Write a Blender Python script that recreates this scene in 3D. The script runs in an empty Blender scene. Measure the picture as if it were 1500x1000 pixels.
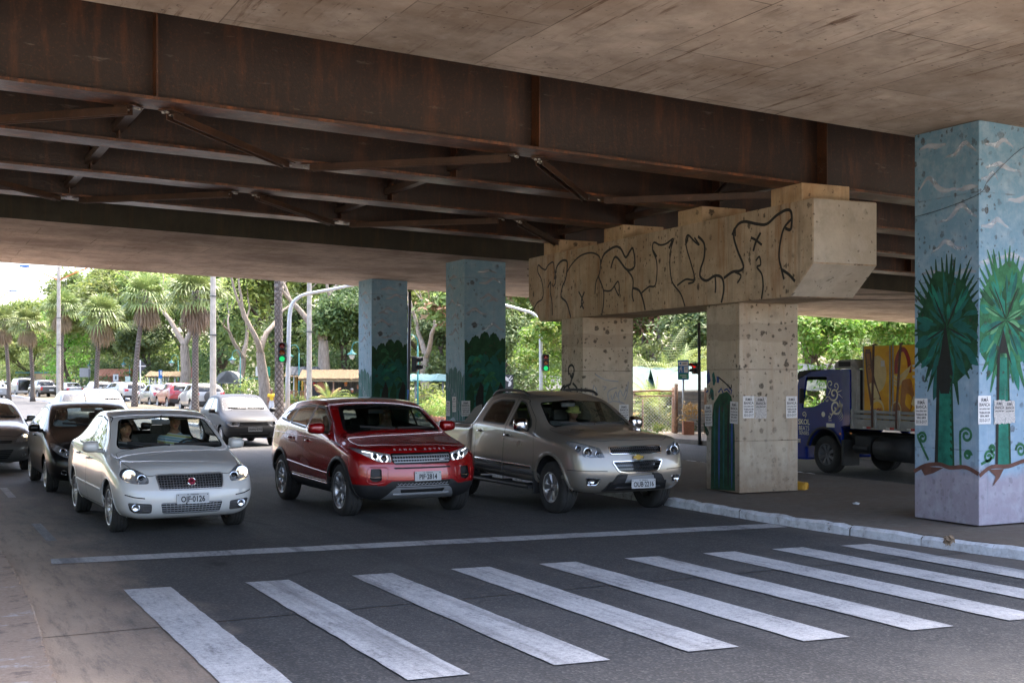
import bpy, bmesh, math, random
from mathutils import Vector, Matrix
from mathutils.bvhtree import BVHTree
from mathutils.geometry import tessellate_polygon
import numpy as np
R = math.radians
rnd = random.Random(7)
SC = bpy.context.scene
COL = SC.collection
PI = math.pi
# world frame: x across the road (to the right), y along the road (away), z up; camera above the origin
CAM_H = 1.95
YAW = R(27.0)
FPX = 1750.0
CX, CY = 750.0, 553.0
_c, _s = math.cos(YAW), math.sin(YAW)
def c2w(X, Y, z=0.0):
 return Vector((X*_c + Y*_s, -X*_s + Y*_c, z))
def ray(u, v):
 d = c2w((u-CX)/FPX, 1.0); d.z = (CY-v)/FPX
 return d
def gpt(u, v, z=0.0):
 d = ray(u, v); t = (z-CAM_H)/d.z
 return Vector((0, 0, CAM_H)) + d*t
def on_plane(u, v, p0, n):
 d = ray(u, v); o = Vector((0, 0, CAM_H))
 t = (Vector(p0)-o).dot(n)/d.dot(n)
 return o + d*t
# ---------- naming and grouping ----------
def tag(o, label=None, cat=None, group=None, kind=None):
 if label: o['label'] = label
 if cat: o['category'] = cat
 if group: o['group'] = group
 if kind: o['kind'] = kind
 return o
def thing(name, label, cat, loc=(0, 0, 0), rotz=0.0, group=None):
 o = bpy.data.objects.new(name, None); COL.objects.link(o)
 o.empty_display_size = .2
 o.location = loc; o.rotation_euler = (0, 0, rotz)
 return tag(o, label, cat, group)
def link(name, me, parent=None, loc=None, rot=None):
 o = bpy.data.objects.new(name, me); COL.objects.link(o)
 if parent: o.parent = parent
 if loc is not None: o.location = loc
 if rot is not None: o.rotation_euler = rot
 return o
def dup(root, loc=None, rotz=None, label=None, scale=None):
 r = root.copy(); COL.objects.link(r)
 if loc is not None: r.location = loc
 if rotz is not None: r.rotation_euler = (0, 0, rotz)
 if scale is not None: r.scale = (scale,)*3 if not hasattr(scale, '__len__') else scale
 if label: r['label'] = label
 for ch in list(root.children):
  c = ch.copy(); COL.objects.link(c); c.parent = r
  for g in ch.children:
   d = g.copy(); COL.objects.link(d); d.parent = c
 return r
def struct(name, bm, mat, smooth=False):
 return tag(obj(name, bm, mat, smooth=smooth), kind='structure')
# ---------- mesh building ----------
def obj(name, bm, mat, parent=None, smooth=False, loc=None, rot=None):
 me = bpy.data.meshes.new(name)
 bm.to_mesh(me); bm.free()
 for m in (mat if isinstance(mat, (list, tuple)) else [mat]): me.materials.append(m)
 if smooth:
  for p in me.polygons: p.use_smooth = True
  if smooth != 'all':
   me.set_sharp_from_angle(angle=R(38))
 return link(name, me, parent, loc, rot)
def NB(): return bmesh.new()
def quad(bm, pts, mi=0):
 f = bm.faces.new([bm.verts.new(p) for p in pts]); f.material_index = mi
 return f
def box(bm, c, s, rz=0.0, mi=0, M=None, bevel=0.0):
 m = Matrix.Translation(Vector(c)) @ Matrix.Rotation(rz, 4, 'Z') @ Matrix.Diagonal((s[0], s[1], s[2], 1))
 if M is not None: m = M @ m
 r = bmesh.ops.create_cube(bm, size=1.0, matrix=m)
 fs = set(f for v in r['verts'] for f in v.link_faces)
 for f in fs: f.material_index = mi
 if bevel > 0:
  es = list(set(e for v in r['verts'] for e in v.link_edges))
  rb = bmesh.ops.bevel(bm, geom=es, offset=bevel, segments=2, affect='EDGES', profile=.6)
  for f in rb['faces']: f.material_index = mi
 return r
def prism(bm, pts, h0, h1, mi=0, M=None):
 """extrude a 2-D polygon between two heights"""
 n = len(pts)
 lo = [Vector((p[0], p[1], h0)) for p in pts]; hi = [Vector((p[0], p[1], h1)) for p in pts]
 if M is not None:
  lo = [M @ p for p in lo]; hi = [M @ p for p in hi]
 a = [bm.verts.new(p) for p in lo]; b = [bm.verts.new(p) for p in hi]
 fs = [bm.faces.new(list(reversed(a))), bm.faces.new(b)]
 for i in range(n):
  j = (i+1) % n
  fs.append(bm.faces.new((a[i], a[j], b[j], b[i])))
 for f in fs: f.material_index = mi
 return fs
def tube(bm, pts, rad, seg=8, mi=0, cap=True):
 """tube along points; rad a number or list"""
 pts = [Vector(p) for p in pts]
 rings = []
 n = len(pts)
 up = Vector((0, 0, 1))
 prev = None
 for i, p in enumerate(pts):
  t = (pts[min(i+1, n-1)] - pts[max(i-1, 0)])
  if t.length < 1e-9: t = Vector((0, 0, 1))
  t.normalize()
  if prev is None:
   a = t.cross(up if abs(t.z) < .95 else Vector((1, 0, 0))).normalized()
  else:
   a = (prev - t*prev.dot(t))
   a = a.normalized() if a.length > 1e-6 else t.orthogonal().normalized()
  prev = a
  b = t.cross(a)
  r = rad[i] if hasattr(rad, '__len__') else rad
  rings.append([bm.verts.new(p + (a*math.cos(k*2*PI/seg) + b*math.sin(k*2*PI/seg))*r) for k in range(seg)])
 for i in range(n-1):
  for k in range(seg):
   f = bm.faces.new((rings[i][k], rings[i][(k+1) % seg], rings[i+1][(k+1) % seg], rings[i+1][k]))
   f.material_index = mi; f.smooth = True
 if cap:
  for rg in (list(reversed(rings[0])), rings[-1]):
   f = bm.faces.new(rg); f.material_index = mi
 return rings
def lathe(bm, prof, seg=24, axis='Z', M=None, mi=0, close=False):
 """profile [(r,h)] around an axis"""
 rings = []
 for r, h in prof:
  ring = []
  for k in range(seg):
   a = 2*PI*k/seg
   if axis == 'Z': p = Vector((r*math.cos(a), r*math.sin(a), h))
   elif axis == 'Y': p = Vector((r*math.cos(a), h, r*math.sin(a)))
   else: p = Vector((h, r*math.cos(a), r*math.sin(a)))
   if M is not None: p = M @ p
   ring.append(bm.verts.new(p))
  rings.append(ring)
 n = len(rings)
 for i in range(n if close else n-1):
  for k in range(seg):
   f = bm.faces.new((rings[i][k], rings[i][(k+1) % seg], rings[(i+1) % n][(k+1) % seg], rings[(i+1) % n][k]))
   f.material_index = mi; f.smooth = True
 return rings
def ball(bm, c, r, seg=12, mi=0, s=(1, 1, 1), M=None):
 m = Matrix.Translation(Vector(c)) @ Matrix.Diagonal((r*s[0], r*s[1], r*s[2], 1))
 if M is not None: m = M @ m
 q = bmesh.ops.create_uvsphere(bm, u_segments=seg, v_segments=max(6, seg//2+1), radius=1.0, matrix=m)
 for f in set(f for v in q['verts'] for f in v.link_faces):
  f.material_index = mi; f.smooth = True
def flat(bm, pts3, mi=0, back=None):
 """fill a planar (possibly concave) polygon"""
 vs = [bm.verts.new(p) for p in pts3]
 for t in tessellate_polygon([[Vector(p) for p in pts3]]):
  try:
   f = bm.faces.new([vs[i] for i in t]); f.material_index = mi
  except ValueError: pass
def rpoly(pts, r=.02, n=4):
 """round the corners of a 2-D polygon"""
 out = []
 m = len(pts)
 for i in range(m):
  p = Vector(pts[i][:2]); a = Vector(pts[i-1][:2]); b = Vector(pts[(i+1) % m][:2])
  rr = pts[i][2] if len(pts[i]) > 2 else r
  da, db = (a-p), (b-p)
  d = min(rr, da.length*.45, db.length*.45)
  if d < 1e-4: out.append((p.x, p.y)); continue
  q0, q1 = p + da.normalized()*d, p + db.normalized()*d
  for k in range(n+1):
   t = k/n
   q = q0*(1-t)**2 + p*2*t*(1-t) + q1*t*t
   out.append((q.x, q.y))
 return out
def catmull(pts, k=6):
 P = [Vector(p) for p in pts]; out = []
 for i in range(len(P)-1):
  p0, p1, p2, p3 = P[max(i-1, 0)], P[i], P[i+1], P[min(i+2, len(P)-1)]
  for j in range(k):
   t = j/k
   out.append(.5*((2*p1) + (p2-p0)*t + (2*p0-5*p1+4*p2-p3)*t*t + (3*p1-p0-3*p2+p3)*t**3))
 out.append(P[-1]); return out
_txt_cache = {}
def text_mesh(body, size=1.0, bold=0.0, align='CENTER', sx=1.0):
 """writing as a flat mesh in the XY plane"""
 key = (body, round(size, 4), bold, align, sx)
 if key in _txt_cache: return _txt_cache[key]
 cu = bpy.data.curves.new('writing', 'FONT'); cu.body = body; cu.size = size
 cu.align_x = align; cu.align_y = 'CENTER'; cu.offset = bold; cu.resolution_u = 3
 o = bpy.data.objects.new('writing', cu); COL.objects.link(o)
 bpy.context.view_layer.update()
 me = bpy.data.meshes.new_from_object(o.evaluated_get(bpy.context.evaluated_depsgraph_get()))
 bpy.data.objects.remove(o); bpy.data.curves.remove(cu)
 if sx != 1.0: me.transform(Matrix.Diagonal((sx, 1, 1, 1)))
 me.materials.clear()
 _txt_cache[key] = me
 return me
def add_text(bm, body, M, size, bold=0.0, mi=0, align='CENTER', sx=1.0):
 me = text_mesh(body, size, bold, align, sx)
 n0 = len(bm.verts); f0 = len(bm.faces)
 bm.from_mesh(me)
 bm.verts.ensure_lookup_table(); bm.faces.ensure_lookup_table()
 for v in bm.verts[n0:]: v.co = M @ v.co
 for f in bm.faces[f0:]: f.material_index = mi
def frame_m(p, xdir, zdir):
 """matrix whose x runs along xdir and z along zdir (the outward normal)"""
 x = Vector(xdir).normalized(); z = Vector(zdir).normalized(); y = z.cross(x).normalized(); x = y.cross(z)
 m = Matrix((x, y, z)).transposed().to_4x4(); m.translation = Vector(p)
 return m
# ---------- materials ----------
class NT:
 def __init__(self, name):
  self.m = bpy.data.materials.new(name); self.m.use_nodes = True
  self.t = self.m.node_tree; self.t.nodes.clear()
  self.out = self.t.nodes.new('ShaderNodeOutputMaterial')
 def n(self, typ, **kw):
  nd = self.t.nodes.new('ShaderNode'+typ)
  for k, v in kw.items(): setattr(nd, k, v)
  return nd
 def l(self, a, b): self.t.links.new(a, b)
 def pos(self): return self.n('TexCoord').outputs['Object']
 def mapping(self, vec, scale=(1, 1, 1), rot=(0, 0, 0), loc=(0, 0, 0)):
  m = self.n('Mapping'); self.l(vec, m.inputs['Vector'])
  m.inputs['Scale'].default_value = scale; m.inputs['Rotation'].default_value = rot; m.inputs['Location'].default_value = loc
  return m.outputs[0]
 def noise(self, vec, scale, detail=4, rough=.6, dist=0):
  n = self.n('TexNoise'); self.l(vec, n.inputs['Vector'])
  n.inputs['Scale'].default_value = scale; n.inputs['Detail'].default_value = detail
  n.inputs['Roughness'].default_value = rough; n.inputs['Distortion'].default_value = dist
  return n.outputs[0]
 def ramp(self, fac, stops, interp='LINEAR'):
  r = self.n('ValToRGB'); self.l(fac, r.inputs[0]); cr = r.color_ramp; cr.interpolation = interp
  while len(cr.elements) < len(stops): cr.elements.new(.5)
  for e, (p, c) in zip(cr.elements, stops):
   e.position = p
   e.color = (c, c, c, 1) if not hasattr(c, '__len__') else (*c[:3], 1)
  return r.outputs[0]
 def mix(self, fac, a, b, typ='MIX'):
  x = self.n('Mix', data_type='RGBA', blend_type=typ)
  self._in(x.inputs[0], fac); self._in(x.inputs[6], a); self._in(x.inputs[7], b)
  return x.outputs[2]
 def math(self, op, a, b=0.0, c=None, clamp=False):
  x = self.n('Math', operation=op, use_clamp=clamp)
  self._in(x.inputs[0], a); self._in(x.inputs[1], b)
  if c is not None: self._in(x.inputs[2], c)
  return x.outputs[0]
 def _in(self, sock, v):
  if hasattr(v, 'is_output') or isinstance(v, bpy.types.NodeSocket): self.l(v, sock)
  elif hasattr(v, '__len__'): sock.default_value = (*v[:3], 1)
  else:
   try: sock.default_value = v
   except TypeError: sock.default_value = (v, v, v, 1)
 def sep(self, vec):
  s = self.n('SeparateXYZ'); self.l(vec, s.inputs[0]); return s.outputs
 def bump(self, h, strength=.3, dist=.01, normal=None):
  b = self.n('Bump'); self.l(h, b.inputs['Height']); b.inputs['Strength'].default_value = strength; b.inputs['Distance'].default_value = dist
  if normal is not None: self.l(normal, b.inputs['Normal'])
  return b.outputs[0]
 def bsdf(self, base, rough=.6, metal=0.0, spec=.5, normal=None, coat=0.0, coatr=.03, **kw):
  b = self.n('BsdfPrincipled')
  self._in(b.inputs['Base Color'], base); self._in(b.inputs['Roughness'], rough); self._in(b.inputs['Metallic'], metal)
  self._in(b.inputs['Specular IOR Level'], spec)
  b.inputs['Coat Weight'].default_value = coat; b.inputs['Coat Roughness'].default_value = coatr
  for k, v in kw.items(): self._in(b.inputs[k.replace('_', ' ')], v)
  if normal is not None: self.l(normal, b.inputs['Normal'])
  return b.outputs[0]
 def done(self, sh):
  self.l(sh, self.out.inputs['Surface']); return self.m
def scl(c, k): return tuple(min(1, x*k) for x in c)
def mat(name, c, rough=.6, metal=0.0, var=.12, scale=5.0, bump=0.0, bscale=60.0, spec=.5, coat=0.0, detail=4):
 t = NT(name); p = t.pos()
 base = c
 if var > 0:
  nz = t.noise(p, scale, detail)
  base = t.ramp(nz, [(.3, scl(c, 1-var)), (.7, scl(c, 1+var))])
 nm = None
 if bump > 0: nm = t.bump(t.noise(p, bscale, 3), bump, .01)
 return t.done(t.bsdf(base, rough, metal, spec, nm, coat))
def emat(name, c, strength):
 t = NT(name); e = t.n('Emission'); e.inputs[0].default_value = (*c, 1); e.inputs[1].default_value = strength
 return t.done(e.outputs[0])
def glassmat(name, tint, refl=1.0, rough=.0):
 """thin pane: tinted see-through plus mirror reflection by Fresnel"""
 t = NT(name)
 tr = t.n('BsdfTransparent'); tr.inputs[0].default_value = (*tint, 1)
 g = t.n('BsdfGlossy'); g.inputs['Roughness'].default_value = rough; g.inputs[0].default_value = (1, 1, 1, 1)
 lw = t.n('LayerWeight'); lw.inputs['Blend'].default_value = .5
 f = t.math('ADD', .045*refl, t.math('MULTIPLY', t.math('POWER', lw.outputs['Facing'], 4.2), .95), clamp=True)
 mx = t.n('MixShader'); t.l(f, mx.inputs[0]); t.l(tr.outputs[0], mx.inputs[1]); t.l(g.outputs[0], mx.inputs[2])
 return t.done(mx.outputs[0])
# ================= camera, sky, sun =================
cam = bpy.data.objects.new('camera', bpy.data.cameras.new('camera')); COL.objects.link(cam)
cam.location = (0, 0, CAM_H); cam.rotation_euler = (R(90), 0, -YAW)
cam.data.sensor_width = 36.0; cam.data.lens = 36.0*FPX/1500.0
cam.data.shift_y = 53.0/1500.0; cam.data.clip_end = 3000; cam.data.clip_start = .1
SC.camera = cam
SUN_EL, SUN_H = R(66), Vector((.38, .22, 0)).normalized()
w = bpy.data.worlds.new('World'); SC.world = w; w.use_nodes = True
nt = w.node_tree; bg = nt.nodes['Background']
sky = nt.nodes.new('ShaderNodeTexSky'); sky.sky_type = 'NISHITA'; sky.sun_disc = False
sky.sun_elevation = SUN_EL; sky.sun_rotation = math.atan2(SUN_H.x, SUN_H.y)
sky.dust_density = 4.5; sky.air_density = .8; sky.ozone_density = .2
nt.links.new(sky.outputs[0], bg.inputs[0]); bg.inputs[1].default_value = SKY_STRENGTH = .15
sl = bpy.data.lights.new('sun', 'SUN'); sl.energy = .9; sl.angle = R(10); sl.color = (1, .93, .82)
so = bpy.data.objects.new('sun', sl); COL.objects.link(so)
sd = SUN_H.normalized()*math.cos(SUN_EL) + Vector((0, 0, math.sin(SUN_EL)))
so.rotation_euler = sd.to_track_quat('Z', 'Y').to_euler(); so.location = sd*60
vs = SC.view_settings
vs.view_transform = 'Standard'; vs.look = 'None'; vs.gamma = 1.0; vs.exposure = 3.05; vs.use_curve_mapping = False
cy = SC.cycles
cy.max_bounces = 8; cy.diffuse_bounces = 5; cy.glossy_bounces = 4; cy.transparent_max_bounces = 24; cy.transmission_bounces = 4
cy.caustics_reflective = False; cy.caustics_refractive = False; cy.use_denoising = True
cy.sample_clamp_indirect = 6.0
# ================= ground =================
def asphalt(name, c=.045, dirt=True):
 t = NT(name); p = t.pos()
 big = t.noise(p, .35, 5, .6); mid = t.noise(p, 3.0, 4, .65)
 fine = t.noise(p, 48, 3, .75)
 vor = t.n('TexVoronoi'); t.l(p, vor.inputs['Vector']); vor.inputs['Scale'].default_value = 58
 col = t.ramp(t.math('ADD', t.math('MULTIPLY', big, .6), t.math('MULTIPLY', mid, .4)), [(.3, (c*.72, c*.72, c*.75)), (.7, (c*1.3, c*1.28, c*1.28))])
 spk = t.ramp(vor.outputs['Color'], [(.55, 0), (.95, 1)])
 col = t.mix(t.math('MULTIPLY', spk, .5), col, (c*3.6, c*3.4, c*3.2))
 col = t.mix(t.ramp(fine, [(.5, 0), (.7, .6)]), col, (c*.5, c*.5, c*.5))
 pt = t.noise(p, .55, 6, .7); col = t.mix(t.ramp(pt, [(.54, 0), (.62, .35)]), col, (c*2.0, c*1.9, c*1.8))
 st = t.noise(t.mapping(p, (2.2, .09, 1)), 1.0, 4, .6)
 col = t.mix(t.ramp(st, [(.52, 0), (.68, .45)]), col, (c*.55, c*.55, c*.58))
 ov = t.n('TexVoronoi'); t.l(t.mapping(p, (1, .55, 1)), ov.inputs['Vector']); ov.inputs['Scale'].default_value = .9; wv = t.noise(p, 9, 4, .7)
 col = t.mix(t.ramp(t.math('ADD', ov.outputs['Distance'], t.math('MULTIPLY', wv, .16)), [(.13, .75), (.20, 0)]), col, (c*.35, c*.35, c*.36))
 cr = t.n('TexVoronoi', feature='DISTANCE_TO_EDGE'); t.l(t.mapping(p, (.22, .16, 1)), cr.inputs['Vector']); cr.inputs['Scale'].default_value = 1.3
 crk = t.math('MULTIPLY', t.ramp(cr.outputs['Distance'], [(.0, 1), (.006, 0)]), t.ramp(t.noise(p, .8, 3), [(.5, 0), (.6, .7)]))
 col = t.mix(crk, col, (c*.4, c*.4, c*.4))
 if dirt:
  x = t.sep(p)
  wob = t.math('MULTIPLY', t.math('SUBTRACT', t.noise(t.mapping(p, (1, .4, 1)), 1.6, 5, .6), .5), 1.7)
  d = t.math('ADD', x[0], wob)
  g = t.n('MapRange'); t.l(d, g.inputs[0]); g.inputs[1].default_value = 2.3; g.inputs[2].default_value = .75
  g2 = t.math('MULTIPLY', g.outputs[0], t.ramp(t.noise(t.mapping(p, (4, .6, 1)), 2.4, 6, .75), [(.30, .4), (.50, 1)]), clamp=True)
  h = t.n('MapRange'); t.l(x[1], h.inputs[0]); h.inputs[1].default_value = 27; h.inputs[2].default_value = 13
  col = t.mix(t.math('MULTIPLY', g2, t.math('MULTIPLY', h.outputs[0], .92)), col, (.52, .385, .275))
  e = t.n('MapRange'); t.l(t.math('ADD', x[0], t.math('MULTIPLY', wob, .35)), e.inputs[0]); e.inputs[1].default_value = 9.75; e.inputs[2].default_value = 10.6
  col = t.mix(t.math('MULTIPLY', e.outputs[0], .55), col, (.17, .14, .12))
 nm = t.bump(t.math('ADD', fine, vor.outputs['Distance']), .55, .006)
 return t.done(t.bsdf(col, .82, 0, .35, nm))
def paving(name, c, dirtc=(.2, .16, .13)):
 t = NT(name); p = t.pos()
 a = t.noise(p, 1.1, 6, .65); b = t.noise(p, 7, 5, .7); f = t.noise(p, 60, 3, .7)
 col = t.ramp(b, [(.3, scl(c, .7)), (.7, scl(c, 1.25))])
 col = t.mix(t.ramp(a, [(.42, 0), (.6, .85)]), col, dirtc)
 col = t.mix(t.ramp(f, [(.55, 0), (.75, .4)]), col, scl(c, .45))
 return t.done(t.bsdf(col, .9, 0, .25, t.bump(t.math('ADD', f, b), .5, .01)))
def flaky(name):
 """old bitumen and lime flakes under drifted sand"""
 t = NT(name); p = t.pos(); a = t.noise(t.mapping(p, (1, 1.3, 1)), 2.6, 7, .75); b = t.noise(t.mapping(p, (1, 1.3, 1), loc=(5, 3, 0)), 2.2, 7, .75); f = t.noise(p, 30, 4, .7)
 col = t.ramp(f, [(.3, (.33, .24, .18)), (.7, (.46, .35, .27))])
 col = t.mix(t.ramp(a, [(.55, 0), (.66, .75)]), col, (.08, .075, .075)); col = t.mix(t.ramp(b, [(.58, 0), (.68, .8)]), col, (.56, .54, .55))
 return t.done(t.bsdf(col, .9, 0, .2, t.bump(t.math('ADD', a, f), .6, .012)))
def roadpaint(name, c=.53):
 t = NT(name); p = t.pos()
 n1 = t.noise(p, 1.1, 6, .7); n2 = t.noise(p, 26, 4, .75); n3 = t.noise(t.mapping(p, (5, 1, 1)), 3, 5, .7)
 v = t.n('TexVoronoi'); t.l(p, v.inputs['Vector']); v.inputs['Scale'].default_value = 130
 worn = t.math('ADD', t.math('MULTIPLY', n1, .35), t.math('ADD', t.math('MULTIPLY', n2, .40), t.math('MULTIPLY', n3, .25)))
 col = t.ramp(worn, [(.38, (c*.30, c*.30, c*.31)), (.48, (c*.72, c*.72, c*.73)), (.62, (c*1.05, c*1.04, c*1.03))])
 tm = t.noise(t.mapping(p, (3.2, .12, 1), loc=(2, 1, 0)), 1.2, 5, .65); col = t.mix(t.ramp(tm, [(.52, 0), (.66, .6)]), col, (.11, .11, .112))
 col = t.mix(t.ramp(v.outputs['Color'], [(.6, 0), (.95, .45)]), col, (.10, .10, .105))
 return t.done(t.bsdf(col, .8, 0, .3, t.bump(v.outputs['Distance'], .4, .005)))
m_asph = asphalt('asphalt_worn', .054); m_asph2 = asphalt('asphalt_far', .05, False)
m_pave = paving('pavement_concrete', (.17, .145, .12), (.16, .125, .10)); m_dirtpave = flaky('pavement_dusty')
m_soil = paving('sandy_soil', (.19, .145, .105), (.13, .12, .07)); m_farpave = paving('pavement_light', (.27, .235, .195), (.21, .175, .135)); m_bouncepave = paving('pavement_bounce', (.50, .44, .36), (.42, .35, .27))
m_paint = roadpaint('road_paint'); m_paint_old = roadpaint('road_paint_rubbed', .34)
t = NT('kerb_whitewash'); p = t.pos()
k1 = t.noise(p, 9, 5, .7); k2 = t.noise(p, 2.2, 4, .6)
col = t.ramp(k1, [(.30, (.16, .14, .125)), (.38, (.50, .50, .52)), (.55, (.66, .67, .70))])
col = t.mix(t.ramp(k2, [(.60, 0), (.76, .6)]), col, (.34, .32, .31))
m_kerb = t.done(t.bsdf(col, .85, 0, .3, t.bump(k1, .6, .02)))
t = NT('kerb_old'); p = t.pos(); k1 = t.noise(p, 6, 5, .7)
m_kerb_old = t.done(t.bsdf(t.ramp(k1, [(.4, (.16, .14, .13)), (.58, (.30, .27, .25)), (.72, (.5, .48, .47))]), .9, 0, .3, t.bump(k1, .6, .02)))
def sheet(name, x0, x1, y0, y1, z, m):
 bm = NB(); quad(bm, [(x0, y0, z), (x1, y0, z), (x1, y1, z), (x0, y1, z)])
 return struct(name, bm, m)
sheet('ground', -600, 700, -300, 1200, -.06, m_soil)
sheet('road', -60, 60, 1.2, 9.6, -.004, m_asph)
sheet('pavement', -60, 60, -40, 1.2, .10, m_bouncepave)           # unseen pale paving round the camera, added to bounce light under the deck
sheet('carriageway', .6, 10.8, 9.6, 260, 0.0, m_asph)
sheet('far_carriageway', 15.2, 20.6, 9.6, 260, 0.0, m_asph2)
# left pavement and kerb, nearly flush with the sand drifted over it
bm = NB()
ed = [(.74, 1.3), (.78, 3), (.86, 8.2), (.93, 10), (.97, 12), (.98, 20), (.98, 60), (1.0, 150)]
inner = [(x-.17, y) for x, y in ed]
prism(bm, [(x+(.012 if k % 2 else -.012), y) for k, (x, y) in enumerate((q.x, q.y) for q in catmull([(x, y, 0) for x, y in ed], 30))] + [(-9, 150), (-9, 1.3)], -.05, .035)
struct('pavement', bm, m_dirtpave)
def kerb(name, line, width, h, m, seglen=1.0, rough=.012, side=-1):
 """a run of kerb stones with uneven broken edges; side -1 lays the width to the left of the line"""
 bm = NB(); rk = random.Random(len(line)*31+5)
 pts = catmull([(x, y, 0) for x, y in line], 24)
 d = [0]
 for a, b in zip(pts, pts[1:]): d.append(d[-1]+(b-a).length)
 def at(s):
  for i in range(len(d)-1):
   if d[i+1] >= s: return pts[i].lerp(pts[i+1], (s-d[i])/max(1e-6, d[i+1]-d[i]))
  return pts[-1].copy()
 s = 0; rows = []
 gap = 0
 while s < d[-1]:
  k = 1.0 + (rk.random()-.5)*.3
  steps = 6
  L = seglen*k
  base_h = h*(1+(rk.random()-.5)*.14)
  off = (rk.random()-.5)*rough
  for i in range(steps+1):
   ss = s + (L-.006)*i/steps
   p = at(min(ss, d[-1])); q = at(min(ss+.05, d[-1]+0)); tdir = (q-p)
   if tdir.length < 1e-5: tdir = p-at(max(0, ss-.05))
   tdir.normalize(); nrm = Vector((-tdir.y, tdir.x, 0))*(-side)*-1
   e = base_h + (rk.random()-.5)*rough*.8
   if i in (0, steps): e -= .02*rk.random()
   o = off + (rk.random()-.5)*rough
   ch = .02 + rk.random()*.025
   rows.append((i == 0, [p+nrm*o+Vector((0, 0, -.05)), p+nrm*o+Vector((0, 0, e-ch)), p+nrm*(o+ch)+Vector((0, 0, e)), p+nrm*width+Vector((0, 0, e)), p+nrm*width+Vector((0, 0, -.05))]))
  s += L
 prev = None
 for first, r in rows:
  vs_ = [bm.verts.new(v) for v in r]
  if first: bm.faces.new(vs_) if True else 0
  if prev is not None and not first:
   for i in range(4): bm.faces.new((prev[i], prev[i+1], vs_[i+1], vs_[i]))
  prev = vs_
 bmesh.ops.recalc_face_normals(bm, faces=bm.faces)
 return struct(name, bm, m)
sheet('unseen_verge', -300, -3, 36, 400, -.02, mat('verge_dim_grass', (.06, .085, .03), .9, 0, .4, 1.5))  # unseen dark grass, added to dim what the car sides reflect
# median between the carriageways, rounded nose towards the camera
nose = [(10.37, 215), (10.37, 120), (10.37, 60), (10.37, 30), (10.36, 20), (10.36, 15), (10.36, 12.2), (10.52, 10.2), (10.75, 8.6), (11.15, 7.2), (11.9, 6.1), (13.0, 5.7), (14.2, 6.1), (15.0, 7.2), (15.35, 9), (15.45, 12), (15.45, 30), (15.45, 60), (15.45, 120), (15.45, 215)]
kerb('kerb', nose, .09, .125, m_kerb, .95, .022, side=1)
bm = NB()
cl = catmull([(x, y, 0) for x, y in nose], 6)
ins = []
for i, p in enumerate(cl):
 tdir = (cl[min(i+1, len(cl)-1)]-cl[max(i-1, 0)]).normalized(); nrm = Vector((-tdir.y, tdir.x, 0))
 q = p + nrm*.088; ins.append((q.x, q.y))
prism(bm, ins, -.05, .13)
struct('median', bm, m_pave)
# earth round the palms further along the median
sheet('soil', 10.6, 15.2, 40, 215, .137, m_soil)
# far pavement in front of the market
bm = NB(); prism(bm, [(20.6, 9.6), (60, 9.6), (60, 200), (20.6, 200)], -.05, .13)
struct('far_pavement', bm, m_farpave)
# ---- painted markings ----
zeb = [(1.80, 11.40), (2.90, 11.28), (3.93, 11.20), (4.97, 11.12), (5.93, 11.01), (6.93, 10.93), (7.90, 10.85), (8.80, 10.76), (9.68, 10.62)]
for i, (b, a) in enumerate(zeb):
 bm = NB(); rk = random.Random(i)
 n = 26; L = 4.12; wd = .415
 lf = [(b+(rk.random()-.5)*.012, a-L*k/n) for k in range(n+1)]
 rt = [(b+wd+(rk.random()-.5)*.012, a-.04-L*k/n) for k in range(n+1)]
 for k in range(n): quad(bm, [(*lf[k], .006), (*lf[k+1], .006), (*rt[k+1], .006), (*rt[k], .006)])
 bmesh.ops.remove_doubles(bm, verts=bm.verts, dist=.0005)
 bmesh.ops.recalc_face_normals(bm, faces=bm.faces)
 struct('crossing_stripe', bm, m_paint)
bm = NB()
A, B = Vector((1.38, 13.30, .006)), Vector((10.28, 12.25, .006))
prev = None; rk = random.Random(3)
for k in range(61):
 p = A.lerp(B, k/60); q = p + Vector((.03, .39, 0))
 a_, b_ = bm.verts.new(p+Vector((0, (rk.random()-.5)*.02, 0))), bm.verts.new(q+Vector((0, (rk.random()-.5)*.02, 0)))
 if prev: bm.faces.new((prev[0], a_, b_, prev[1]))
 prev = (a_, b_)
struct('stop_line', bm, m_paint)
for y0 in (15.2, 21, 27, 33, 39, 45, 51):
 bm = NB(); quad(bm, [(1.52, y0, .005), (1.64, y0, .005), (1.64, y0+1.9, .005), (1.52, y0+1.9, .005)])
 struct('lane_line', bm, m_paint_old)
for xl in (4.6, 7.75):
 for y0 in (36, 43, 50, 57, 64, 71, 78):
  bm = NB(); quad(bm, [(xl, y0, .005), (xl+.12, y0, .005), (xl+.12, y0+3, .005), (xl, y0+3, .005)])
  struct('lane_line', bm, m_paint)
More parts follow.
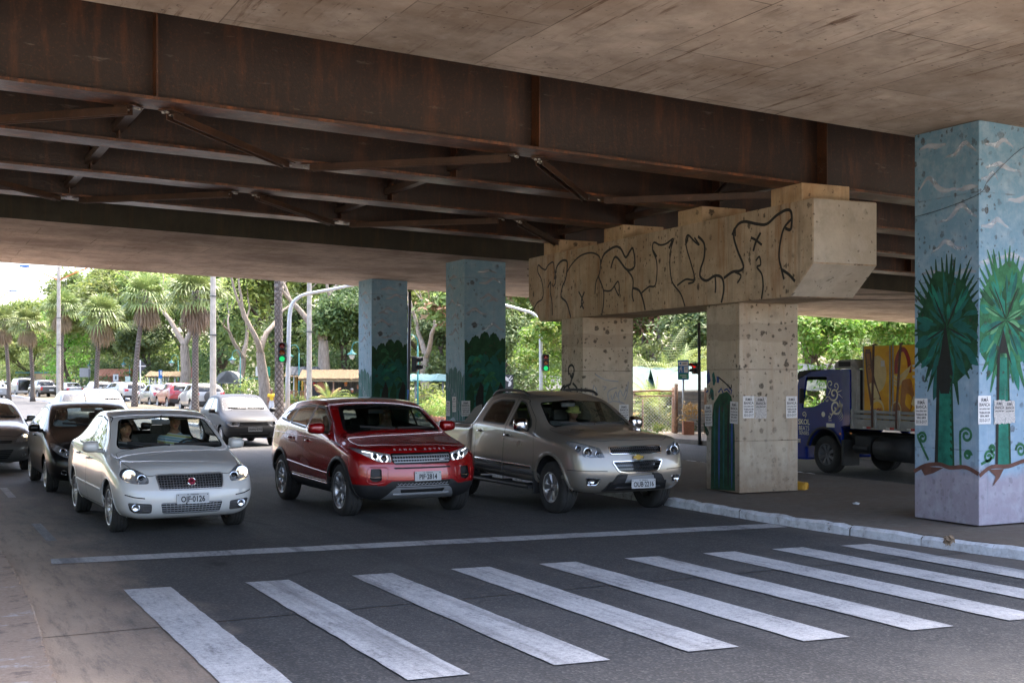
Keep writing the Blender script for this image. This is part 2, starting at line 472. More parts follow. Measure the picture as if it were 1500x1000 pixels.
# ================= the viaduct =================
SL = .0285     # it falls gently to the right
def zn(b): return 5.40 - SL*1.06*b      # near concrete deck soffit
def zg(b): return 5.055 - SL*b          # underside of the steel girders
def zf(b): return 4.945 - SL*b          # far concrete deck soffit
def concrete(name, c, stain=(.13, .095, .07), panels=None, streak=0.0, spots=0.0, spotscale=5.0, light=None, rust=0.0, joints=False):
 t = NT(name); p = t.pos()
 a = t.noise(p, .7, 6, .62); b = t.noise(p, 3.2, 6, .68); f = t.noise(p, 38, 3, .7)
 col = t.ramp(b, [(.25, scl(c, .66)), (.5, c), (.75, scl(c, 1.24))])
 col = t.mix(t.ramp(a, [(.40, 0), (.64, .75)]), col, scl(stain, 1.5))
 if light: col = t.mix(t.ramp(t.noise(t.mapping(p, (1.3, .7, 1), loc=(3, 7, 1)), 2.4, 5, .65), [(.56, 0), (.72, .55)]), col, light)
 h = t.math('ADD', t.math('MULTIPLY', b, .5), t.math('MULTIPLY', f, .3))
 if panels:
  (sx, sy, ang, off) = panels
  br = t.n('TexBrick'); t.l(t.mapping(p, (1, 1, 1), rot=(0, 0, ang)), br.inputs['Vector'])
  br.inputs['Scale'].default_value = 1; br.inputs['Brick Width'].default_value = sx; br.inputs['Row Height'].default_value = sy
  br.inputs['Mortar Size'].default_value = .008; br.inputs['Mortar Smooth'].default_value = .4; br.offset = off
  br.inputs['Color1'].default_value = (.35, .35, .35, 1); br.inputs['Color2'].default_value = (.65, .65, .65, 1)
  pv = t.ramp(br.outputs['Color'], [(.3, .80), (.7, 1.12)])
  col = t.mix(1.0, col, pv, 'MULTIPLY')
  ln = t.math('MULTIPLY', br.outputs['Fac'], t.ramp(t.noise(p, 1.3, 4), [(.35, .15), (.6, .8)]))
  col = t.mix(ln, col, scl(stain, .45))
  h = t.math('SUBTRACT', h, t.math('MULTIPLY', br.outputs['Fac'], .6))
 if streak:
  s = t.noise(t.mapping(p, (9, .6, 1), rot=(0, 0, R(-12))), 1.4, 5, .7)
  m = t.math('MULTIPLY', t.ramp(s, [(.55, 0), (.68, 1)]), t.ramp(t.noise(p, .9, 3), [(.42, 0), (.58, streak)]))
  col = t.mix(m, col, (.10, .055, .03))
 if rust:
  s = t.noise(t.mapping(p, (3.2, 3.2, .3)), 1.3, 6, .75)
  m = t.math('MULTIPLY', t.math('MULTIPLY', t.ramp(s, [(.50, 0), (.66, 1)]), t.ramp(t.noise(p, .8, 4), [(.36, .3), (.54, 1)])), rust)
  col = t.mix(m, col, (.30, .135, .045))
  s = t.noise(t.mapping(p, (4.5, 4.5, .35), loc=(4, 2, 0)), 1.1, 6, .75)
  col = t.mix(t.math('MULTIPLY', t.ramp(s, [(.55, 0), (.70, 1)]), rust*.7), col, (.10, .085, .07))
 if joints:      # pour joints of the formwork and mud splashed up from the pavement
  z = t.sep(p)[2]; fz = t.math('FRACT', t.math('ADD', t.math('MULTIPLY', z, 1/1.12), .15))
  col = t.mix(t.math('MULTIPLY', t.math('LESS_THAN', fz, .014), t.ramp(b, [(.4, .2), (.6, .75)])), col, scl(stain, .45))
  col = t.mix(t.math('MULTIPLY', t.math('LESS_THAN', t.math('ABSOLUTE', t.math('SUBTRACT', t.math('ADD', z, t.math('MULTIPLY', a, .35)), 2.85)), .13), .45), col, scl(stain, 1.1))
  g = t.n('MapRange'); t.l(t.math('ADD', z, t.math('MULTIPLY', t.math('SUBTRACT', t.noise(p, 4, 5, .75), .5), .9)), g.inputs[0]); g.inputs[1].default_value = .75; g.inputs[2].default_value = .18
  col = t.mix(t.math('MULTIPLY', g.outputs[0], .7), col, (.19, .12, .07))
 if spots:
  col = splat(t, p, col, spots, spotscale)
 sm = t.noise(p, 14, 2, .5)
 col = t.mix(t.ramp(sm, [(.68, 0), (.72, .65)]), col, (.07, .055, .045))
 return t.done(t.bsdf(col, .88, 0, .25, t.bump(h, .5, .02)))
def splat(t, p, col, amount, scale):
 """dark marks where muddy balls were kicked against the wall"""
 wob = t.n('TexNoise'); t.l(p, wob.inputs['Vector']); wob.inputs['Scale'].default_value = 22; wob.inputs['Detail'].default_value = 4
 vm = t.n('VectorMath', operation='SCALE'); t.l(wob.outputs['Color'], vm.inputs[0]); vm.inputs['Scale'].default_value = .05
 va = t.n('VectorMath', operation='ADD'); t.l(p, va.inputs[0]); t.l(vm.outputs[0], va.inputs[1])
 zh = t.n('MapRange'); t.l(t.sep(p)[2], zh.inputs[0]); zh.inputs[1].default_value = .5; zh.inputs[2].default_value = 1.6
 zone = t.math('MULTIPLY', t.ramp(t.noise(p, 1.1, 2), [(.40, .12), (.55, 1)]), t.math('ADD', .25, t.math('MULTIPLY', zh.outputs[0], .75)))
 q3 = t.sep(va.outputs[0]); cm = t.n('CombineXYZ'); t.l(t.math('ADD', q3[0], t.math('MULTIPLY', q3[1], 1.37)), cm.inputs[0]); t.l(q3[2], cm.inputs[1])
 for sc_, r, k in ((scale, .19, .95), (scale*1.7, .17, .9)):
  v = t.n('TexVoronoi', voronoi_dimensions='2D'); t.l(cm.outputs[0], v.inputs['Vector']); v.inputs['Scale'].default_value = sc_
  rv = t.sep(v.outputs['Color'])
  rad = t.math('MULTIPLY', t.math('SUBTRACT', rv[0], 1-amount), r/amount*1.0)
  m = t.n('MapRange'); t.l(v.outputs['Distance'], m.inputs[0]); t.l(rad, m.inputs[1]); m.inputs[3].default_value = 1; m.inputs[4].default_value = 0
  t.l(t.math('ADD', rad, .07), m.inputs[2])
  fine = t.ramp(t.noise(p, 45, 3, .7), [(.3, .45), (.6, 1)])
  col = t.mix(t.math('MULTIPLY', t.math('MULTIPLY', m.outputs[0], zone), t.math('MULTIPLY', fine, k)), col, (.045, .036, .028))
 return col
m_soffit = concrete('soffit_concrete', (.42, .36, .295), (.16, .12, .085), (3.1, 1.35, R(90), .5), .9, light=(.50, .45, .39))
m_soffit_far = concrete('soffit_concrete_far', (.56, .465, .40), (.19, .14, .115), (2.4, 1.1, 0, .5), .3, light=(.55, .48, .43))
m_deckface = concrete('deck_face_blackened', (.052, .050, .040), (.025, .025, .02), None, 0, rust=.12)
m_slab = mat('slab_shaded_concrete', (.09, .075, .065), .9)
m_pier = concrete('pier_concrete', (.52, .43, .32), (.24, .18, .12), None, 0, .5, 4.2, light=(.60, .51, .41), rust=.75)
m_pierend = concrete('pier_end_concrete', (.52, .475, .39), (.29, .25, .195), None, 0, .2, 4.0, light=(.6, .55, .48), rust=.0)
m_piercol = concrete('pier_column_concrete', (.50, .445, .36), (.27, .225, .17), None, 0, .66, 4.4, light=(.58, .53, .45), rust=.3, joints=True)
m_pedestal = concrete('pedestal_concrete', (.56, .43, .28), (.27, .17, .085), None, 0, .2, 4.0, light=(.58, .48, .34), rust=.5)
def ruststeel(name, dark, orange, amt, zc=None, rough=.55):
 t = NT(name); p = t.pos()
 a = t.noise(p, .9, 5, .65); b = t.noise(t.mapping(p, (2.2, 2.2, .35)), 1.6, 5, .7); f = t.noise(p, 30, 3, .7)
 col = t.ramp(a, [(.3, scl(dark, .7)), (.7, scl(dark, 1.45))])
 col = t.mix(t.math('MULTIPLY', t.ramp(b, [(.50, 0), (.72, 1)]), amt), col, orange)
 col = t.mix(t.ramp(f, [(.55, 0), (.8, .35)]), col, scl(orange, 1.25))
 col = t.mix(t.math('MULTIPLY', t.ramp(t.noise(t.mapping(p, (.8, .8, 4)), 2.2, 5, .7), [(.62, 0), (.70, 1)]), amt*.8), col, (.20, .17, .15))
 return t.done(t.bsdf(col, t.ramp(a, [(.3, rough-.12), (.7, rough+.2)]), 0, .5, t.bump(f, .35, .008)))
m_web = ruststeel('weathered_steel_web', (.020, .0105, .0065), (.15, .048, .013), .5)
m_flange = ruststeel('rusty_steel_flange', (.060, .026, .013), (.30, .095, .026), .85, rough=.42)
m_brace = ruststeel('rusty_steel_brace', (.050, .026, .016), (.14, .055, .022), .5, rough=.45)
B0, B1 = -34.0, 46.0
def slopebox(bm, a0, a1, z0f, h, b0=B0, b1=B1, mi=0, dz=0.0, drop=0.0, n=1):
 """a bar along the bridge following its fall: rows b0..b1, from a0 to a1, h high"""
 v = []
 for b in (b0, b1):
  for a, dd in ((a0, dz), (a1, dz+drop)):
   for hh in (0, h): v.append(bm.verts.new((b, a, z0f(b)+dd+hh)))
 q = [(0, 1, 3, 2), (4, 6, 7, 5), (0, 4, 5, 1), (2, 3, 7, 6), (0, 2, 6, 4), (1, 5, 7, 3)]
 for f in q:
  x = bm.faces.new([v[i] for i in f]); x.material_index = mi
# --- near concrete deck (over the camera side) ---
nd = thing('concrete_deck', 'near concrete viaduct deck with stained board marked soffit, over the crosswalk', 'bridge deck', (0, 6.7, 0))
def deck(parent, a0, a1, zf_, soffm, facem, lip, parapet_side):
 off = Vector((0, -parent.location.y, 0))
 bm = NB()
 prof = [(a0, .0), (a0+.4, 0), (a1-1.3, 0), (a1-1.26, .035), (a1, .035 if lip else 0.0)]
 rows = []
 for b in [B0 + (B1-B0)*i/40 for i in range(41)]:
  rows.append([bm.verts.new(Vector((b, a, zf_(b)+d))+off) for a, d in prof])
 for r0, r1 in zip(rows, rows[1:]):
  for i in range(len(prof)-1): bm.faces.new((r0[i], r0[i+1], r1[i+1], r1[i]))
 bmesh.ops.recalc_face_normals(bm, faces=bm.faces)
 obj('soffit', bm, soffm, parent)
 bm = NB()
 for aa in (a0, a1):
  quad(bm, [Vector((B0, aa, zf_(B0)+(0 if aa == a0 else (.035 if lip else 0))))+off, Vector((B1, aa, zf_(B1)+(0 if aa == a0 else (.035 if lip else 0))))+off, Vector((B1, aa, zf_(B1)+1.45))+off, Vector((B0, aa, zf_(B0)+1.45))+off])
 obj('edge_beam', bm, facem, parent)
 bm = NB()
 slopebox(bm, a0-parent.location.y, a1-parent.location.y, zf_, .1, dz=1.45)
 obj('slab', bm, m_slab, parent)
 bm = NB()
 for aa in parapet_side: slopebox(bm, aa-parent.location.y, aa-parent.location.y+.2, zf_, .85, dz=1.552)
 obj('parapet', bm, m_pierend, parent)
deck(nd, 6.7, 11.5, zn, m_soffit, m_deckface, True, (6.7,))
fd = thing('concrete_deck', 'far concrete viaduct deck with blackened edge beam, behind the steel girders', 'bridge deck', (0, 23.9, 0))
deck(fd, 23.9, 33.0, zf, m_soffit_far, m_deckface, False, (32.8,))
# --- slab over the girders ---
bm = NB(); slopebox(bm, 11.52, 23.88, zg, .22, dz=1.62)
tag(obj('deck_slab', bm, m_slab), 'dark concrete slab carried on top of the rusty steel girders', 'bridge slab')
# --- the four plate girders ---
GA = [13.65, 16.22, 18.80, 21.38]
ST = [-2.28+4.76*i for i in range(-4, 10)]
glabel = ['rusty plate girder nearest the near concrete deck, its tall web fully seen',
   'rusty plate girder on the second concrete pedestal, next to the tall front girder',
   'rusty plate girder on the third pedestal, third back from the street',
   'rusty plate girder beside the blackened edge of the far deck, shallowest strip']
for gi, a in enumerate(GA):
 g = thing('steel_girder', glabel[gi], 'girder', (0, a, 0), group='steel girders under the viaduct')
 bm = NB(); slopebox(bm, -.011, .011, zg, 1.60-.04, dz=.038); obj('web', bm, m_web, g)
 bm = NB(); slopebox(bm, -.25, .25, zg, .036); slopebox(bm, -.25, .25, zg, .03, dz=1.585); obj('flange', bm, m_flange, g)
 for b in ST:
  if not -3 < b < 22: continue
  bm = NB(); z0 = zg(b)
  box(bm, (b, 0, z0+.04+.77), (.016, .44, 1.535)); obj('stiffener', bm, m_flange, g)
# lateral bracing between the bottom flanges
def angle_bar(bm, p, q, w=.09):
 p, q = Vector(p), Vector(q); d = (q-p).normalized(); n = Vector((-d.y, d.x, 0)).normalized(); L = (q-p).length
 m = Matrix((d, n, d.cross(n))).transposed().to_4x4(); m.translation = p.lerp(q, .5)
 box(bm, (0, 0, 0), (L, w, .011), M=m); box(bm, (0, w*.5, -w*.5+.02), (L, .011, w), M=m)
 box(bm, (0, -w*.5, -w*.5+.02), (L, .011, w), M=m)
 for e in (-L/2+.02, L/2-.02): box(bm, (e, 0, .018), (.26, .18, .012), M=m)
 for e in (-L/2-.10, -L/2+.05, -L/2+.14, L/2+.10, L/2-.05, L/2-.14):
  for f in (-.025, .025): box(bm, (e, f, -.012), (.03, .03, .02), mi=1, M=m)
m_bolt = mat('bolt_zinc', (.45, .43, .40), .4, .6)
def brace_thing(pairs, lab):
 bm = NB()
 mid = Vector((0, 0, 0))
 for p, q in pairs: mid += (Vector(p)+Vector(q))/2/len(pairs)
 for p, q in pairs: angle_bar(bm, Vector(p)-mid, Vector(q)-mid)
 o = obj('lateral_brace', bm, [m_brace, m_bolt], loc=mid)
 return tag(o, lab, 'brace', 'lateral braces between the girders')
def gp(b, a, dz=-.03): return (b, a, zg(b)+dz)
blab = {(0, 2.48): 'V shaped brace between the two frontmost girders, at the left stiffener of the front girder',
  (0, 7.24): 'V shaped brace between the two frontmost girders, at the middle stiffener of the front girder',
  (0, 12.0): 'V shaped brace between the two frontmost girders, just above the pedestal nearest the street',
  (2, 4.86): 'V shaped brace between the two hindmost girders, left of the far blue columns',
  (2, .10): 'V shaped brace between the two hindmost girders, cut by the left edge',
  (2, 9.62): 'V shaped brace between the two hindmost girders, above the far pedestal'}
for (gi, b), lab in blab.items():
 a0, a1 = GA[gi]+.2, GA[gi+1]-.2
 brace_thing([(gp(b-.22, a0), gp(b-2.2, a1)), (gp(b+.22, a0), gp(b+2.2, a1))], lab)
for b, lab in ((2.48, 'pale worn cross strut through the girders under the left stiffener'), (7.24, 'cross strut running back through the girders from the middle stiffener'), (12.0, 'cross strut running through the girders above the graffiti pier'), (-2.28, 'cross strut through the girders at the left edge')):
 bm = NB(); z = zg(b)+.16
 for z_, in ((0,),):
  box(bm, (0, (GA[0]+GA[3])/2-GA[0], .0), (.13, GA[3]-GA[0]-.03, .012)); box(bm, (-.06, (GA[3]-GA[0])/2, .05), (.012, GA[3]-GA[0]-.03, .10)); box(bm, (.06, (GA[3]-GA[0])/2, .05), (.012, GA[3]-GA[0]-.03, .10))
  for i in range(3):
   y0, y1 = GA[i]-GA[0]+.05, GA[i+1]-GA[0]-.05
   for (za, zb) in ((.1, 1.3), (1.3, .1)):
    tube(bm, [(0, y0, za), (0, y1, zb)], .03, 6)
 tag(obj('cross_strut', bm, ruststeel('strut_steel_%d' % (b*10), (.075, .052, .04), (.16, .09, .055), .5, rough=.42), loc=(b, GA[0], z)), lab, 'strut', 'cross struts of the girders')  # all struts in a paler steel tone than the braces
# ---------- painting on flat faces ----------
class Face:
 """local 2-D frame on a wall face: s along, z up, drawn as thin layers of paint"""
 def __init__(self, p0, sdir, n): self.p0 = Vector(p0); self.s = Vector(sdir).normalized(); self.n = Vector(n).normalized(); self.k = 0
 def at(self, s, z, lift): return self.p0 + self.s*s + Vector((0, 0, z)) + self.n*lift
 def px(self, u, v):
  q = on_plane(u, v, self.wp0, self.wn); d = q - self.wp0
  return d.dot(self.ws), d.z
 def poly(self, bm, pts, mi, lift=.003):
  flat(bm, [self.at(s, z, lift) for s, z in pts], mi)
 def stroke(self, bm, pts, w, mi, lift=.004, smooth=4, taper=False):
  P = catmull([(s, z, 0) for s, z in pts], smooth) if smooth > 1 else [Vector((s, z, 0)) for s, z in pts]
  L = []
  for i, p in enumerate(P):
   d = (P[min(i+1, len(P)-1)]-P[max(i-1, 0)])
   if d.length < 1e-6: d = Vector((1, 0, 0))
   d.normalize(); nn = Vector((-d.y, d.x, 0))
   ww = w*.5*((1-.85*i/(len(P)-1)) if taper == 1 else (math.sin(PI*(.08+.92*i/(len(P)-1)))*1.1 if taper == 2 else 1))
   L.append((p+nn*ww, p-nn*ww))
  vs_ = [(bm.verts.new(self.at(a.x, a.y, lift)), bm.verts.new(self.at(b.x, b.y, lift))) for a, b in L]
  for (a, b), (c, d) in zip(vs_, vs_[1:]):
   f = bm.faces.new((a, b, d, c)); f.material_index = mi
def paint(name, c, worn=.0, rough=.75, spots=.0, sscale=5.0, var=.3, scale=4):
 t = NT(name); p = t.pos()
 n = t.noise(p, scale, 6, .7)
 col = t.ramp(n, [(.25, scl(c, 1-var)), (.75, scl(c, 1+var))])
 col = t.mix(t.ramp(t.noise(t.mapping(p, (9, 9, .7)), 1.5, 5, .7), [(.56, 0), (.75, .35)]), col, scl(c, .45))
 if spots: col = splat(t, p, col, spots, sscale)
 return t.done(t.bsdf(col, rough, 0, .3, t.bump(t.noise(p, 30, 3, .7), .3, .006)))
def mural_base(name, stops, zb_line=.0, spots=.72, sscale=4.6):
 """painted sky on a column: pigment changes with height, scuffed and splattered"""
 t = NT(name); p = t.pos(); xyz = t.sep(p)
 z = t.math('ADD', t.math('DIVIDE', xyz[2], 5.0), t.math('MULTIPLY', t.math('SUBTRACT', t.noise(p, 1.6, 4), .5), .12))
 col = t.ramp(z, stops)
 n = t.noise(p, 5, 6, .7)
 col = t.mix(t.ramp(n, [(.45, 0), (.75, .35)]), col, (.55, .60, .66))
 dr = t.noise(t.mapping(p, (7, 7, .3)), 1.6, 5, .7)
 col = t.mix(t.ramp(dr, [(.56, 0), (.75, .3)]), col, (.12, .14, .15))
 jz = t.math('FRACT', t.math('MULTIPLY', xyz[2], 1/1.05)); jl = t.math('LESS_THAN', jz, .018)
 col = t.mix(t.math('MULTIPLY', jl, t.ramp(n, [(.45, 0), (.6, .55)])), col, (.07, .075, .08))
 col = splat(t, p, col, spots, sscale)
 return t.done(t.bsdf(col, .72, 0, .3, t.bump(t.noise(p, 30, 3, .7), .3, .006)))
lil = (.30, .26, .30)
m_mural = mural_base('mural_sky', [(0, lil), (.14, (.31, .28, .33)), (.17, (.25, .36, .46)), (.35, (.215, .33, .43)), (.6, (.17, .295, .395)), (1, (.13, .255, .35))])
m_mural_far = mural_base('mural_sky_far', [(0, (.27, .36, .44)), (.3, (.24, .37, .46)), (.6, (.21, .36, .48)), (1, (.17, .32, .45))], spots=.58, sscale=3.2)
t = NT('mural_cloud'); p = t.pos()
P_W = t.m; tr_ = t.n('BsdfTransparent'); mx_ = t.n('MixShader')
t.l(t.ramp(t.noise(p, 3, 3, .5), [(.3, .25), (.7, .6)]), mx_.inputs[0]); t.l(tr_.outputs[0], mx_.inputs[1]); t.l(t.bsdf((.56, .62, .70), .8, 0, .2), mx_.inputs[2]); t.done(mx_.outputs[0])
P_G = paint('mural_dark_green', (.014, .060, .028), spots=.3, var=.75, scale=6); P_G2 = paint('mural_green', (.030, .135, .060), spots=.35, var=.75, scale=6)
P_T = paint('mural_teal', (.016, .15, .105), spots=.35, var=.6); P_T2 = paint('mural_deep_teal', (.015, .10, .085), spots=.2, var=.4); P_K = paint('mural_black', (.018, .020, .018)); P_B = paint('mural_brown', (.13, .06, .045), var=.4)
P_BL = paint('mural_blue', (.035, .07, .22), var=.4); P_LG = paint('mural_pale_green', (.10, .26, .13), spots=.2, var=.45)
PAL = [P_W, P_G, P_G2, P_T, P_T2, P_K, P_B, P_BL, P_LG]
W_, G_, G2_, T_, T2_, K_, BR_, BL_, LG_ = range(9)
def column_thing(name, lab, b, a, wb, wa, z0, z1, basem, group=None, rz=0):
 c = thing(name, lab, 'column', (b, a, 0), rz, group)
 bm = NB(); box(bm, (wb/2, wa/2, (z0+z1)/2), (wb, wa, z1-z0), bevel=.012)
 obj('shaft', bm, basem, c)
 fl = Face((0, 0, 0), (0, 1, 0), (-1, 0, 0)); fr = Face((0, 0, 0), (1, 0, 0), (0, -1, 0))
 rot = Matrix.Rotation(rz, 3, 'Z')
 for f in (fl, fr): f.wp0 = Vector((b, a, 0)); f.wn = rot @ f.n; f.ws = rot @ f.s
 return c, fl, fr
def cloud(F, bm, s, z, w, h, lift=.0022, seed=0):
 rk = random.Random(seed)
 pts = [(s-w/2, z)]
 pk = .3+.4*rk.random()
 for i in range(1, 12):
  t_ = i/12
  e = math.exp(-((t_-pk)/.22)**2)
  pts.append((s-w/2+w*t_, z+h*e+.008*rk.random()))
 pts.append((s+w/2, z-.01))
 F.stroke(bm, pts, .034, W_, lift, 3, taper=2)
 F.stroke(bm, [(x_, y_-.014) for x_, y_ in pts], .05, W_, lift+.0003, 3, taper=2)
 F.stroke(bm, [(x_, y_-.03-.02*rk.random()) for x_, y_ in pts[3:9]], .022, W_, lift+.0006, 3, taper=2)
def fan_crown(F, bm, s, z, r, mi, mi2, seed, clip, vs=1.42, n=64):
 """a painted fan palm crown: ragged blades and many brush strokes"""
 rk = random.Random(seed)
 cl = lambda x: min(max(x, clip[0]), clip[1])
 body = [(cl(s+r*.80*(1+.10*math.sin(3*a+seed)+.07*math.sin(7*a)+.04*rk.random())*math.cos(a)), z+r*vs*.78*(1+.09*math.sin(4*a+seed)+.05*rk.random())*math.sin(a)) for a in [2*PI*i/44 for i in range(44)]]
 F.poly(bm, body, mi, .0032)
 def blade(t_, r0, r1, w, m, lift):
  a = Vector((s+r0*r*math.cos(t_), z+r0*r*vs*math.sin(t_))); e = Vector((s+r1*r*math.cos(t_), z+r1*r*vs*math.sin(t_)))
  kk = 1.0; d = e-a
  if e.x > clip[1]: kk = (clip[1]-a.x)/max(1e-4, d.x)
  if e.x < clip[0]: kk = (clip[0]-a.x)/min(-1e-4, d.x)
  if kk <= .08 or a.x < clip[0] or a.x > clip[1]: return
  e = a+d*min(1, kk); q = (a+e)/2+Vector((.02*rk.gauss(0, 1)*.5, .0)); q.x = cl(q.x)
  F.stroke(bm, [tuple(a), tuple(q), tuple(e)], w, m, lift, 4, taper=1 if m == mi else 2)
 for i in range(19):
  blade(R(22)+R(136)*i/18+rk.gauss(0, .03), .5, .98+.16*rk.random(), .085, mi, .0038+.00002*i)
 for i in range(26):
  blade(R(165)+R(210)*i/25+rk.gauss(0, .05), .45, .80+.38*rk.random(), .10+.05*rk.random(), mi if i % 3 else mi2, .0042+.00002*i)
 for i in range(60):
  t_ = rk.random()*2*PI; r0 = .08+.4*rk.random(); blade(t_, r0, r0+.2+.3*rk.random(), .03+.045*rk.random(), (mi2, G_, T2_, mi2, LG_ if mi != G_ else T_)[i % 5], .0050+.00002*i)
 for i in range(9): blade(R(-55)+R(290)*i/8, .02, .62, .02, K_ if i % 2 else G_, .0064)
def curl(F, bm, s, z, r, mi, flip=1, stem=None):
 pts = [(s+flip*r*(1-t_*.8)*math.cos(t_*9), z+r*(1-t_*.8)*math.sin(t_*9)) for t_ in [i/16 for i in range(17)]]
 if stem: pts = [stem]+pts
 F.stroke(bm, pts, .035, mi, .0045, 2)
# big mural column on the right
MC, FL, FR = column_thing('mural_column', 'blue mural column on the right painted with green palms and a lilac foot', 11.65, 10.36, 1.25, 1.04, .15, 5.08, m_mural)
bm = NB()
for i, (s, z, wd, h) in enumerate([(.30, 4.88, .45, .03), (.75, 4.72, .5, .13), (.36, 4.30, .66, .20), (.85, 4.28, .35, .02), (.70, 3.92, .62, .17), (.55, 3.55, .55, .12), (.3, 3.28, .4, .02), (.8, 3.25, .4, .03)]):
 cloud(FL, bm, 1.04-s, z, wd, h, seed=i)
for i, (s, z, wd, h) in enumerate([(.35, 4.80, .5, .08), (.42, 4.52, .62, .06), (.18, 4.38, .3, .08), (.75, 4.15, .5, .06), (.28, 3.80, .5, .10), (.6, 3.42, .6, .06), (.15, 3.36, .3, .03), (.95, 4.7, .4, .08)]):
 cloud(FR, bm, s, z, wd, h, seed=20+i)
# left face palm (s runs away from the near corner)
fan_crown(FL, bm, .50, 2.58, .60, G_, T2_, 3, (.005, 1.035))
FL.poly(bm, [(.40, .84), (.66, .84), (.64, 1.6), (.62, 2.05), (.44, 2.05), (.42, 1.6)], T_, .0068)
FL.stroke(bm, [(.67, .84), (.65, 1.5), (.63, 2.1)], .05, K_, .0074); FL.stroke(bm, [(.39, .84), (.41, 1.5), (.43, 2.1)], .03, G_, .0074)
FL.poly(bm, [(.40, 2.0), (.52, 2.62), (.66, 2.0), (.6, 1.75), (.46, 1.75)], K_, .0078)
for k in range(12): FL.stroke(bm, [(.41+.01*(k % 2), .95+k*.09), (.44, .99+k*.09)], .03, G_, .0080, 1)
curl(FL, bm, .93, 1.42, .085, G2_, -1); curl(FL, bm, .90, 1.18, .075, G2_, 1, (.80, .90)); curl(FL, bm, .19, 1.24, .10, G2_, 1, (.28, .86)); curl(FL, bm, .17, 1.0, .06, G2_, -1)
wav = [(.0, .78), (.2, .85), (.45, .83), (.62, .86), (.85, .83), (1.04, .74)]
FL.stroke(bm, wav, .05, BR_, .0084); FL.poly(bm, [(.55, .82), (.95, .82), (.86, .70), (.72, .74)], BR_, .0082)
# right face palm
fan_crown(FR, bm, .46, 2.66, .60, G2_, T_, 9, (.005, 1.245))
FR.poly(bm, [(.30, .84), (.52, .84), (.50, 1.6), (.48, 2.2), (.34, 2.2), (.32, 1.6)], T_, .0068)
FR.stroke(bm, [(.295, .84), (.31, 1.5), (.33, 2.25)], .045, K_, .0074); FR.stroke(bm, [(.53, .84), (.51, 1.5), (.49, 2.25)], .035, G_, .0074)
FR.poly(bm, [(.28, 2.1), (.41, 2.55), (.56, 2.1), (.46, 2.25), (.36, 2.25)], K_, .0078)
FR.stroke(bm, [(.44, 1.5), (.44, 1.9)], .03, W_, .0079, 1, taper=2)
curl(FR, bm, .16, .98, .085, G2_, 1, (.03, .90)); curl(FR, bm, .22, 1.08, .05, G2_, -1); curl(FR, bm, .72, 1.05, .09, G2_, -1)
FR.stroke(bm, [(0, .76), (.2, .86), (.5, .86), (.8, .92), (1.05, .90), (1.25, .80)], .05, BR_, .0084); FR.poly(bm, [(.15, .83), (.42, .83), (.34, .72), (.22, .62), (.28, .74)], BR_, .0082)
obj('mural', bm, PAL, MC)
# two mural columns under the far deck
def far_mural(lab, b, a, seed):
 c, fl, fr = column_thing('mural_column', lab, b, a, 1.04, 1.04, .12, zf(b)+.02, m_mural_far, 'mural columns under the far deck')
 bm = NB(); rk = random.Random(seed)
 for i, (z, wd, h) in enumerate([(4.35, .5, .05), (4.1, .6, .12), (3.75, .5, .1), (3.4, .55, .12), (3.05, .6, .13), (3.7, .3, .05)]):
  cloud(fr, bm, .3+.45*rk.random(), z, wd, h, seed=seed+i)
  cloud(fl, bm, .3+.45*rk.random(), z-.1, wd*.9, h*.9, seed=seed+40+i)
 def bush(F, z, mi, lift, r0, hi=1.03):
  pts = [(0.005, .2)]
  for i in range(70):
   x_ = .005+(hi-.005)*i/69; q_ = i*.2; pts.append((x_, z+(.16*abs(math.sin(q_*.9+seed))**.5+.10*math.sin(q_*.37+seed)+.03*abs(math.sin(q_*3.1)))*r0+.012*rk.random()))
  pts.append((hi, .2)); F.poly(bm, pts, mi, lift)
 bush(fr, 2.72, G_, .003, 1); bush(fr, 2.15, T2_, .0036, 1.2)
 for i in range(46):
  s, z = .14+.74*rk.random(), .9+1.75*rk.random()
  fr.stroke(bm, [(s-.1, z-.10*rk.random()), (s, z+.05), (s+.12, z+.10*rk.gauss(0, .5))], .04+.07*rk.random(), (G_, T2_, G2_, G_, T_)[i % 5], .0042+.00005*i, 3, taper=2)
 for s in (.14, .38, .62, .88):
  fr.poly(bm, [(s-.09, .2), (s+.07, .2), (s+.10, 1.55+.3*rk.random()), (s+.02, 1.85), (s-.10, 1.5)], K_ if s in (.38, .88) else G_, .0066)
 for i in range(5): fr.stroke(bm, [(.05+.2*i, 1.2), (.1+.2*i, .7), (.08+.2*i, .25)], .05, W_ if i == 2 else T2_, .0072, 3, taper=2)
 bush(fl, 1.95, T2_, .003, .9)
 for i in range(8):
  s = .08+.12*i; fl.stroke(bm, [(s, .4), (s+.06*math.sin(i), 1.2), (s-.05, 1.9+.3*rk.random()), (s+.1*math.sin(i*2), 2.5)], .03, W_, .0042, 4, taper=1)
  fl.stroke(bm, [(s, 1.0+.1*i), (s+.1, 1.3+.1*i)], .025, W_, .0046, 1)
 fl.poly(bm, [(.01, .2), (1.03, .2), (1.03, .9), (.6, 1.05), (.3, .85), (.01, 1.0)], P_idx, .0038)
 obj('mural', bm, PAL+[m_mural_far], c)
 return c, fl, fr
P_idx = len(PAL)
PC2, PF2L, PF2R = far_mural('splattered blue mural column between the red car and the beige pickup', 11.28, 24.5, 5)
PC1, PF1L, PF1R = far_mural('splattered blue mural column behind the red car, furthest under the far deck', 11.28, 30.5, 11)
# columns of the same rows that stand outside the frame are left out
# ---------- concrete pier with crosshead ----------
RZ = -R(2.7)
PI0 = Vector((11.36, 13.0, 0))
pier = thing('bridge_pier', 'concrete pier with graffiti on its long crosshead, standing on two columns', 'bridge pier', PI0, RZ)
W0 = 1.14
bm = NB()
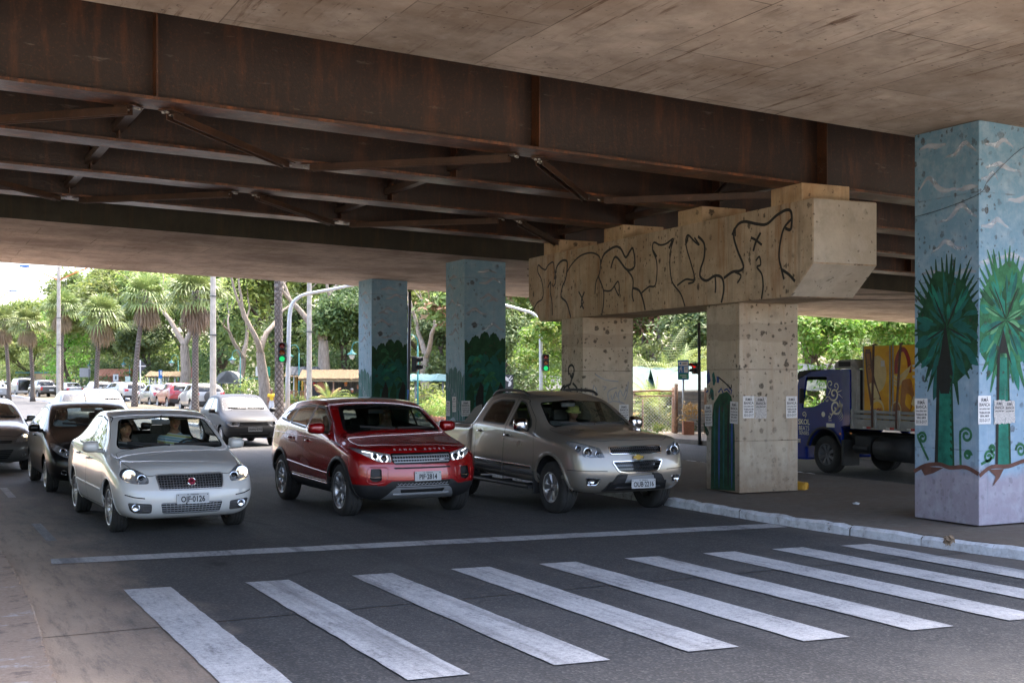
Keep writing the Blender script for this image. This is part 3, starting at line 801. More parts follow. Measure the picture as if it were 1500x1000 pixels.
# profile in (q,z); extrude across p
prof = [(0, 3.56), (0, 4.47), (9.4, 4.47), (9.4, 3.60), (8.85, 3.12), (.52, 3.12)]
Mx = Matrix(((0, 0, 1, 0), (1, 0, 0, 0), (0, 1, 0, 0), (0, 0, 0, 1)))   # (q,z,h)->(p=h,q,z)
prism(bm, prof, 0, W0, 0, Mx)
bmesh.ops.recalc_face_normals(bm, faces=bm.faces)
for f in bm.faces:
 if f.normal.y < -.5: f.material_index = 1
bmesh.ops.bevel(bm, geom=list(bm.edges), offset=.012, segments=2, affect='EDGES')
obj('crosshead', bm, [m_pier, m_pierend], pier)
for q in (2.0, 7.0):
 bm = NB(); box(bm, ((.13 if q < 3 else .0)+.035+.56, q+.46, 1.635), (1.12, .92, 2.97), bevel=.012); obj('column', bm, m_piercol, pier)
for q in (.32, 2.88, 5.46, 8.04):
 bm = NB(); box(bm, (.05+.43, q+.36, 4.60), (.86, .72, .262), bevel=.008); obj('pedestal', bm, m_pedestal, pier)
FCAP = Face((0, 0, 0), (0, 1, 0), (-1, 0, 0)); rot = Matrix.Rotation(RZ, 3, 'Z')
FCAP.wp0 = PI0.copy(); FCAP.wn = rot @ FCAP.n; FCAP.ws = rot @ FCAP.s
def zz(pts, o=(760, 240), k=2.7778): return [(o[0]+x/k, o[1]+y/k) for x, y in pts]
tags_ = [
 [(58,597),(75,565),(95,550),(100,520),(92,470),(78,440),(80,412),(95,425),(110,430),(120,412),(140,400),(145,430),(150,480),(140,500)],
 [(118,505),(130,480),(128,520),(135,560),(137,615)],[(145,470),(155,420),(175,395),(195,395),(198,420),(190,470),(178,500),(173,540),(195,565),(212,625)],
 [(192,450),(215,410),(250,375),(290,362),(320,370),(332,390),(330,440),(315,480),(310,530)],[(325,460),(345,515),(345,570),(338,615)],
 [(335,400),(350,365),(390,338),(415,345),(435,380),(450,360),(465,345),(472,415),(440,430),(395,378),(375,425)],[(345,515),(375,515),(405,478),(408,535),(390,500)],
 [(440,430),(465,470),(462,530),(468,560)],[(465,505),(490,515),(505,550),(515,595)],
 [(500,525),(530,500),(555,495),(563,440),(560,390),(545,350),(550,320),(575,330),(600,325),(630,305),(620,345),(615,400),(620,460),(630,490),(660,530),(677,580)],
 [(545,350),(562,378)],[(612,345),(626,310)],
 [(645,495),(680,470),(715,468),(700,400),(685,350),(680,310),(690,290),(715,315),(735,330),(715,300)],[(682,325),(690,295)],
 [(730,295),(755,325),(755,380),(740,430),(740,460),(765,475),(800,455),(828,465),(835,510),(825,565)],[(690,487),(712,480),(718,462)],[(800,460),(802,495),(800,525)],
 [(835,465),(870,440),(900,435),(915,415),(890,350),(875,290),(890,250),(920,235),(970,245),(1010,245),(1050,210),(1090,188),(1110,200),(1108,265),(1085,262)],[(868,290),(880,262),(882,295)],
 [(1110,225),(1080,262),(1065,320),(1060,380),(1070,430),(1080,470)],[(1070,430),(1100,450),(1125,478)],[(890,485),(905,455),(880,440)],
 [(945,300),(965,310),(990,330)],[(985,280),(965,320),(955,355)],[(965,395),(980,378),(985,410),(970,420),(990,450),(995,500),(988,550)],
 [(245,520),(262,560),(250,585)],[(268,520),(255,560),(265,590)]]
m_spray = paint('black_spray_paint', (.016, .016, .017), rough=.6, var=.2)
bm = NB()
for i, s in enumerate(tags_):
 P = [FCAP.px(u, v) for u, v in zz(s)]
 FCAP.stroke(bm, P, .034+.012*((i*7) % 3)/2, 0, .003+.0001*i, 5)
obj('graffiti', bm, m_spray, pier)
# painted cactus and scribbles on the pier's columns
FC1 = Face((.165, 0, 0), (0, 1, 0), (-1, 0, 0)); FC1.wp0 = PI0 + rot @ Vector((.165, 0, 0)); FC1.wn = FCAP.wn; FC1.ws = FCAP.ws
bm = NB()
def pxp(F, pts, o, k): return [F.px(o[0]+x/k, o[1]+y/k) for x, y in pts]
O5, K5 = (900, 440), 3.5714
cact = [(505, 985), (508, 640), (520, 540), (550, 490), (590, 475), (612, 500), (622, 560), (630, 700), (632, 995)]
FC1.poly(bm, pxp(FC1, cact, O5, K5), G_, .003)
for i, x in enumerate((525, 548, 572, 596, 615)):
 FC1.stroke(bm, pxp(FC1, [(x, 980), (x, 700), (x+2, 540)], O5, K5), .05, (T2_, BL_, T2_, K_, BL_)[i], .0036, 3, taper=2)
for pts in ([(510, 520), (500, 480), (505, 455), (520, 470), (522, 520)], [(488, 440), (484, 390), (495, 360), (505, 420)], [(516, 440), (512, 385), (522, 372), (532, 420), (524, 445)], [(538, 430), (535, 395), (550, 400), (548, 430)]):
 FC1.poly(bm, pxp(FC1, pts, O5, K5), BL_ if len(pts) == 4 else T2_, .004)
for pts in ([(480, 480), (492, 470)], [(545, 480), (560, 460), (570, 485)], [(575, 470), (590, 462), (605, 480)], [(600, 455), (615, 470), (610, 490)]): FC1.stroke(bm, pxp(FC1, pts, O5, K5), .03, BL_, .0042, 1)
FC1.stroke(bm, pxp(FC1, [(545, 400), (580, 430), (612, 460), (612, 440)], O5, K5), .025, K_, .0046, 2)
FC1.stroke(bm, pxp(FC1, [(470, 640), (485, 700), (492, 690), (478, 660)], O5, K5), .04, G_, .0046, 2)
obj('wall_painting', bm, PAL, pier)
bm = NB()
O6, K6 = (720, 430), 5.886
FC2 = Face((.035, 0, 0), (0, 1, 0), (-1, 0, 0)); FC2.wp0 = PI0 + rot @ Vector((.035, 0, 0)); FC2.wn = FCAP.wn; FC2.ws = FCAP.ws
for pts in ([(668, 700), (665, 640), (690, 615), (712, 640), (708, 700), (690, 740)], [(690, 740), (680, 780), (640, 800), (610, 850)], [(700, 770), (735, 810), (740, 860)], [(660, 790), (690, 860)], [(676, 680), (688, 720), (700, 680)], [(600, 830), (630, 790), (620, 860)]):
 FC2.stroke(bm, pxp(FC2, pts, O6, K6), .05, K_, .004, 3)
obj('wall_painting', bm, PAL, pier)
bm = NB()
# white scribble on the end faces (their planes face the street)
FE2 = Face((.035, 7.0, 0), (1, 0, 0), (0, -1, 0)); FE2.wp0 = PI0 + rot @ Vector((.035, 7.0, 0)); FE2.wn = rot @ FE2.n; FE2.ws = rot @ FE2.s
O7, K7 = (760, 240), 2.7778
for pts in ([(310, 855), (330, 868), (360, 880), (405, 885)], [(300, 940), (305, 900), (318, 930), (308, 945)], [(340, 905), (355, 908), (345, 920)], [(365, 965), (362, 930), (380, 915), (400, 910)], [(375, 940), (380, 960), (395, 925), (400, 950), (412, 920), (425, 945), (438, 905)], [(445, 885), (440, 930), (430, 960)], [(330, 990), (380, 965), (430, 975)], [(405, 930), (408, 965), (420, 970)]):
 FE2.stroke(bm, pxp(FE2, pts, O7, K7), .022, W_, .004, 3)
obj('wall_painting', bm, PAL, pier)
# ---------- bills pasted on the columns ----------
m_paper = mat('bill_paper', (.72, .71, .70), .8, 0, .08, 30); m_ink = mat('bill_ink', (.05, .05, .055), .8, 0, 0)
m_paper_old = mat('bill_paper_old', (.48, .46, .44), .85, 0, .35, 40)
def bill_mesh(torn=False):
 bm = NB(); rk = random.Random(4 if torn else 2)
 w_, h_ = .215, .345
 pts = []
 for i in range(40):
  s = i/40*4; k = int(s); f = s-k
  p = [(-w_/2+w_*f, -h_/2), (w_/2, -h_/2+h_*f), (w_/2-w_*f, h_/2), (-w_/2, h_/2-h_*f)][k]
  j = .018 if torn else .002
  pts.append((p[0]+(rk.random()-.5)*j, p[1]+(rk.random()-.5)*j, 0))
 flat(bm, pts, 0)
 lines = [('IRMÃ', .118, .062, .9), ('BIANCA', .062, .058, .86), ('CARTAS, BÚZIOS, TAROT', .010, .026, .62), ('TRABALHOS EM', -.035, .038, .66), ('GERAL AMOR', -.076, .036, .72), ('3213-2117', -.128, .052, .80)]
 for s, y, z, sx in lines:
  if torn and y < .0: continue
  add_text(bm, s, Matrix.Translation((0, y, .0012)), z, .0012, 1, sx=sx)
 me = bpy.data.meshes.new('bill'); bm.to_mesh(me); bm.free()
 me.materials.append(m_paper_old if torn else m_paper); me.materials.append(m_ink)
 return me
BILL, BILLT = bill_mesh(), bill_mesh(True)
def bill(F, u, v, lab, torn=False, tilt=0.0, lift=.011, sc_=1.0):
 q = on_plane(u, v, F.wp0, F.wn) + F.wn*lift
 m = frame_m(q, Vector((0, 0, 1)).cross(F.wn), F.wn) @ Matrix.Rotation(tilt, 4, 'Z') @ Matrix.Scale(sc_, 4)
 o = link('pasted_bill', BILLT if torn else BILL); o.matrix_world = m
 return tag(o, lab, 'poster', 'fortune teller bills pasted on columns')
FE1 = Face((.035, 2.0, 0), (1, 0, 0), (0, -1, 0)); FE1.wp0 = PI0 + rot @ Vector((.035, 2.0, 0)); FE1.wn = rot @ FE1.n; FE1.ws = rot @ FE1.s
bill(FC1, 1038.5, 608, 'white bill on the left edge of the painted cactus', tilt=R(2)); bill(FC1, 1076, 604, 'white bill right of the painted cactus, on the same dark face', tilt=R(-2))
bill(FE1, 1096, 596, 'clean white bill on the left part of the pale pier column face'); bill(FE1, 1114, 596.5, 'faded worn bill pasted beside a clean white one', True); bill(FE1, 1159, 596, 'white bill on the pale pier column, closest to the blue truck')
bill(FE2, 913.5, 605, 'white bill on the scribbled far pier column above the pickup')
bill(FL, 1350.5, 603, 'white bill on the shaded palm face of the right mural column', tilt=R(1), lift=.0125); bill(FR, 1441, 600, 'clean white bill on the bright palm face, left of the green trunk', lift=.0125); bill(FR, 1463, 603, 'torn leftover of a bill beside the painted green trunk', True, lift=.0125, sc_=.85); bill(FR, 1478, 603, 'narrow torn bill pasted over the painted green trunk', True, R(2), .0135, .8)
bill(PF2L, 657, 598, 'bill on the left edge of the far mural column behind the pickup', lift=.0125); bill(PF2L, 666, 592, 'bill beside another on the side face of the far mural column', lift=.0125, tilt=R(2)); bill(PF2R, 682, 598, 'bill on the front face of the far mural column, by its corner', lift=.0125)
# thin cable slung round the big mural column
m_cable = mat('black_cable', (.02, .02, .02), .6, 0, 0)
bm = NB(); tube(bm, catmull([(11.638, 11.42, 4.02), (11.635, 10.9, 4.07), (11.635, 10.345, 4.18), (11.80, 10.342, 4.36), (12.35, 10.342, 4.78), (12.91, 10.35, 5.0)], 5), .0035, 5)
tag(obj('cable', bm, m_cable), 'thin black cable wrapped slanting round the blue mural column', 'cable')
for k, (z, lab) in enumerate(((4.0, 'black cable slung under the far deck right of the pier, upper one'), (3.86, 'black cable slung under the far deck right of the pier, lower one'))):
 bm = NB(); tube(bm, catmull([(12.3, 23.4, z+.35), (16, 23.5, z+.1), (20, 23.6, z+.06), (26, 23.7, z+.25)], 6), .010, 5)
 tag(obj('cable', bm, m_cable), lab, 'cable')
# ================= vehicles =================
from mathutils.interpolate import poly_3d_calc
def carpaint(name, c, metal=.35, rough=.32, coat=1.0, dust=.10, zd=.14, spec=.5):
 t = NT(name); p = t.pos()
 n = t.noise(p, 1.7, 5, .6); z = t.sep(p)[2]
 d = t.n('MapRange'); t.l(z, d.inputs[0]); d.inputs[1].default_value = .75; d.inputs[2].default_value = .15; d.inputs[3].default_value = 0; d.inputs[4].default_value = zd
 dm = t.math('MULTIPLY', t.math('ADD', d.outputs[0], dust), t.ramp(n, [(.3, .3), (.7, 1)]), clamp=True)
 col = t.mix(dm, c, (.20, .17, .14))
 fl = t.noise(p, 900, 1, .5)
 nm = t.bump(fl, .03, .001)
 b = t.n('BsdfPrincipled')
 t._in(b.inputs['Base Color'], col); b.inputs['Metallic'].default_value = metal
 t._in(b.inputs['Roughness'], t.math('ADD', rough, t.math('MULTIPLY', dm, .5), clamp=True))
 b.inputs['Specular IOR Level'].default_value = spec; b.inputs['Coat Weight'].default_value = coat; t._in(b.inputs['Coat Roughness'], t.math('MULTIPLY', dm, .35, clamp=True))
 if metal > 0: t.l(nm, b.inputs['Normal'])
 inn = t.bsdf((.085, .083, .080), .9, 0, .2)
 g = t.n('NewGeometry'); mx = t.n('MixShader'); t.l(g.outputs['Backfacing'], mx.inputs[0]); t.l(b.outputs[0], mx.inputs[1]); t.l(inn, mx.inputs[2])
 return t.done(mx.outputs[0])
m_black = mat('black_plastic', (.022, .022, .023), .5, 0, .15, 20, spec=.4)
m_gloss = mat('gloss_black', (.010, .010, .011), .12, 0, 0, coat=.5)
m_grey_pl = mat('grey_plastic', (.10, .10, .105), .55, 0, .1, 20)
m_seam = mat('panel_gap', (.006, .006, .006), .8, 0, 0)
m_chrome = mat('chrome', (.78, .78, .79), .10, 1.0, 0)
m_alloy = mat('alloy_wheel', (.46, .46, .47), .32, .85, .1, 20)
m_alloy_dk = mat('alloy_wheel_dark', (.10, .10, .105), .35, .7, .1, 20)
m_satin = mat('satin_silver', (.40, .41, .43), .38, .55, .05, 20)
m_tyre = mat('tyre_rubber', (.026, .025, .024), .82, 0, .3, 12, bump=.3, bscale=60)
m_disc = mat('brake_dark', (.05, .048, .045), .5, .5, .1)
m_lens = glassmat('lamp_lens', (.95, .96, .97), .9)
m_glass = glassmat('car_glass', (.84, .89, .86), 1.0)
m_glass_dk = glassmat('car_glass_tinted', (.17, .20, .19), 1.05)
m_glass_ev = glassmat('car_glass_smoked', (.36, .41, .39), 1.0)
m_refl = mat('lamp_reflector', (.62, .63, .65), .18, 1.0, 0)
m_reflk = mat('lamp_bezel', (.34, .34, .35), .22, .25, .25, 30)
m_amber = mat('amber_lens', (.70, .22, .03), .15, 0, 0, coat=.6); m_redlens = mat('red_lens', (.42, .012, .012), .12, 0, 0, coat=.8)
m_lit = emat('headlamp_bulb', (1.0, .78, .48), 1.4); m_litw = emat('headlamp_bulb_white', (.85, .90, 1.0), .5)
m_cloth = mat('seat_cloth', (.10, .098, .094), .92, 0, .2, 30); m_dash = mat('dashboard_plastic', (.030, .030, .031), .7, 0, .1, 20)
m_plate = mat('plate_grey', (.46, .47, .48), .5, 0, .05, 30); m_plateink = mat('plate_ink', (.02, .02, .022), .6, 0, 0)
m_gold = mat('gold_emblem', (.60, .38, .08), .25, .8, 0); m_redbadge = mat('red_emblem', (.28, .02, .05), .3, 0, 0)
m_hr = mat('matt_headliner', (.20, .195, .18), .9, 0, 0)
PROJ = {'L': ((0, 1, 0), (1, 0, 0), .30), 'R': ((0, -1, 0), (1, 0, 0), .30), 'F': ((1, 0, 0), (0, 1, 0), .10), 'B': ((-1, 0, 0), (0, 1, 0), .10), 'T': ((0, 0, 1), (1, 0, 0), .35)}
def proj(name, ang=0.0):
 if name in PROJ:
  d, u, th = PROJ[name]; d, u = Vector(d), Vector(u)
  v = Vector((0, 1, 0)) if name == 'T' else Vector((0, 0, 1))
  return d, u, v, th
 a = R(ang); sg = 1 if name == 'DL' else -1       # diagonal views on the front corners
 return Vector((math.cos(a), sg*math.sin(a), 0)), Vector((-math.sin(a), sg*math.cos(a), 0)), Vector((0, 0, 1)), .12
def inside(p, poly):
 x, y = p; c = False; n = len(poly); j = n-1
 for i in range(n):
  xi, yi = poly[i]; xj, yj = poly[j]
  if (yi > y) != (yj > y) and x < (xj-xi)*(y-yi)/(yj-yi)+xi: c = not c
  j = i
 return c
def offset_poly(poly, d):
 n = len(poly); out = []
 ar = sum(poly[i][0]*poly[(i+1) % n][1]-poly[(i+1) % n][0]*poly[i][1] for i in range(n))
 sg = 1 if ar > 0 else -1
 for i in range(n):
  p = Vector(poly[i]); a = (p-Vector(poly[i-1])); b = (Vector(poly[(i+1) % n])-p)
  if a.length < 1e-7 or b.length < 1e-7: out.append(tuple(p)); continue
  a.normalize(); b.normalize()
  na, nb = Vector((-a.y, a.x))*sg, Vector((-b.y, b.x))*sg
  m = na+nb
  if m.length < 1e-4: m = na
  m.normalize(); k = d/max(.5, m.dot(na))
  out.append(tuple(p+m*k))
 return out
class Car:
 def __init__(self, name, label, cat, loc, rotz, stations, fbow, rbow, lvl=3, group=None, creases=()):
  self.root = thing(name, label, cat, loc, rotz, group)
  self.ref = self._cage(stations, fbow, rbow, lvl, creases)
  self.bm = bmesh.new(); self.bm.from_mesh(self.ref)
  self.rbm = bmesh.new(); self.rbm.from_mesh(self.ref); self.rbm.normal_update()
  self.rbm.faces.ensure_lookup_table()
  self.bvh = BVHTree.FromBMesh(self.rbm)
  self.tg = self.bm.faces.layers.int.new('tg')
  self.tags = {}; self.next = 1; self.parts = {}
 def _cage(self, st, fbow, rbow, lvl, creases):
  bm = NB(); rings = []
  n = len(st)
  cl = bm.edges.layers.float.new('crease_edge')
  for i, s in enumerate(st):
   x, B, Lw, Mm, S, E, zc, bow = s[:8]
   dx = s[8] if len(s) > 8 else (0, 0, 0, 0, 0)
   end = fbow if i == 0 else (-Vector(rbow) if False else [-q for q in rbow]) if i == n-1 else None
   bb = end[0] if end else 0
   tb = end[4] if end else bow
   def P(y, z, k, ex=0): return (x+dx[k]+ex, y, z)
   zt = E[1]+(zc-E[1])*.88
   half = [P(B[0]*.55, B[1], 0, bb*.7), P(*B, 0), P(*Lw, 1), P(*Mm, 2), P(*S, 3), P(*E, 4), P(E[0]*.55, zt, 4, tb*.7)]
   ring = [bm.verts.new(P(0, B[1], 0, bb))]+[bm.verts.new(p) for p in half]+[bm.verts.new(P(0, zc, 4, tb))]+[bm.verts.new((p[0], -p[1], p[2])) for p in reversed(half)]
   rings.append(ring)
  m = len(rings[0])
  for r0, r1 in zip(rings, rings[1:]):
   for k in range(m): bm.faces.new((r0[k], r0[(k+1) % m], r1[(k+1) % m], r1[k]))
  for ri, bw, sg in ((0, fbow, 1), (n-1, rbow, -1)):
   g = rings[ri]
   rows = [[g[2], g[1], g[0], g[15], g[14]]]
   for k, (a, b) in enumerate(((3, 13), (4, 12), (5, 11))):
    A, Bv = g[a], g[b]; w_ = sg*bw[k+1]
    rows.append([A]+[bm.verts.new((A.co.x+w_*q, A.co.y*f, A.co.z)) for f, q in ((.55, .7), (0, 1), (-.55, .7))]+[Bv])
   rows.append([g[6], g[7], g[8], g[9], g[10]])
   for r0, r1 in zip(rows, rows[1:]):
    for k in range(4): bm.faces.new((r0[k], r0[k+1], r1[k+1], r1[k]))
  for (i0, i1, k, val) in creases:      # lengthwise creases along a ring level
   for i in range(i0, min(i1, n-1)):
    for kk in (k, 16-k):
     e = bm.edges.get((rings[i][kk], rings[i+1][kk]))
     if e: e[cl] = val
  bmesh.ops.recalc_face_normals(bm, faces=bm.faces)
  me = bpy.data.meshes.new('cage'); bm.to_mesh(me); bm.free()
  o = bpy.data.objects.new('cage', me); COL.objects.link(o)
  md = o.modifiers.new('s', 'SUBSURF'); md.levels = lvl; md.render_levels = lvl
  bpy.context.view_layer.update()
  r = bpy.data.meshes.new_from_object(o.evaluated_get(bpy.context.evaluated_depsgraph_get()))
  bpy.data.objects.remove(o)
  return r
 def cut(self, poly, pj, val, lim=None, ang=0):
  d, u, v, th = proj(pj, ang)
  bm = self.bm; bm.normal_update()
  xs = [p[0] for p in poly]; ys = [p[1] for p in poly]
  x0, x1, y0, y1 = min(xs), max(xs), min(ys), max(ys)
  def bb(f):
   a = [q.co.dot(u) for q in f.verts]; b = [q.co.dot(v) for q in f.verts]
   return min(a), max(a), min(b), max(b)
  def ok(f):
   if f.normal.dot(d) < th: return False
   if lim and not lim(f.calc_center_median()): return False
   return True
  cand = {}
  for f in bm.faces:
   b = bb(f)
   if b[0] <= x1 and b[1] >= x0 and b[2] <= y1 and b[3] >= y0 and ok(f): cand[f] = b
  n = len(poly)
  for i in range(n):
   p, q = Vector(poly[i]), Vector(poly[(i+1) % n])
   if (q-p).length < 1e-6: continue
   ex0, ex1, ey0, ey1 = min(p.x, q.x)-1e-4, max(p.x, q.x)+1e-4, min(p.y, q.y)-1e-4, max(p.y, q.y)+1e-4
   sel = [f for f, b in cand.items() if b[0] <= ex1 and b[1] >= ex0 and b[2] <= ey1 and b[3] >= ey0]
   if not sel: continue
   e = q-p; no = (u*(-e.y)+v*e.x).normalized()
   co = u*p.x+v*p.y
   geom = list(set(sel)) + list({x for f in sel for x in f.edges}) + list({x for f in sel for x in f.verts})
   res = bmesh.ops.bisect_plane(bm, geom=geom, dist=2e-5, plane_co=co, plane_no=no)
   for f in sel: cand.pop(f, None)
   for g in res['geom']:
    if isinstance(g, bmesh.types.BMFace) and g.is_valid: cand[g] = bb(g)
  for f in cand:
   if not f.is_valid: continue
   c = f.calc_center_median()
   if inside((c.dot(u), c.dot(v)), poly): f[self.tg] = val
 def newtag(self, name, mats, parent=None, **kw):
  k = self.next; self.next += 1
  self.tags[k] = (name, mats, parent, kw); return k
 def region(self, poly, pj, name, mats, parent=None, lim=None, ang=0, **kw):
  k = self.newtag(name, mats, parent, **kw); self.cut(poly, pj, k, lim, ang); return k
 def hit(self, a, b, pj, ang=0):
  d, u, v, th = proj(pj, ang)
  o = u*a+v*b+d*6
  loc, n, i, dist = self.bvh.ray_cast(o, -d)
  if loc is None:
   loc, n, i, dist = self.bvh.find_nearest(u*a+v*b+d*3);
  return loc, self.normal(loc, i)
 def normal(self, p, i=None):
  if i is None:
   p, _, i, _ = self.bvh.find_nearest(p)
  f = self.rbm.faces[i]
  w = poly_3d_calc([x.co for x in f.verts], p)
  n = Vector()
  for x, k in zip(f.verts, w): n += x.normal*k
  return n.normalized() if n.length > 1e-6 else f.normal.copy()
 def make(self, paint):
  """split the shell into its parts and keep the smooth shading of the uncut body"""
  bm = self.bm
  groups = {}
  for f in bm.faces: groups.setdefault(f[self.tg], []).append(f)
  info = {0: ('body', [paint], None, {})}; info.update(self.tags)
  fold = {}
  self.faces_of = {}
  for k, fs in groups.items():
   name, mats, parent, kw = info[k]
   self.faces_of[k] = [[v.co.copy() for v in f.verts] for f in fs]
   if kw.get('drop'): continue
   t = kw.get('fold', k)
   fold.setdefault(t, []).append((k, fs))
  order = sorted(fold, key=lambda k: (0 if k == 0 else 1 if info[k][2] is None else 2, k))
  for k in order:
   name, mats, parent, kw = info[k]
   me = bpy.data.meshes.new(name); vmap = {}; vl = []; fl = []; mi = []
   ml = list(mats)
   for kk, fs in fold[k]:
    mm = info[kk][1][0]
    if mm not in ml: ml.append(mm)
    for f in fs:
     idx = []
     for v in f.verts:
      if v not in vmap: vmap[v] = len(vl); vl.append(v.co.copy())
      idx.append(vmap[v])
     fl.append(idx); mi.append(ml.index(mm))
   me.from_pydata(vl, [], fl)
   for m in ml: me.materials.append(m)
   for p, q in zip(me.polygons, mi): p.material_index = q; p.use_smooth = True
   nr = [self.normal(c) for c in vl]
   me.normals_split_custom_set_from_vertices(nr)
   self.parts[k] = link(name, me, self.parts[parent] if parent is not None else self.root)
   if kw.get('label'): self.parts[k]['label'] = kw['label']
  return self.parts
 def panel(self, k, depth, m, name, parent=None, pj='F', ang=0, scale=1.0, shrink=0.0):
  """a recessed panel behind region k with side walls"""
  d, u, v, th = proj(pj, ang)
  bm = NB(); vm = {}
  polys = self.faces_of[k]
  for f in polys:
   vs_ = []
   for c in f:
    key = tuple(round(x, 5) for x in c)
    if key not in vm: vm[key] = bm.verts.new(c)
    vs_.append(vm[key])
   try: bm.faces.new(vs_)
   except ValueError: pass
  bnd = [e for e in bm.edges if len(e.link_faces) == 1]
  ext = bmesh.ops.extrude_face_region(bm, geom=list(bm.faces))
  nv = [g for g in ext['geom'] if isinstance(g, bmesh.types.BMVert)]
  cen = sum((q.co for q in nv), Vector())/max(1, len(nv))
  for q in nv:
   q.co -= d*depth
   if shrink: q.co = q.co.lerp(Vector((q.co.x, cen.y, cen.z)), shrink)
  newf = set(g for g in ext['geom'] if isinstance(g, bmesh.types.BMFace))
  front = [f for f in bm.faces if f not in newf and all(q not in nv for q in f.verts)]
  bmesh.ops.delete(bm, geom=front, context='FACES')
  bmesh.ops.recalc_face_normals(bm, faces=bm.faces)
  for f in bm.faces: f.smooth = False
  return obj(name, bm, m, parent if parent is not None else self.root)
 def strip(self, bm, pts, pj, w, t=.006, ang=0, off=0.0, mi=0, closed=False, sub=4, taper=False):
  """a raised strip following the body surface along a projected line"""
  P = []
  n = len(pts); seq = list(pts)+([pts[0]] if closed else [])
  for p, q in zip(seq, seq[1:]):
   for k in range(sub): P.append((p[0]+(q[0]-p[0])*k/sub, p[1]+(q[1]-p[1])*k/sub))
  if not closed: P.append(tuple(seq[-1][:2]))
  H = [self.hit(a, b, pj, ang) for a, b in P]
  rows = []; m = len(H)
  for i, (c, nr) in enumerate(H):
   a = H[(i-1) % m if closed else max(0, i-1)][0]; b = H[(i+1) % m if closed else min(m-1, i+1)][0]
   tn = (b-a)
   if tn.length < 1e-6: tn = Vector((0, 0, 1))
   sd_ = tn.normalized().cross(nr).normalized()*(w/2)
   if taper: sd_ *= max(.15, math.sin(PI*(i+.3)/(m-.4)))
   c = c+nr*off
   rows.append([bm.verts.new(x) for x in (c-sd_-nr*.012, c-sd_+nr*t*.6, c-sd_*.55+nr*t, c+sd_*.55+nr*t, c+sd_+nr*t*.6, c+sd_-nr*.012)])
  for i in range(m if closed else m-1):
   r0, r1 = rows[i], rows[(i+1) % m]
   for k in range(5):
    f = bm.faces.new((r0[k], r1[k], r1[k+1], r0[k+1])); f.material_index = mi; f.smooth = True
  if not closed:
   for r in (rows[0], rows[-1]):
    f = bm.faces.new(r); f.material_index = mi
 def add(self, name, bm, m, parent=None, smooth=True, label=None):
  bmesh.ops.recalc_face_normals(bm, faces=bm.faces)
  o = obj(name, bm, m, parent if parent is not None else self.root, smooth=smooth)
  if label: o['label'] = label
  return o
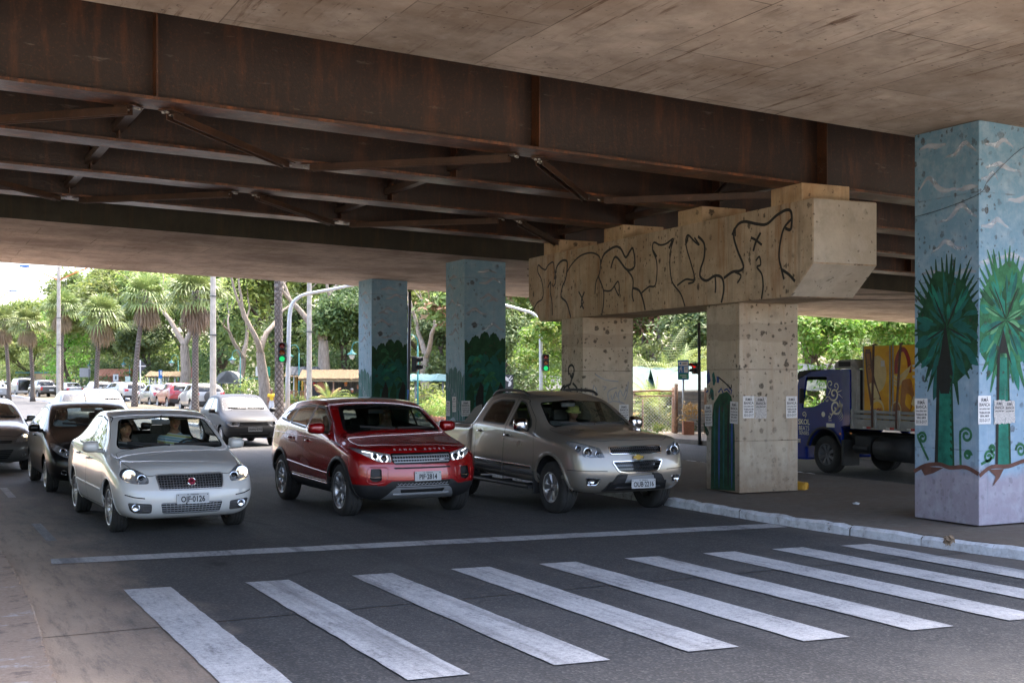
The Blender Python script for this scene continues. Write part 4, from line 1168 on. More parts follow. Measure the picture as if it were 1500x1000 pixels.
# ---------- wheels ----------
def wheel_meshes(r, w, rr, style, n, alloy=None, dark=None):
 """tyre and rim, axle along y, outer face at +y"""
 alloy = alloy or m_alloy; dark = dark or m_disc
 bm = NB(); h = w/2
 prof = [(rr-.012, -h+.015), (rr+.008, -h), (rr+(r-rr)*.45, -h-.004), (r-.028, -h+.004), (r-.008, -h+.02), (r, -h+.045), (r, -.05), (r-.008, -.046), (r-.008, -.036), (r, -.032), (r, -.004), (r-.008, 0), (r, .004), (r, .032), (r-.008, .036), (r-.008, .046), (r, .05), (r, h-.045), (r-.008, h-.02), (r-.028, h-.004), (rr+(r-rr)*.45, h+.004), (rr+.008, h), (rr-.012, h-.015)]
 lathe(bm, prof, 44, 'Y')
 tyre = bpy.data.meshes.new('tyre'); bm.to_mesh(tyre); bm.free(); tyre.materials.append(m_tyre)
 bm = NB()
 lathe(bm, [(rr-.01, -h+.02), (rr-.02, -h+.03), (rr-.035, 0), (rr-.03, h-.04), (rr-.018, h-.022), (rr+.004, h-.006), (rr+.006, h+.002), (rr-.004, h+.002), (rr-.014, h-.010)], 44, 'Y')
 lathe(bm, [(.001, h-.095), (rr*.62, h-.095), (rr*.62, h-.11), (rr-.03, h-.115)], 36, 'Y', mi=1)
 yh = h-.030
 lathe(bm, [(.001, yh+.004), (.030, yh+.003), (.034, yh-.002), (.075, yh-.008), (.085, yh-.05)], 24, 'Y')
 for k in range(5):
  a = 2*PI*k/5+.3; lathe(bm, [(.009, yh-.012), (.009, yh-.001), (.001, yh-.001)], 8, 'Y', Matrix.Translation((.052*math.cos(a), 0, .052*math.sin(a))), mi=1)
 def spoke(a, w0, w1, r0, r1, skew=0.0, y0=None, y1=None):
  y0 = yh-.004 if y0 is None else y0; y1 = h-.012 if y1 is None else y1
  c, s = math.cos(a), math.sin(a); c2, s2 = math.cos(a+skew), math.sin(a+skew)
  def P(rad, wd, y, cc, ss): return [Vector((cc*rad-ss*e, y, ss*rad+cc*e)) for e in (-wd, wd)]
  top0, top1, topm = P(r0, w0*.72, y0, c, s), P(r1, w1*.72, y1, c2, s2), P((r0+r1)/2, (w0+w1)*.36, (y0+y1)/2+.006, math.cos(a+skew/2), math.sin(a+skew/2))
  lo0, lo1, lom = P(r0, w0, y0-.03, c, s), P(r1, w1, y1-.03, c2, s2), P((r0+r1)/2, (w0+w1)*.5, (y0+y1)/2-.025, math.cos(a+skew/2), math.sin(a+skew/2))
  T = [bm.verts.new(p) for p in (*top0, *topm, *top1)]; Lw = [bm.verts.new(p) for p in (*lo0, *lom, *lo1)]
  for i in (0, 2):
   bm.faces.new((T[i], T[i+1], T[i+3], T[i+2])); bm.faces.new((T[i], T[i+2], Lw[i+2], Lw[i])); bm.faces.new((T[i+1], Lw[i+1], Lw[i+3], T[i+3]))
 for k in range(n):
  a = 2*PI*k/n + PI/2
  if style == 'thin': spoke(a, .016, .011, .05, rr-.016)
  elif style == 'double':
   spoke(a-.05, .020, .016, .05, rr-.016, -.10); spoke(a+.05, .020, .016, .05, rr-.016, .10)
  elif style == 'wide': spoke(a, .036, .060, .05, rr-.016)
  elif style == 'y':
   spoke(a, .030, .024, .05, rr*.55); spoke(a-.03, .018, .017, rr*.5, rr-.016, -.17); spoke(a+.03, .018, .017, rr*.5, rr-.016, .17)
  elif style == 'cap':
   spoke(a, .028, .05, .04, rr-.02)
 bmesh.ops.recalc_face_normals(bm, faces=bm.faces)
 rim = bpy.data.meshes.new('rim'); bm.to_mesh(rim); bm.free(); rim.materials.append(alloy); rim.materials.append(dark)
 return tyre, rim
def put_wheels(car, xf, xr, y, r, w, rr, style, n, alloy=None, dark=None, steer=0.0, sub=True):
 ty, ri = wheel_meshes(r, w, rr, style, n, alloy, dark)
 for x, sg in ((xf, 1), (xf, -1), (xr, 1), (xr, -1)):
  wo = bpy.data.objects.new('wheel', None); COL.objects.link(wo); wo.parent = car.root
  wo.location = (x, sg*(y-w/2), r-.006); wo.rotation_euler = (0, x*1.7, (0 if sg > 0 else PI)+(steer if x == xf else 0))
  link('tyre', ty, wo); link('rim', ri, wo)
def arches(car, xs, zc, r, y0=.45, y1=.80, flat_=True):
 """open the wheel arches and line them"""
 for x in xs:
  poly = [(x+r*math.cos(a), zc+r*math.sin(a)) for a in [R(-60)+R(300)*i/26 for i in range(27)]]
  for side in ('L', 'R'): car.region(poly, side, 'arch', [m_black], drop=True)
def arch_liners(car, xs, zc, r, ys):
 for x in xs:
  for sg in (1, -1):
   bm = NB()
   pts = [(x+(r+.012)*math.cos(a), zc+(r+.012)*math.sin(a)) for a in [R(-2)+R(184)*i/20 for i in range(21)]]
   a = [bm.verts.new((p[0], sg*(ys-.015), p[1])) for p in pts]; b = [bm.verts.new((p[0], sg*.42, p[1])) for p in pts]
   for i in range(20): bm.faces.new((a[i], a[i+1], b[i+1], b[i]))
   bm.faces.new(b)
   car.add('wheel_arch_liner', bm, m_black, smooth=False)
def arch_lips(car, bm, x, zc, r, w=.03, t=.012, a0=-25, a1=205, sides=('L', 'R'), off=0.0, n=30):
 for s in sides:
  pts = [(x+(r+w*.4)*math.cos(a), zc+(r+w*.4)*math.sin(a)) for a in [R(a0)+R(a1-a0)*i/n for i in range(n+1)]]
  car.strip(bm, pts, s, w, t, sub=1, off=off)
def plate(car, text, p, n, size=(.40, .13), city=True, parent=None):
 m = frame_m(p, Vector((0, 0, 1)).cross(Vector(n)), n)
 bm = NB(); w_, h_ = size
 bmm = NB(); prism(bmm, rpoly([(-w_/2, -h_/2), (w_/2, -h_/2), (w_/2, h_/2), (-w_/2, h_/2)], .012, 3), -.008, .004)
 tmp = bpy.data.meshes.new('t'); bmm.to_mesh(tmp); bmm.free(); bm.from_mesh(tmp)
 for v in bm.verts: v.co = m @ v.co
 add_text(bm, text, m @ Matrix.Translation((0, -.012, .0055)), .098, .0028, 1, sx=.80)
 if city: add_text(bm, 'PI · TERESINA', m @ Matrix.Translation((0, .047, .0055)), .024, .0004, 1)
 for x_, y_ in ((-w_/2+.02, h_/2-.02), (w_/2-.02, h_/2-.02)):
  lathe(bm, [(.007, .004), (.007, .007), (.001, .007)], 8, 'Z', m @ Matrix.Translation((x_, y_, 0)), 1)
 o = obj('number_plate', bm, [m_plate, m_plateink], parent or car.root)
 return o
def mirror(car, x, y, z, paintm, s=(.11, .12, .075), stalk=True, base=m_black, tilt=0):
 for sg in (1, -1):
  bm = NB()
  q = bmesh.ops.create_cube(bm, size=2.0)
  bmesh.ops.subdivide_edges(bm, edges=bm.edges, cuts=3, use_grid_fill=True)
  for v in bm.verts:
   c = v.co; k = (abs(c.x)**4+abs(c.y)**4+abs(c.z)**4)**.25
   c = c/k
   fx = c.x if c.x > 0 else c.x*.35
   v.co = Vector((x+fx*s[0], sg*(y+s[1]+c.y*s[1]*(1-.12*max(0, c.x))), z+c.z*s[2]*(1-.18*max(0, c.x)-.10*(c.y*1))))
  for f in bm.faces: f.smooth = True
  bmesh.ops.recalc_face_normals(bm, faces=bm.faces)
  o = obj('side_mirror', bm, paintm, car.root)
  if stalk:
   bm = NB(); tube(bm, [(x+.0, sg*(y-.05), z-s[2]*.75), (x+.01, sg*(y+.03), z-s[2]*.72), (x+.015, sg*(y+s[1]*.5), z-s[2]*.6)], [.03, .026, .024], 8); obj('mirror_foot', bm, base, o)
  bm = NB(); flat(bm, [(x-.36*s[0], sg*(y+s[1]+a*s[1]*.8), z+b*s[2]*.75) for a, b in rpoly([(-1, -1), (1, -1), (1, 1), (-1, 1)], .4)]); obj('mirror_glass', bm, m_chrome, o)
def handle(car, x, z, m, parent, pj, L=.17, cup=True):
 bm = NB(); sgn = 1 if pj == 'L' else -1
 c, n = car.hit(x, z, pj)
 pts = []
 for k in range(7):
  t_ = k/6; p, nn = car.hit(x-L/2+L*t_, z, pj); pts.append(p+nn*(.006+.030*math.sin(PI*t_)**.5))
 tube(bm, pts, [.008, .013, .014, .014, .014, .013, .008], 8)
 if cup:
  fm = frame_m(c+n*.0015, (1, 0, 0), n); flat(bm, [fm @ Vector((a*.055, b*.022, 0)) for a, b in [(math.cos(i*PI/8), math.sin(i*PI/8)) for i in range(16)]], 1)
 car.add('handle', bm, [m, m_seam], parent)
# ---------- interiors ----------
def seat(car, x, y, z, w=.50, hr=True, m=None):
 bm = NB()
 def pad(c, s, ry=0):
  M_ = Matrix.Translation(c) @ Matrix.Rotation(ry, 4, 'Y')
  box(bm, (0, 0, 0), s, M=M_, bevel=min(s)*.35)
 pad((x, y, z+.10), (.50, w, .16)); pad((x-.30, y, z+.40), (.15, w, .62), R(-14))
 if hr: pad((x-.41, y, z+.80), (.09, .26, .17), R(-10))
 car.add('seat', bm, m or m_cloth)
def interior(car, xd, zd, yw, xs, zs, rear=None, wheel_z=None, dash_top=None):
 """dashboard, wheel, two front seats, optional rear bench"""
 bm = NB()
 prism(bm, [(xd+.30, zd-.02), (xd+.05, zd+.035), (xd-.10, zd+.02), (xd-.20, zd-.10), (xd-.16, zd-.40), (xd+.3, zd-.45)], -yw, yw, 0, Matrix(((1, 0, 0, 0), (0, 0, 1, 0), (0, 1, 0, 0), (0, 0, 0, 1))))
 tube(bm, [(xd-.14, .36+.17*math.cos(a), zd+.0+.10*math.sin(a)) for a in [PI*i/8 for i in range(9)]], .03, 6)
 bmesh.ops.recalc_face_normals(bm, faces=bm.faces); car.add('dashboard', bm, m_dash, smooth=False)
 bm = NB(); cz = (wheel_z or zd-.02); cx = xd-.36; cyy = .37
 car.sw = (cx, cyy, cz)
 M_ = Matrix.Translation((cx, cyy, cz)) @ Matrix.Rotation(R(-62), 4, 'Y')
 tube(bm, [M_ @ Vector((.185*math.cos(a), .185*math.sin(a), 0)) for a in [2*PI*i/28 for i in range(29)]], .015, 8, cap=False)
 for a in (R(0), R(180), R(270)): tube(bm, [M_ @ Vector((.04*math.sin(a), .04*math.cos(a), -.02)), M_ @ Vector((.18*math.sin(a), .18*math.cos(a), 0))], .018, 6)
 lathe(bm, [(.001, 0), (.07, -.005), (.075, -.05), (.02, -.2)], 14, 'Z', M_)
 car.add('steering_wheel', bm, m_dash)
 for y in (-.37, .37): seat(car, xs, y, zs)
 if rear is not None:
  bm = NB(); box(bm, (rear, 0, zs+.10), (.5, 1.20, .18), bevel=.05); box(bm, (0, 0, 0), (.16, 1.20, .62), M=Matrix.Translation((rear-.32, 0, zs+.38)) @ Matrix.Rotation(R(-16), 4, 'Y'), bevel=.05)
  for y in (-.38, .38): box(bm, (rear-.42, y, zs+.74), (.09, .25, .15), bevel=.03)
  car.add('rear_bench', bm, m_cloth)
 bm = NB(); box(bm, (0, 0, zs-.06), (2.4, 1.3, .05)); car.add('cabin_floor', bm, m_dash, smooth=False)
def inner_mirror(car, x, z, y=0.0, visor=None):
 bm = NB(); box(bm, (x, y, z), (.03, .25, .068), bevel=.014); tube(bm, [(x, y, z+.03), (x+.05, y, z+.09)], .01, 6)
 car.add('rear_view_mirror', bm, m_grey_pl)
def wipers(car, pairs, pj='F'):
 bm = NB()
 for p, q in pairs: car.strip(bm, [p, q], pj, .018, .022, sub=8)
 car.add('wiper', bm, m_black)
def mirrored(poly): return [(-a, b) for a, b in reversed(poly)]
def lamp_insides(car, k, spec, d=.05):
 """reflector bowls and bulbs behind a lens: (point on front (a,b), radius, lit material or None)"""
 bm = NB(); lit = NB(); any_lit = None
 for (a, b, r, lm, pj, ang, rec) in spec:
  p, n = car.hit(a, b, pj, ang); dd = proj(pj, ang)[0]
  ax = (dd*.8+Vector((1, 0, 0))*.6).normalized()
  c = p-ax*rec
  M_ = frame_m(c, Vector((0, 0, 1)).cross(ax), ax)
  lathe(bm, [(r*1.12, .0), (r*1.14, .012), (r, .014), (r*.92, -.004), (r*.7, -.026), (r*.4, -.042), (.002, -.048)], 24, 'Z', M_)
  if lm is not None:
   any_lit = lm; ball(lit, (0, 0, -.018), r*.34, 12, M=M_)
  else: ball(bm, (0, 0, -.022), r*.5, 12, M=M_, mi=1)
 o = car.add('reflector', bm, [m_refl, m_gloss], car.parts[k])
 if any_lit is not None: obj('bulb', lit, any_lit, car.parts[k], smooth='all')
 else: lit.free()
# ---------- a white compact saloon ----------
def heading(vx, vy): return math.atan2(vy, vx)
def doors(car, outlines, wins, glass, paintm, frame=m_black, fw=.022, names=None, trimring=None):
 """cut doors with gaps, window frames and panes on both sides; returns door keys per side"""
 keys = {}
 for s in ('L', 'R'):
  for i, ol in enumerate(outlines):
   seam = car.newtag('gap', [m_seam], fold=0); car.cut(ol, s, seam)
   kd = car.region(offset_poly(ol, .0065), s, 'door', [paintm]); keys[(s, i)] = kd
  for j, (poly, di) in enumerate(wins):
   par = keys[(s, di)] if di is not None else 0
   kt = car.newtag('window_frame', [frame], fold=par); car.cut(offset_poly(poly, -fw), s, kt)
   car.region(poly, s, 'window', [glass], par)
 return keys
LIN_ST = [
 (1.98, (.62, .20), (.76, .31), (.80, .50), (.78, .66), (.66, .775), .80, 0, (-.06, .04, .04, .0, -.10)),
 (1.80, (.70, .19), (.83, .31), (.865, .52), (.835, .71), (.72, .825), .872, .10),
 (1.36, (.74, .18), (.86, .31), (.885, .55), (.855, .82), (.74, .925), .975, .06),
 (1.08, (.75, .18), (.86, .30), (.885, .56), (.855, .885), (.755, .985), 1.03, .09),
 (.74, (.75, .18), (.86, .30), (.885, .57), (.845, .925), (0.715, 1.20), 1.245, .11),
 (.34, (.75, .18), (.86, .30), (.885, .58), (.845, .95), (0.635, 1.45), 1.49, .10),
 (-.25, (.75, .18), (.86, .30), (.885, .58), (.845, .975), (0.620, 1.50), 1.535, 0),
 (-.88, (.75, .18), (.86, .30), (.885, .60), (.845, 1.0), (0.610, 1.455), 1.49, -.06),
 (-1.28, (.75, .19), (.86, .31), (.885, .62), (.84, 1.025), (0.650, 1.25), 1.295, -.09),
 (-1.64, (.74, .20), (.855, .33), (.88, .64), (.83, 1.035), (.69, 1.085), 1.125, -.06),
 (-2.06, (.71, .24), (.82, .36), (.85, .64), (.80, 1.00), (.69, 1.05), 1.085, -.03),
 (-2.24, (.64, .28), (.76, .40), (.79, .64), (.75, .92), (.66, 1.02), 1.04, 0)]
m_lin = carpaint('white_grey_car_paint', (.62, .625, .61), .0, .30, dust=.02, zd=.08)
def saloon_hero(loc, rz):
 C = Car('parked_saloon', 'pale grey white saloon car with lit headlights and two people inside, at the stop line', 'car', loc, rz, LIN_ST, (.10, .17, .17, .15, .13), (.06, .08, .10, .08, .05), creases=((0, 10, 5, .4), (2, 9, 6, .65), (0, 3, 6, .3)))
 xf, xr, zc = 1.30, -1.30, .32
 arches(C, (xf, xr), zc, .355)
 ols = [rpoly([(.92, .30), (.98, .62), (.93, .93), (.80, 1.14), (.36, 1.415), (-.10, 1.455), (-.22, 1.0), (-.21, .29)], .06), rpoly([(-.225, .29), (-.235, 1.0), (-.115, 1.455), (-.55, 1.447), (-.90, 1.385), (-1.22, 1.14), (-1.20, .92), (-.96, .62), (-.93, .30)], .06)]
 wins = [(rpoly([(.70, 1.005), (.60, 1.12), (.26, 1.36), (-.10, 1.41), (-.165, 1.02)], .03), 0), (rpoly([(-.255, 1.025), (-.19, 1.41), (-.53, 1.405), (-.80, 1.355), (-1.06, 1.12), (-1.02, 1.06)], .03), 1)]
 dk = doors(C, ols, wins, m_glass, m_lin)
 ws = rpoly([(-.68, 1.045), (0, 1.035), (.68, 1.045), (.555, 1.375), (0, 1.41), (-.555, 1.375)], .05)
 k = C.newtag('screen_frame', [m_gloss], fold=0); C.cut(offset_poly(ws, -.018), 'F', k, lambda c: c.x > 0 and c.z > .98)
 C.region(ws, 'F', 'windscreen', [m_glass], lim=lambda c: c.x > 0 and c.z > .98)
 rw = rpoly([(-.60, 1.15), (.60, 1.15), (.51, 1.40), (-.51, 1.40)], .06)
 k = C.newtag('screen_frame', [m_gloss], fold=0); C.cut(offset_poly(rw, -.015), 'B', k, lambda c: c.x < -.7)
 C.region(rw, 'B', 'rear_window', [m_glass], lim=lambda c: c.x < -.7)
 bo = rpoly([(1.985, -.50), (2.04, 0), (1.985, .50), (1.86, .66), (1.5, .725), (1.12, .735), (1.13, -.735), (1.5, -.725), (1.86, -.66)], .05)
 k = C.newtag('gap', [m_seam], fold=0); C.cut(bo, 'T', k, lambda c: c.z > .6)
 C.region(offset_poly(bo, .006), 'T', 'bonnet', [m_lin], lim=lambda c: c.z > .6)
 hl = rpoly([(.505, .645), (.50, .715), (.555, .775), (.64, .825), (.73, .828), (.785, .79), (.808, .73), (.77, .675), (.66, .645)], .05)
 hk = [C.region(q, 'F', 'headlight', [m_lens], lim=lambda c: c.x > 1.4) for q in (hl, mirrored(hl))]
 gr = rpoly([(-.41, .75), (.41, .75), (.385, .572), (-.385, .572)], .03)
 gk = C.region(gr, 'F', 'grille_opening', [m_black], drop=True)
 lg = rpoly([(-.38, .415), (.38, .415), (.35, .275), (-.35, .275)], .03)
 lk = C.region(lg, 'F', 'intake', [m_black], drop=True)
 fg = rpoly([(.48, .405), (.75, .425), (.72, .325), (.66, .29), (.48, .285)], .03)
 fk = [C.region(q, 'F', 'fog', [m_black], drop=True, lim=lambda c: c.x > 1.4) for q in (fg, mirrored(fg))]
 tl = rpoly([(.54, .98), (.80, .98), (.80, .72), (.60, .74)], .04)
 for q in (tl, mirrored(tl)): C.region(q, 'B', 'tail_light', [m_redlens], lim=lambda c: c.x < -1.7)
 C.make(m_lin)
 arch_liners(C, (xf, xr), zc, .355, .86)
 put_wheels(C, xf, xr, .845, .316, .205, .225, 'thin', 11)
 for kk in hk:
  C.panel(kk, .07, m_reflk, 'lamp_housing', C.parts[kk], shrink=.12)
 lamp_insides(C, hk[0], [(.705, .735, .072, m_lit, 'F', 0, .045), (.575, .70, .05, None, 'F', 0, .04)])
 lamp_insides(C, hk[1], [(-.705, .735, .072, m_lit, 'F', 0, .045), (-.575, .70, .05, None, 'F', 0, .04)])
 g1 = C.panel(gk, .05, m_black, 'grille')
 bm = NB()
 C.strip(bm, gr, 'F', .018, .012, closed=True, sub=2)
 for i in range(1, 22):
  y = -.395+.79*i/22; C.strip(bm, [(y, .580), (y*1.01, .744)], 'F', .0042, -.004, sub=3)
 for i in range(1, 6):
  z = .572+.178*i/6; C.strip(bm, [(-.395, z), (.395, z)], 'F', .0042, -.006, sub=16)
 C.add('grille_bars', bm, m_alloy, g1)
 bm = NB(); p, n = C.hit(0, .66, 'F'); M_ = frame_m(p+n*.004, Vector((0, 0, 1)).cross(n), n)
 lathe(bm, [(.056, -.02), (.056, .012), (.050, .016), (.044, .012)], 28, 'Z', M_, 0); lathe(bm, [(.045, .010), (.001, .013)], 28, 'Z', M_, 1)
 for a in (-.016, -.006, .004, .014): box(bm, (a+.001, 0, .014), (.005, .034, .004), mi=0, M=M_)
 box(bm, (0, .016, .014), (.036, .004, .004), mi=0, M=M_)
 C.add('emblem', bm, [m_chrome, m_redbadge], g1)
 g2 = C.panel(lk, .05, m_black, 'lower_intake')
 bm = NB()
 for i in range(1, 16): y = -.36+.72*i/16; C.strip(bm, [(y*.94, .285), (y, .405)], 'F', .006, -.006, sub=3)
 for i in range(0, 5): z = .285+.12*i/4; C.strip(bm, [(-.37+.02*(4-i)/4, z), (.37-.02*(4-i)/4, z)], 'F', .008, -.002, sub=16)
 C.add('grille_bars', bm, m_satin, g2)
 for kk, sg in zip(fk, (1, -1)):
  f_ = C.panel(kk, .045, m_grey_pl, 'fog_light_bezel'); bm = NB()
  p, n = C.hit(sg*.655, .355, 'F'); M_ = frame_m(p-Vector((.03, 0, 0)), Vector((0, 1, 0)), (1, 0, 0))
  lathe(bm, [(.050, -.02), (.050, .014), (.044, .016), (.034, -.006), (.001, -.012)], 20, 'Z', M_); C.add('fog_light', bm, m_refl, f_)
  bm = NB()
  for z in (.315, .345, .375): C.strip(bm, [(sg*.49, z), (sg*.58, z)], 'F', .008, -.008, sub=4)
  C.add('slat', bm, m_grey_pl, f_)
 bm = NB()
 for sg in (1, -1): C.strip(bm, [(sg*.56, .475), (sg*.68, .490), (sg*.775, .52)], 'F', .014, .006, sub=5)
 C.add('bumper_rubbing_strip', bm, m_black)
 p, n = C.hit(0, .462, 'F'); plate(C, 'OJF·0126', p+Vector((.014, 0, 0)), Vector((1, 0, .05)))
 for s in ('L', 'R'):
  bm = NB(); C.strip(bm, [(.86, .50), (.3, .505), (-.18, .51)], s, .035, .010, sub=6); C.strip(bm, [(-.25, .51), (-.6, .512), (-.93, .52)], s, .035, .010, sub=6); C.add('side_moulding', bm, m_satin)
 for x in (xf, xr):
  for s in ('L', 'R'): bm = NB(); arch_lips(C, bm, x, zc, .355, .018, .006, sides=(s,)); C.add('arch_lip', bm, m_lin)
 for s in ('L', 'R'):
  handle(C, -.05, .86, m_lin, C.parts[dk[(s, 0)]], s); handle(C, -.82, .89, m_lin, C.parts[dk[(s, 1)]], s)
 mirror(C, .70, .86, 1.05, m_lin, (.10, .105, .075), base=m_lin)
 wipers(C, [((.62, 1.062), (.02, 1.075)), ((-.04, 1.062), (-.55, 1.10))])
 interior(C, .80, .965, .70, -.12, .42, rear=-.98)
 inner_mirror(C, .42, 1.345)
 bm = NB(); box(bm, (.36, .36, 1.385), (.16, .30, .02), bevel=.006); C.add('sun_visor', bm, m_hr)
 return C
CAR_W = saloon_hero((3.117, 17.134, 0), -PI/2+.035)
def screens(C, ws, rw, gl, gl2, zmin, xmin=0, xr=-.6, fr=m_gloss, fw=.018):
 k = C.newtag('screen_frame', [fr], fold=0); C.cut(offset_poly(ws, -fw), 'F', k, lambda c: c.x > xmin and c.z > zmin)
 C.region(ws, 'F', 'windscreen', [gl], lim=lambda c: c.x > xmin and c.z > zmin)
 k = C.newtag('screen_frame', [fr], fold=0); C.cut(offset_poly(rw, -.015), 'B', k, lambda c: c.x < xr)
 C.region(rw, 'B', 'rear_window', [gl2], lim=lambda c: c.x < xr)
def bonnet(C, bo, pm, zmin=.6):
 k = C.newtag('gap', [m_seam], fold=0); C.cut(bo, 'T', k, lambda c: c.z > zmin)
 return C.region(offset_poly(bo, .006), 'T', 'bonnet', [pm], lim=lambda c: c.z > zmin)
# ---------- a red off-road style car ----------
EVO_ST = [
 (1.98, (.72, .25), (.85, .37), (.885, .60), (.865, .80), (.76, .925), .955, 0, (-.12, .02, .03, .0, -.05)),
 (1.78, (.78, .24), (.93, .37), (.97, .62), (.945, .87), (.83, .98), 1.02, .08),
 (1.33, (.80, .24), (.95, .38), (.985, .66), (.955, .96), (.84, 1.065), 1.10, .05),
 (1.04, (.80, .24), (.95, .38), (.985, .67), (.95, 1.04), (.825, 1.135), 1.175, .09),
 (.68, (.80, .24), (.95, .38), (.985, .68), (.94, 1.09), (0.785, 1.36), 1.405, .11),
 (.30, (.80, .24), (.95, .38), (.985, .70), (.935, 1.14), (0.730, 1.58), 1.63, .09),
 (-.4, (.80, .24), (.95, .38), (.985, .71), (.935, 1.18), (0.715, 1.61), 1.665, 0),
 (-1.2, (.80, .25), (.95, .39), (.985, .73), (.92, 1.23), (0.690, 1.575), 1.635, -.03),
 (-1.78, (.78, .27), (.93, .40), (.965, .74), (.89, 1.25), (0.680, 1.51), 1.56, -.06),
 (-1.96, (.75, .29), (.90, .42), (.94, .72), (.86, 1.16), (0.690, 1.27), 1.31, -.08),
 (-2.08, (.70, .31), (.85, .43), (.885, .66), (.83, .96), (.72, 1.06), 1.09, 0)]
m_red = carpaint('deep_red_car_paint', (.30, .003, .005), .2, .22, dust=.0, zd=.04)
def red_suv(loc, rz):
 C = Car('sport_utility_car', 'deep red sport utility car with silver skid plate, waiting beside the pale saloon', 'car', loc, rz, EVO_ST, (.08, .17, .16, .14, .12), (.05, .08, .08, .06, .04), creases=((0, 10, 5, .5), (2, 10, 6, .75), (0, 3, 6, .5), (1, 9, 4, .2)))
 xf, xr, zc = 1.33, -1.33, .375
 arches(C, (xf, xr), zc, .415)
 for s in ('L', 'R'):
  k = C.newtag('lower_cladding', [m_black]); C.cut([(2.3, .10), (2.3, .47), (1.72, .485), (1.2, .465), (-1.2, .50), (-1.72, .52), (-2.3, .50), (-2.3, .10)], s, k)
  for x in (xf, xr):
   C.cut([(x+.475*math.cos(a), zc+.475*math.sin(a)) for a in [R(-75)+R(330)*i/30 for i in range(31)]], s, k)
   C.cut([(x+.414*math.cos(a), zc+.414*math.sin(a)) for a in [R(-60)+R(300)*i/26 for i in range(27)]], s, C.newtag('arch', [m_black], drop=True))
 kb = C.newtag('bumper_foot', [m_black]); C.cut([(-.95, .1), (.95, .1), (.95, .475), (.56, .465), (.46, .525), (-.46, .525), (-.56, .465), (-.95, .475)], 'F', kb, lambda c: c.x > 1.5)
 ols = [rpoly([(1.00, .52), (1.03, .80), (1.00, 1.08), (.78, 1.28), (.30, 1.52), (-.12, 1.55), (-.18, 1.15), (-.17, .52)], .05), rpoly([(-.182, .52), (-.192, 1.15), (-.135, 1.55), (-.62, 1.54), (-1.02, 1.49), (-1.10, 1.10), (-1.00, .80), (-.90, .52)], .05)]
 wins = [(rpoly([(.74, 1.165), (.62, 1.28), (.24, 1.49), (-.085, 1.505), (-.12, 1.20)], .02), 0), (rpoly([(-.20, 1.205), (-.17, 1.505), (-.62, 1.495), (-.93, 1.455), (-.96, 1.26)], .02), 1), (rpoly([(-1.02, 1.27), (-1.0, 1.45), (-1.42, 1.385), (-1.58, 1.315)], .03), None)]
 dk = doors(C, ols, wins, m_glass_ev, m_red, fw=.030)
 ws = rpoly([(-.70, 1.185), (0, 1.175), (.70, 1.185), (.60, 1.475), (0, 1.51), (-.60, 1.475)], .05)
 screens(C, ws, rpoly([(-.60, 1.24), (.60, 1.24), (.53, 1.40), (-.53, 1.40)], .05), m_glass_ev, m_glass_ev, 1.10, fw=.055)
 bonnet(C, rpoly([(1.98, -.50), (2.03, 0), (1.98, .50), (1.84, .72), (1.5, .80), (1.10, .82), (1.12, -.82), (1.5, -.80), (1.84, -.72)], .06), m_red, .8)
 hl = rpoly([(.455, .785), (.455, .895), (.62, .925), (.80, .965), (.905, .985), (.86, .92), (.74, .85), (.64, .795)], .02)
 hk = [C.region(q, 'F', 'headlight', [m_lens], lim=lambda c: c.x > 1.2) for q in (hl, mirrored(hl))]
 gr = rpoly([(-.445, .90), (.445, .90), (.445, .80), (.40, .755), (-.40, .755), (-.445, .80)], .02)
 gk = C.region(gr, 'F', 'g', [m_black], drop=True)
 C.cut(rpoly([(-.43, .712), (.43, .712), (.42, .690), (-.42, .690)], .005), 'F', C.newtag('slot', [m_seam], fold=0), lambda c: c.x > 1.5)
 fg = rpoly([(.60, .70), (.745, .70), (.75, .535), (.67, .515), (.60, .54)], .03)
 fk = [C.region(q, 'F', 'fog', [m_black], drop=True, lim=lambda c: c.x > 1.3) for q in (fg, mirrored(fg))]
 fp = rpoly([(.50, .715), (.78, .72), (.80, .51), (.68, .485), (.53, .515)], .05)
 sk = C.region(rpoly([(-.40, .435), (.40, .435), (.45, .40), (.55, .26), (.53, .235), (-.53, .235), (-.55, .26), (-.45, .40)], .03), 'F', 'skid_plate', [m_satin], lim=lambda c: c.x > 1.4)
 ik = C.region(rpoly([(-.34, .405), (.34, .405), (.31, .345), (-.31, .345)], .02), 'F', 'slot', [m_black], drop=True, lim=lambda c: c.x > 1.4)
 mk = C.region(rpoly([(-.42, .515), (.42, .515), (.38, .45), (-.38, .45)], .02), 'F', 'mesh_intake', [m_black], drop=True, lim=lambda c: c.x > 1.4)
 tl = rpoly([(.62, 1.12), (.86, 1.12), (.86, .92), (.70, .95)], .04)
 for q in (tl, mirrored(tl)): C.region(q, 'B', 'tail_light', [m_redlens], lim=lambda c: c.x < -1.4)
 for s in ('L', 'R'):
  C.cut(rpoly([(.95, 1.065), (1.30, 1.005), (1.30, .985), (.98, 1.03)], .006), s, C.newtag('vent', [m_satin], fold=0))
 C.make(m_red)
 arch_liners(C, (xf, xr), zc, .415, .93)
 put_wheels(C, xf, xr, .945, .370, .235, .255, 'y', 5)
 for kk in hk: C.panel(kk, .08, m_reflk, 'lamp_housing', C.parts[kk], shrink=.1)
 lamp_insides(C, hk[0], [(.545, .838, .045, None, 'F', 0, .035), (.66, .868, .034, None, 'F', 0, .03)]); lamp_insides(C, hk[1], [(-.545, .838, .045, None, 'F', 0, .035), (-.66, .868, .034, None, 'F', 0, .03)])
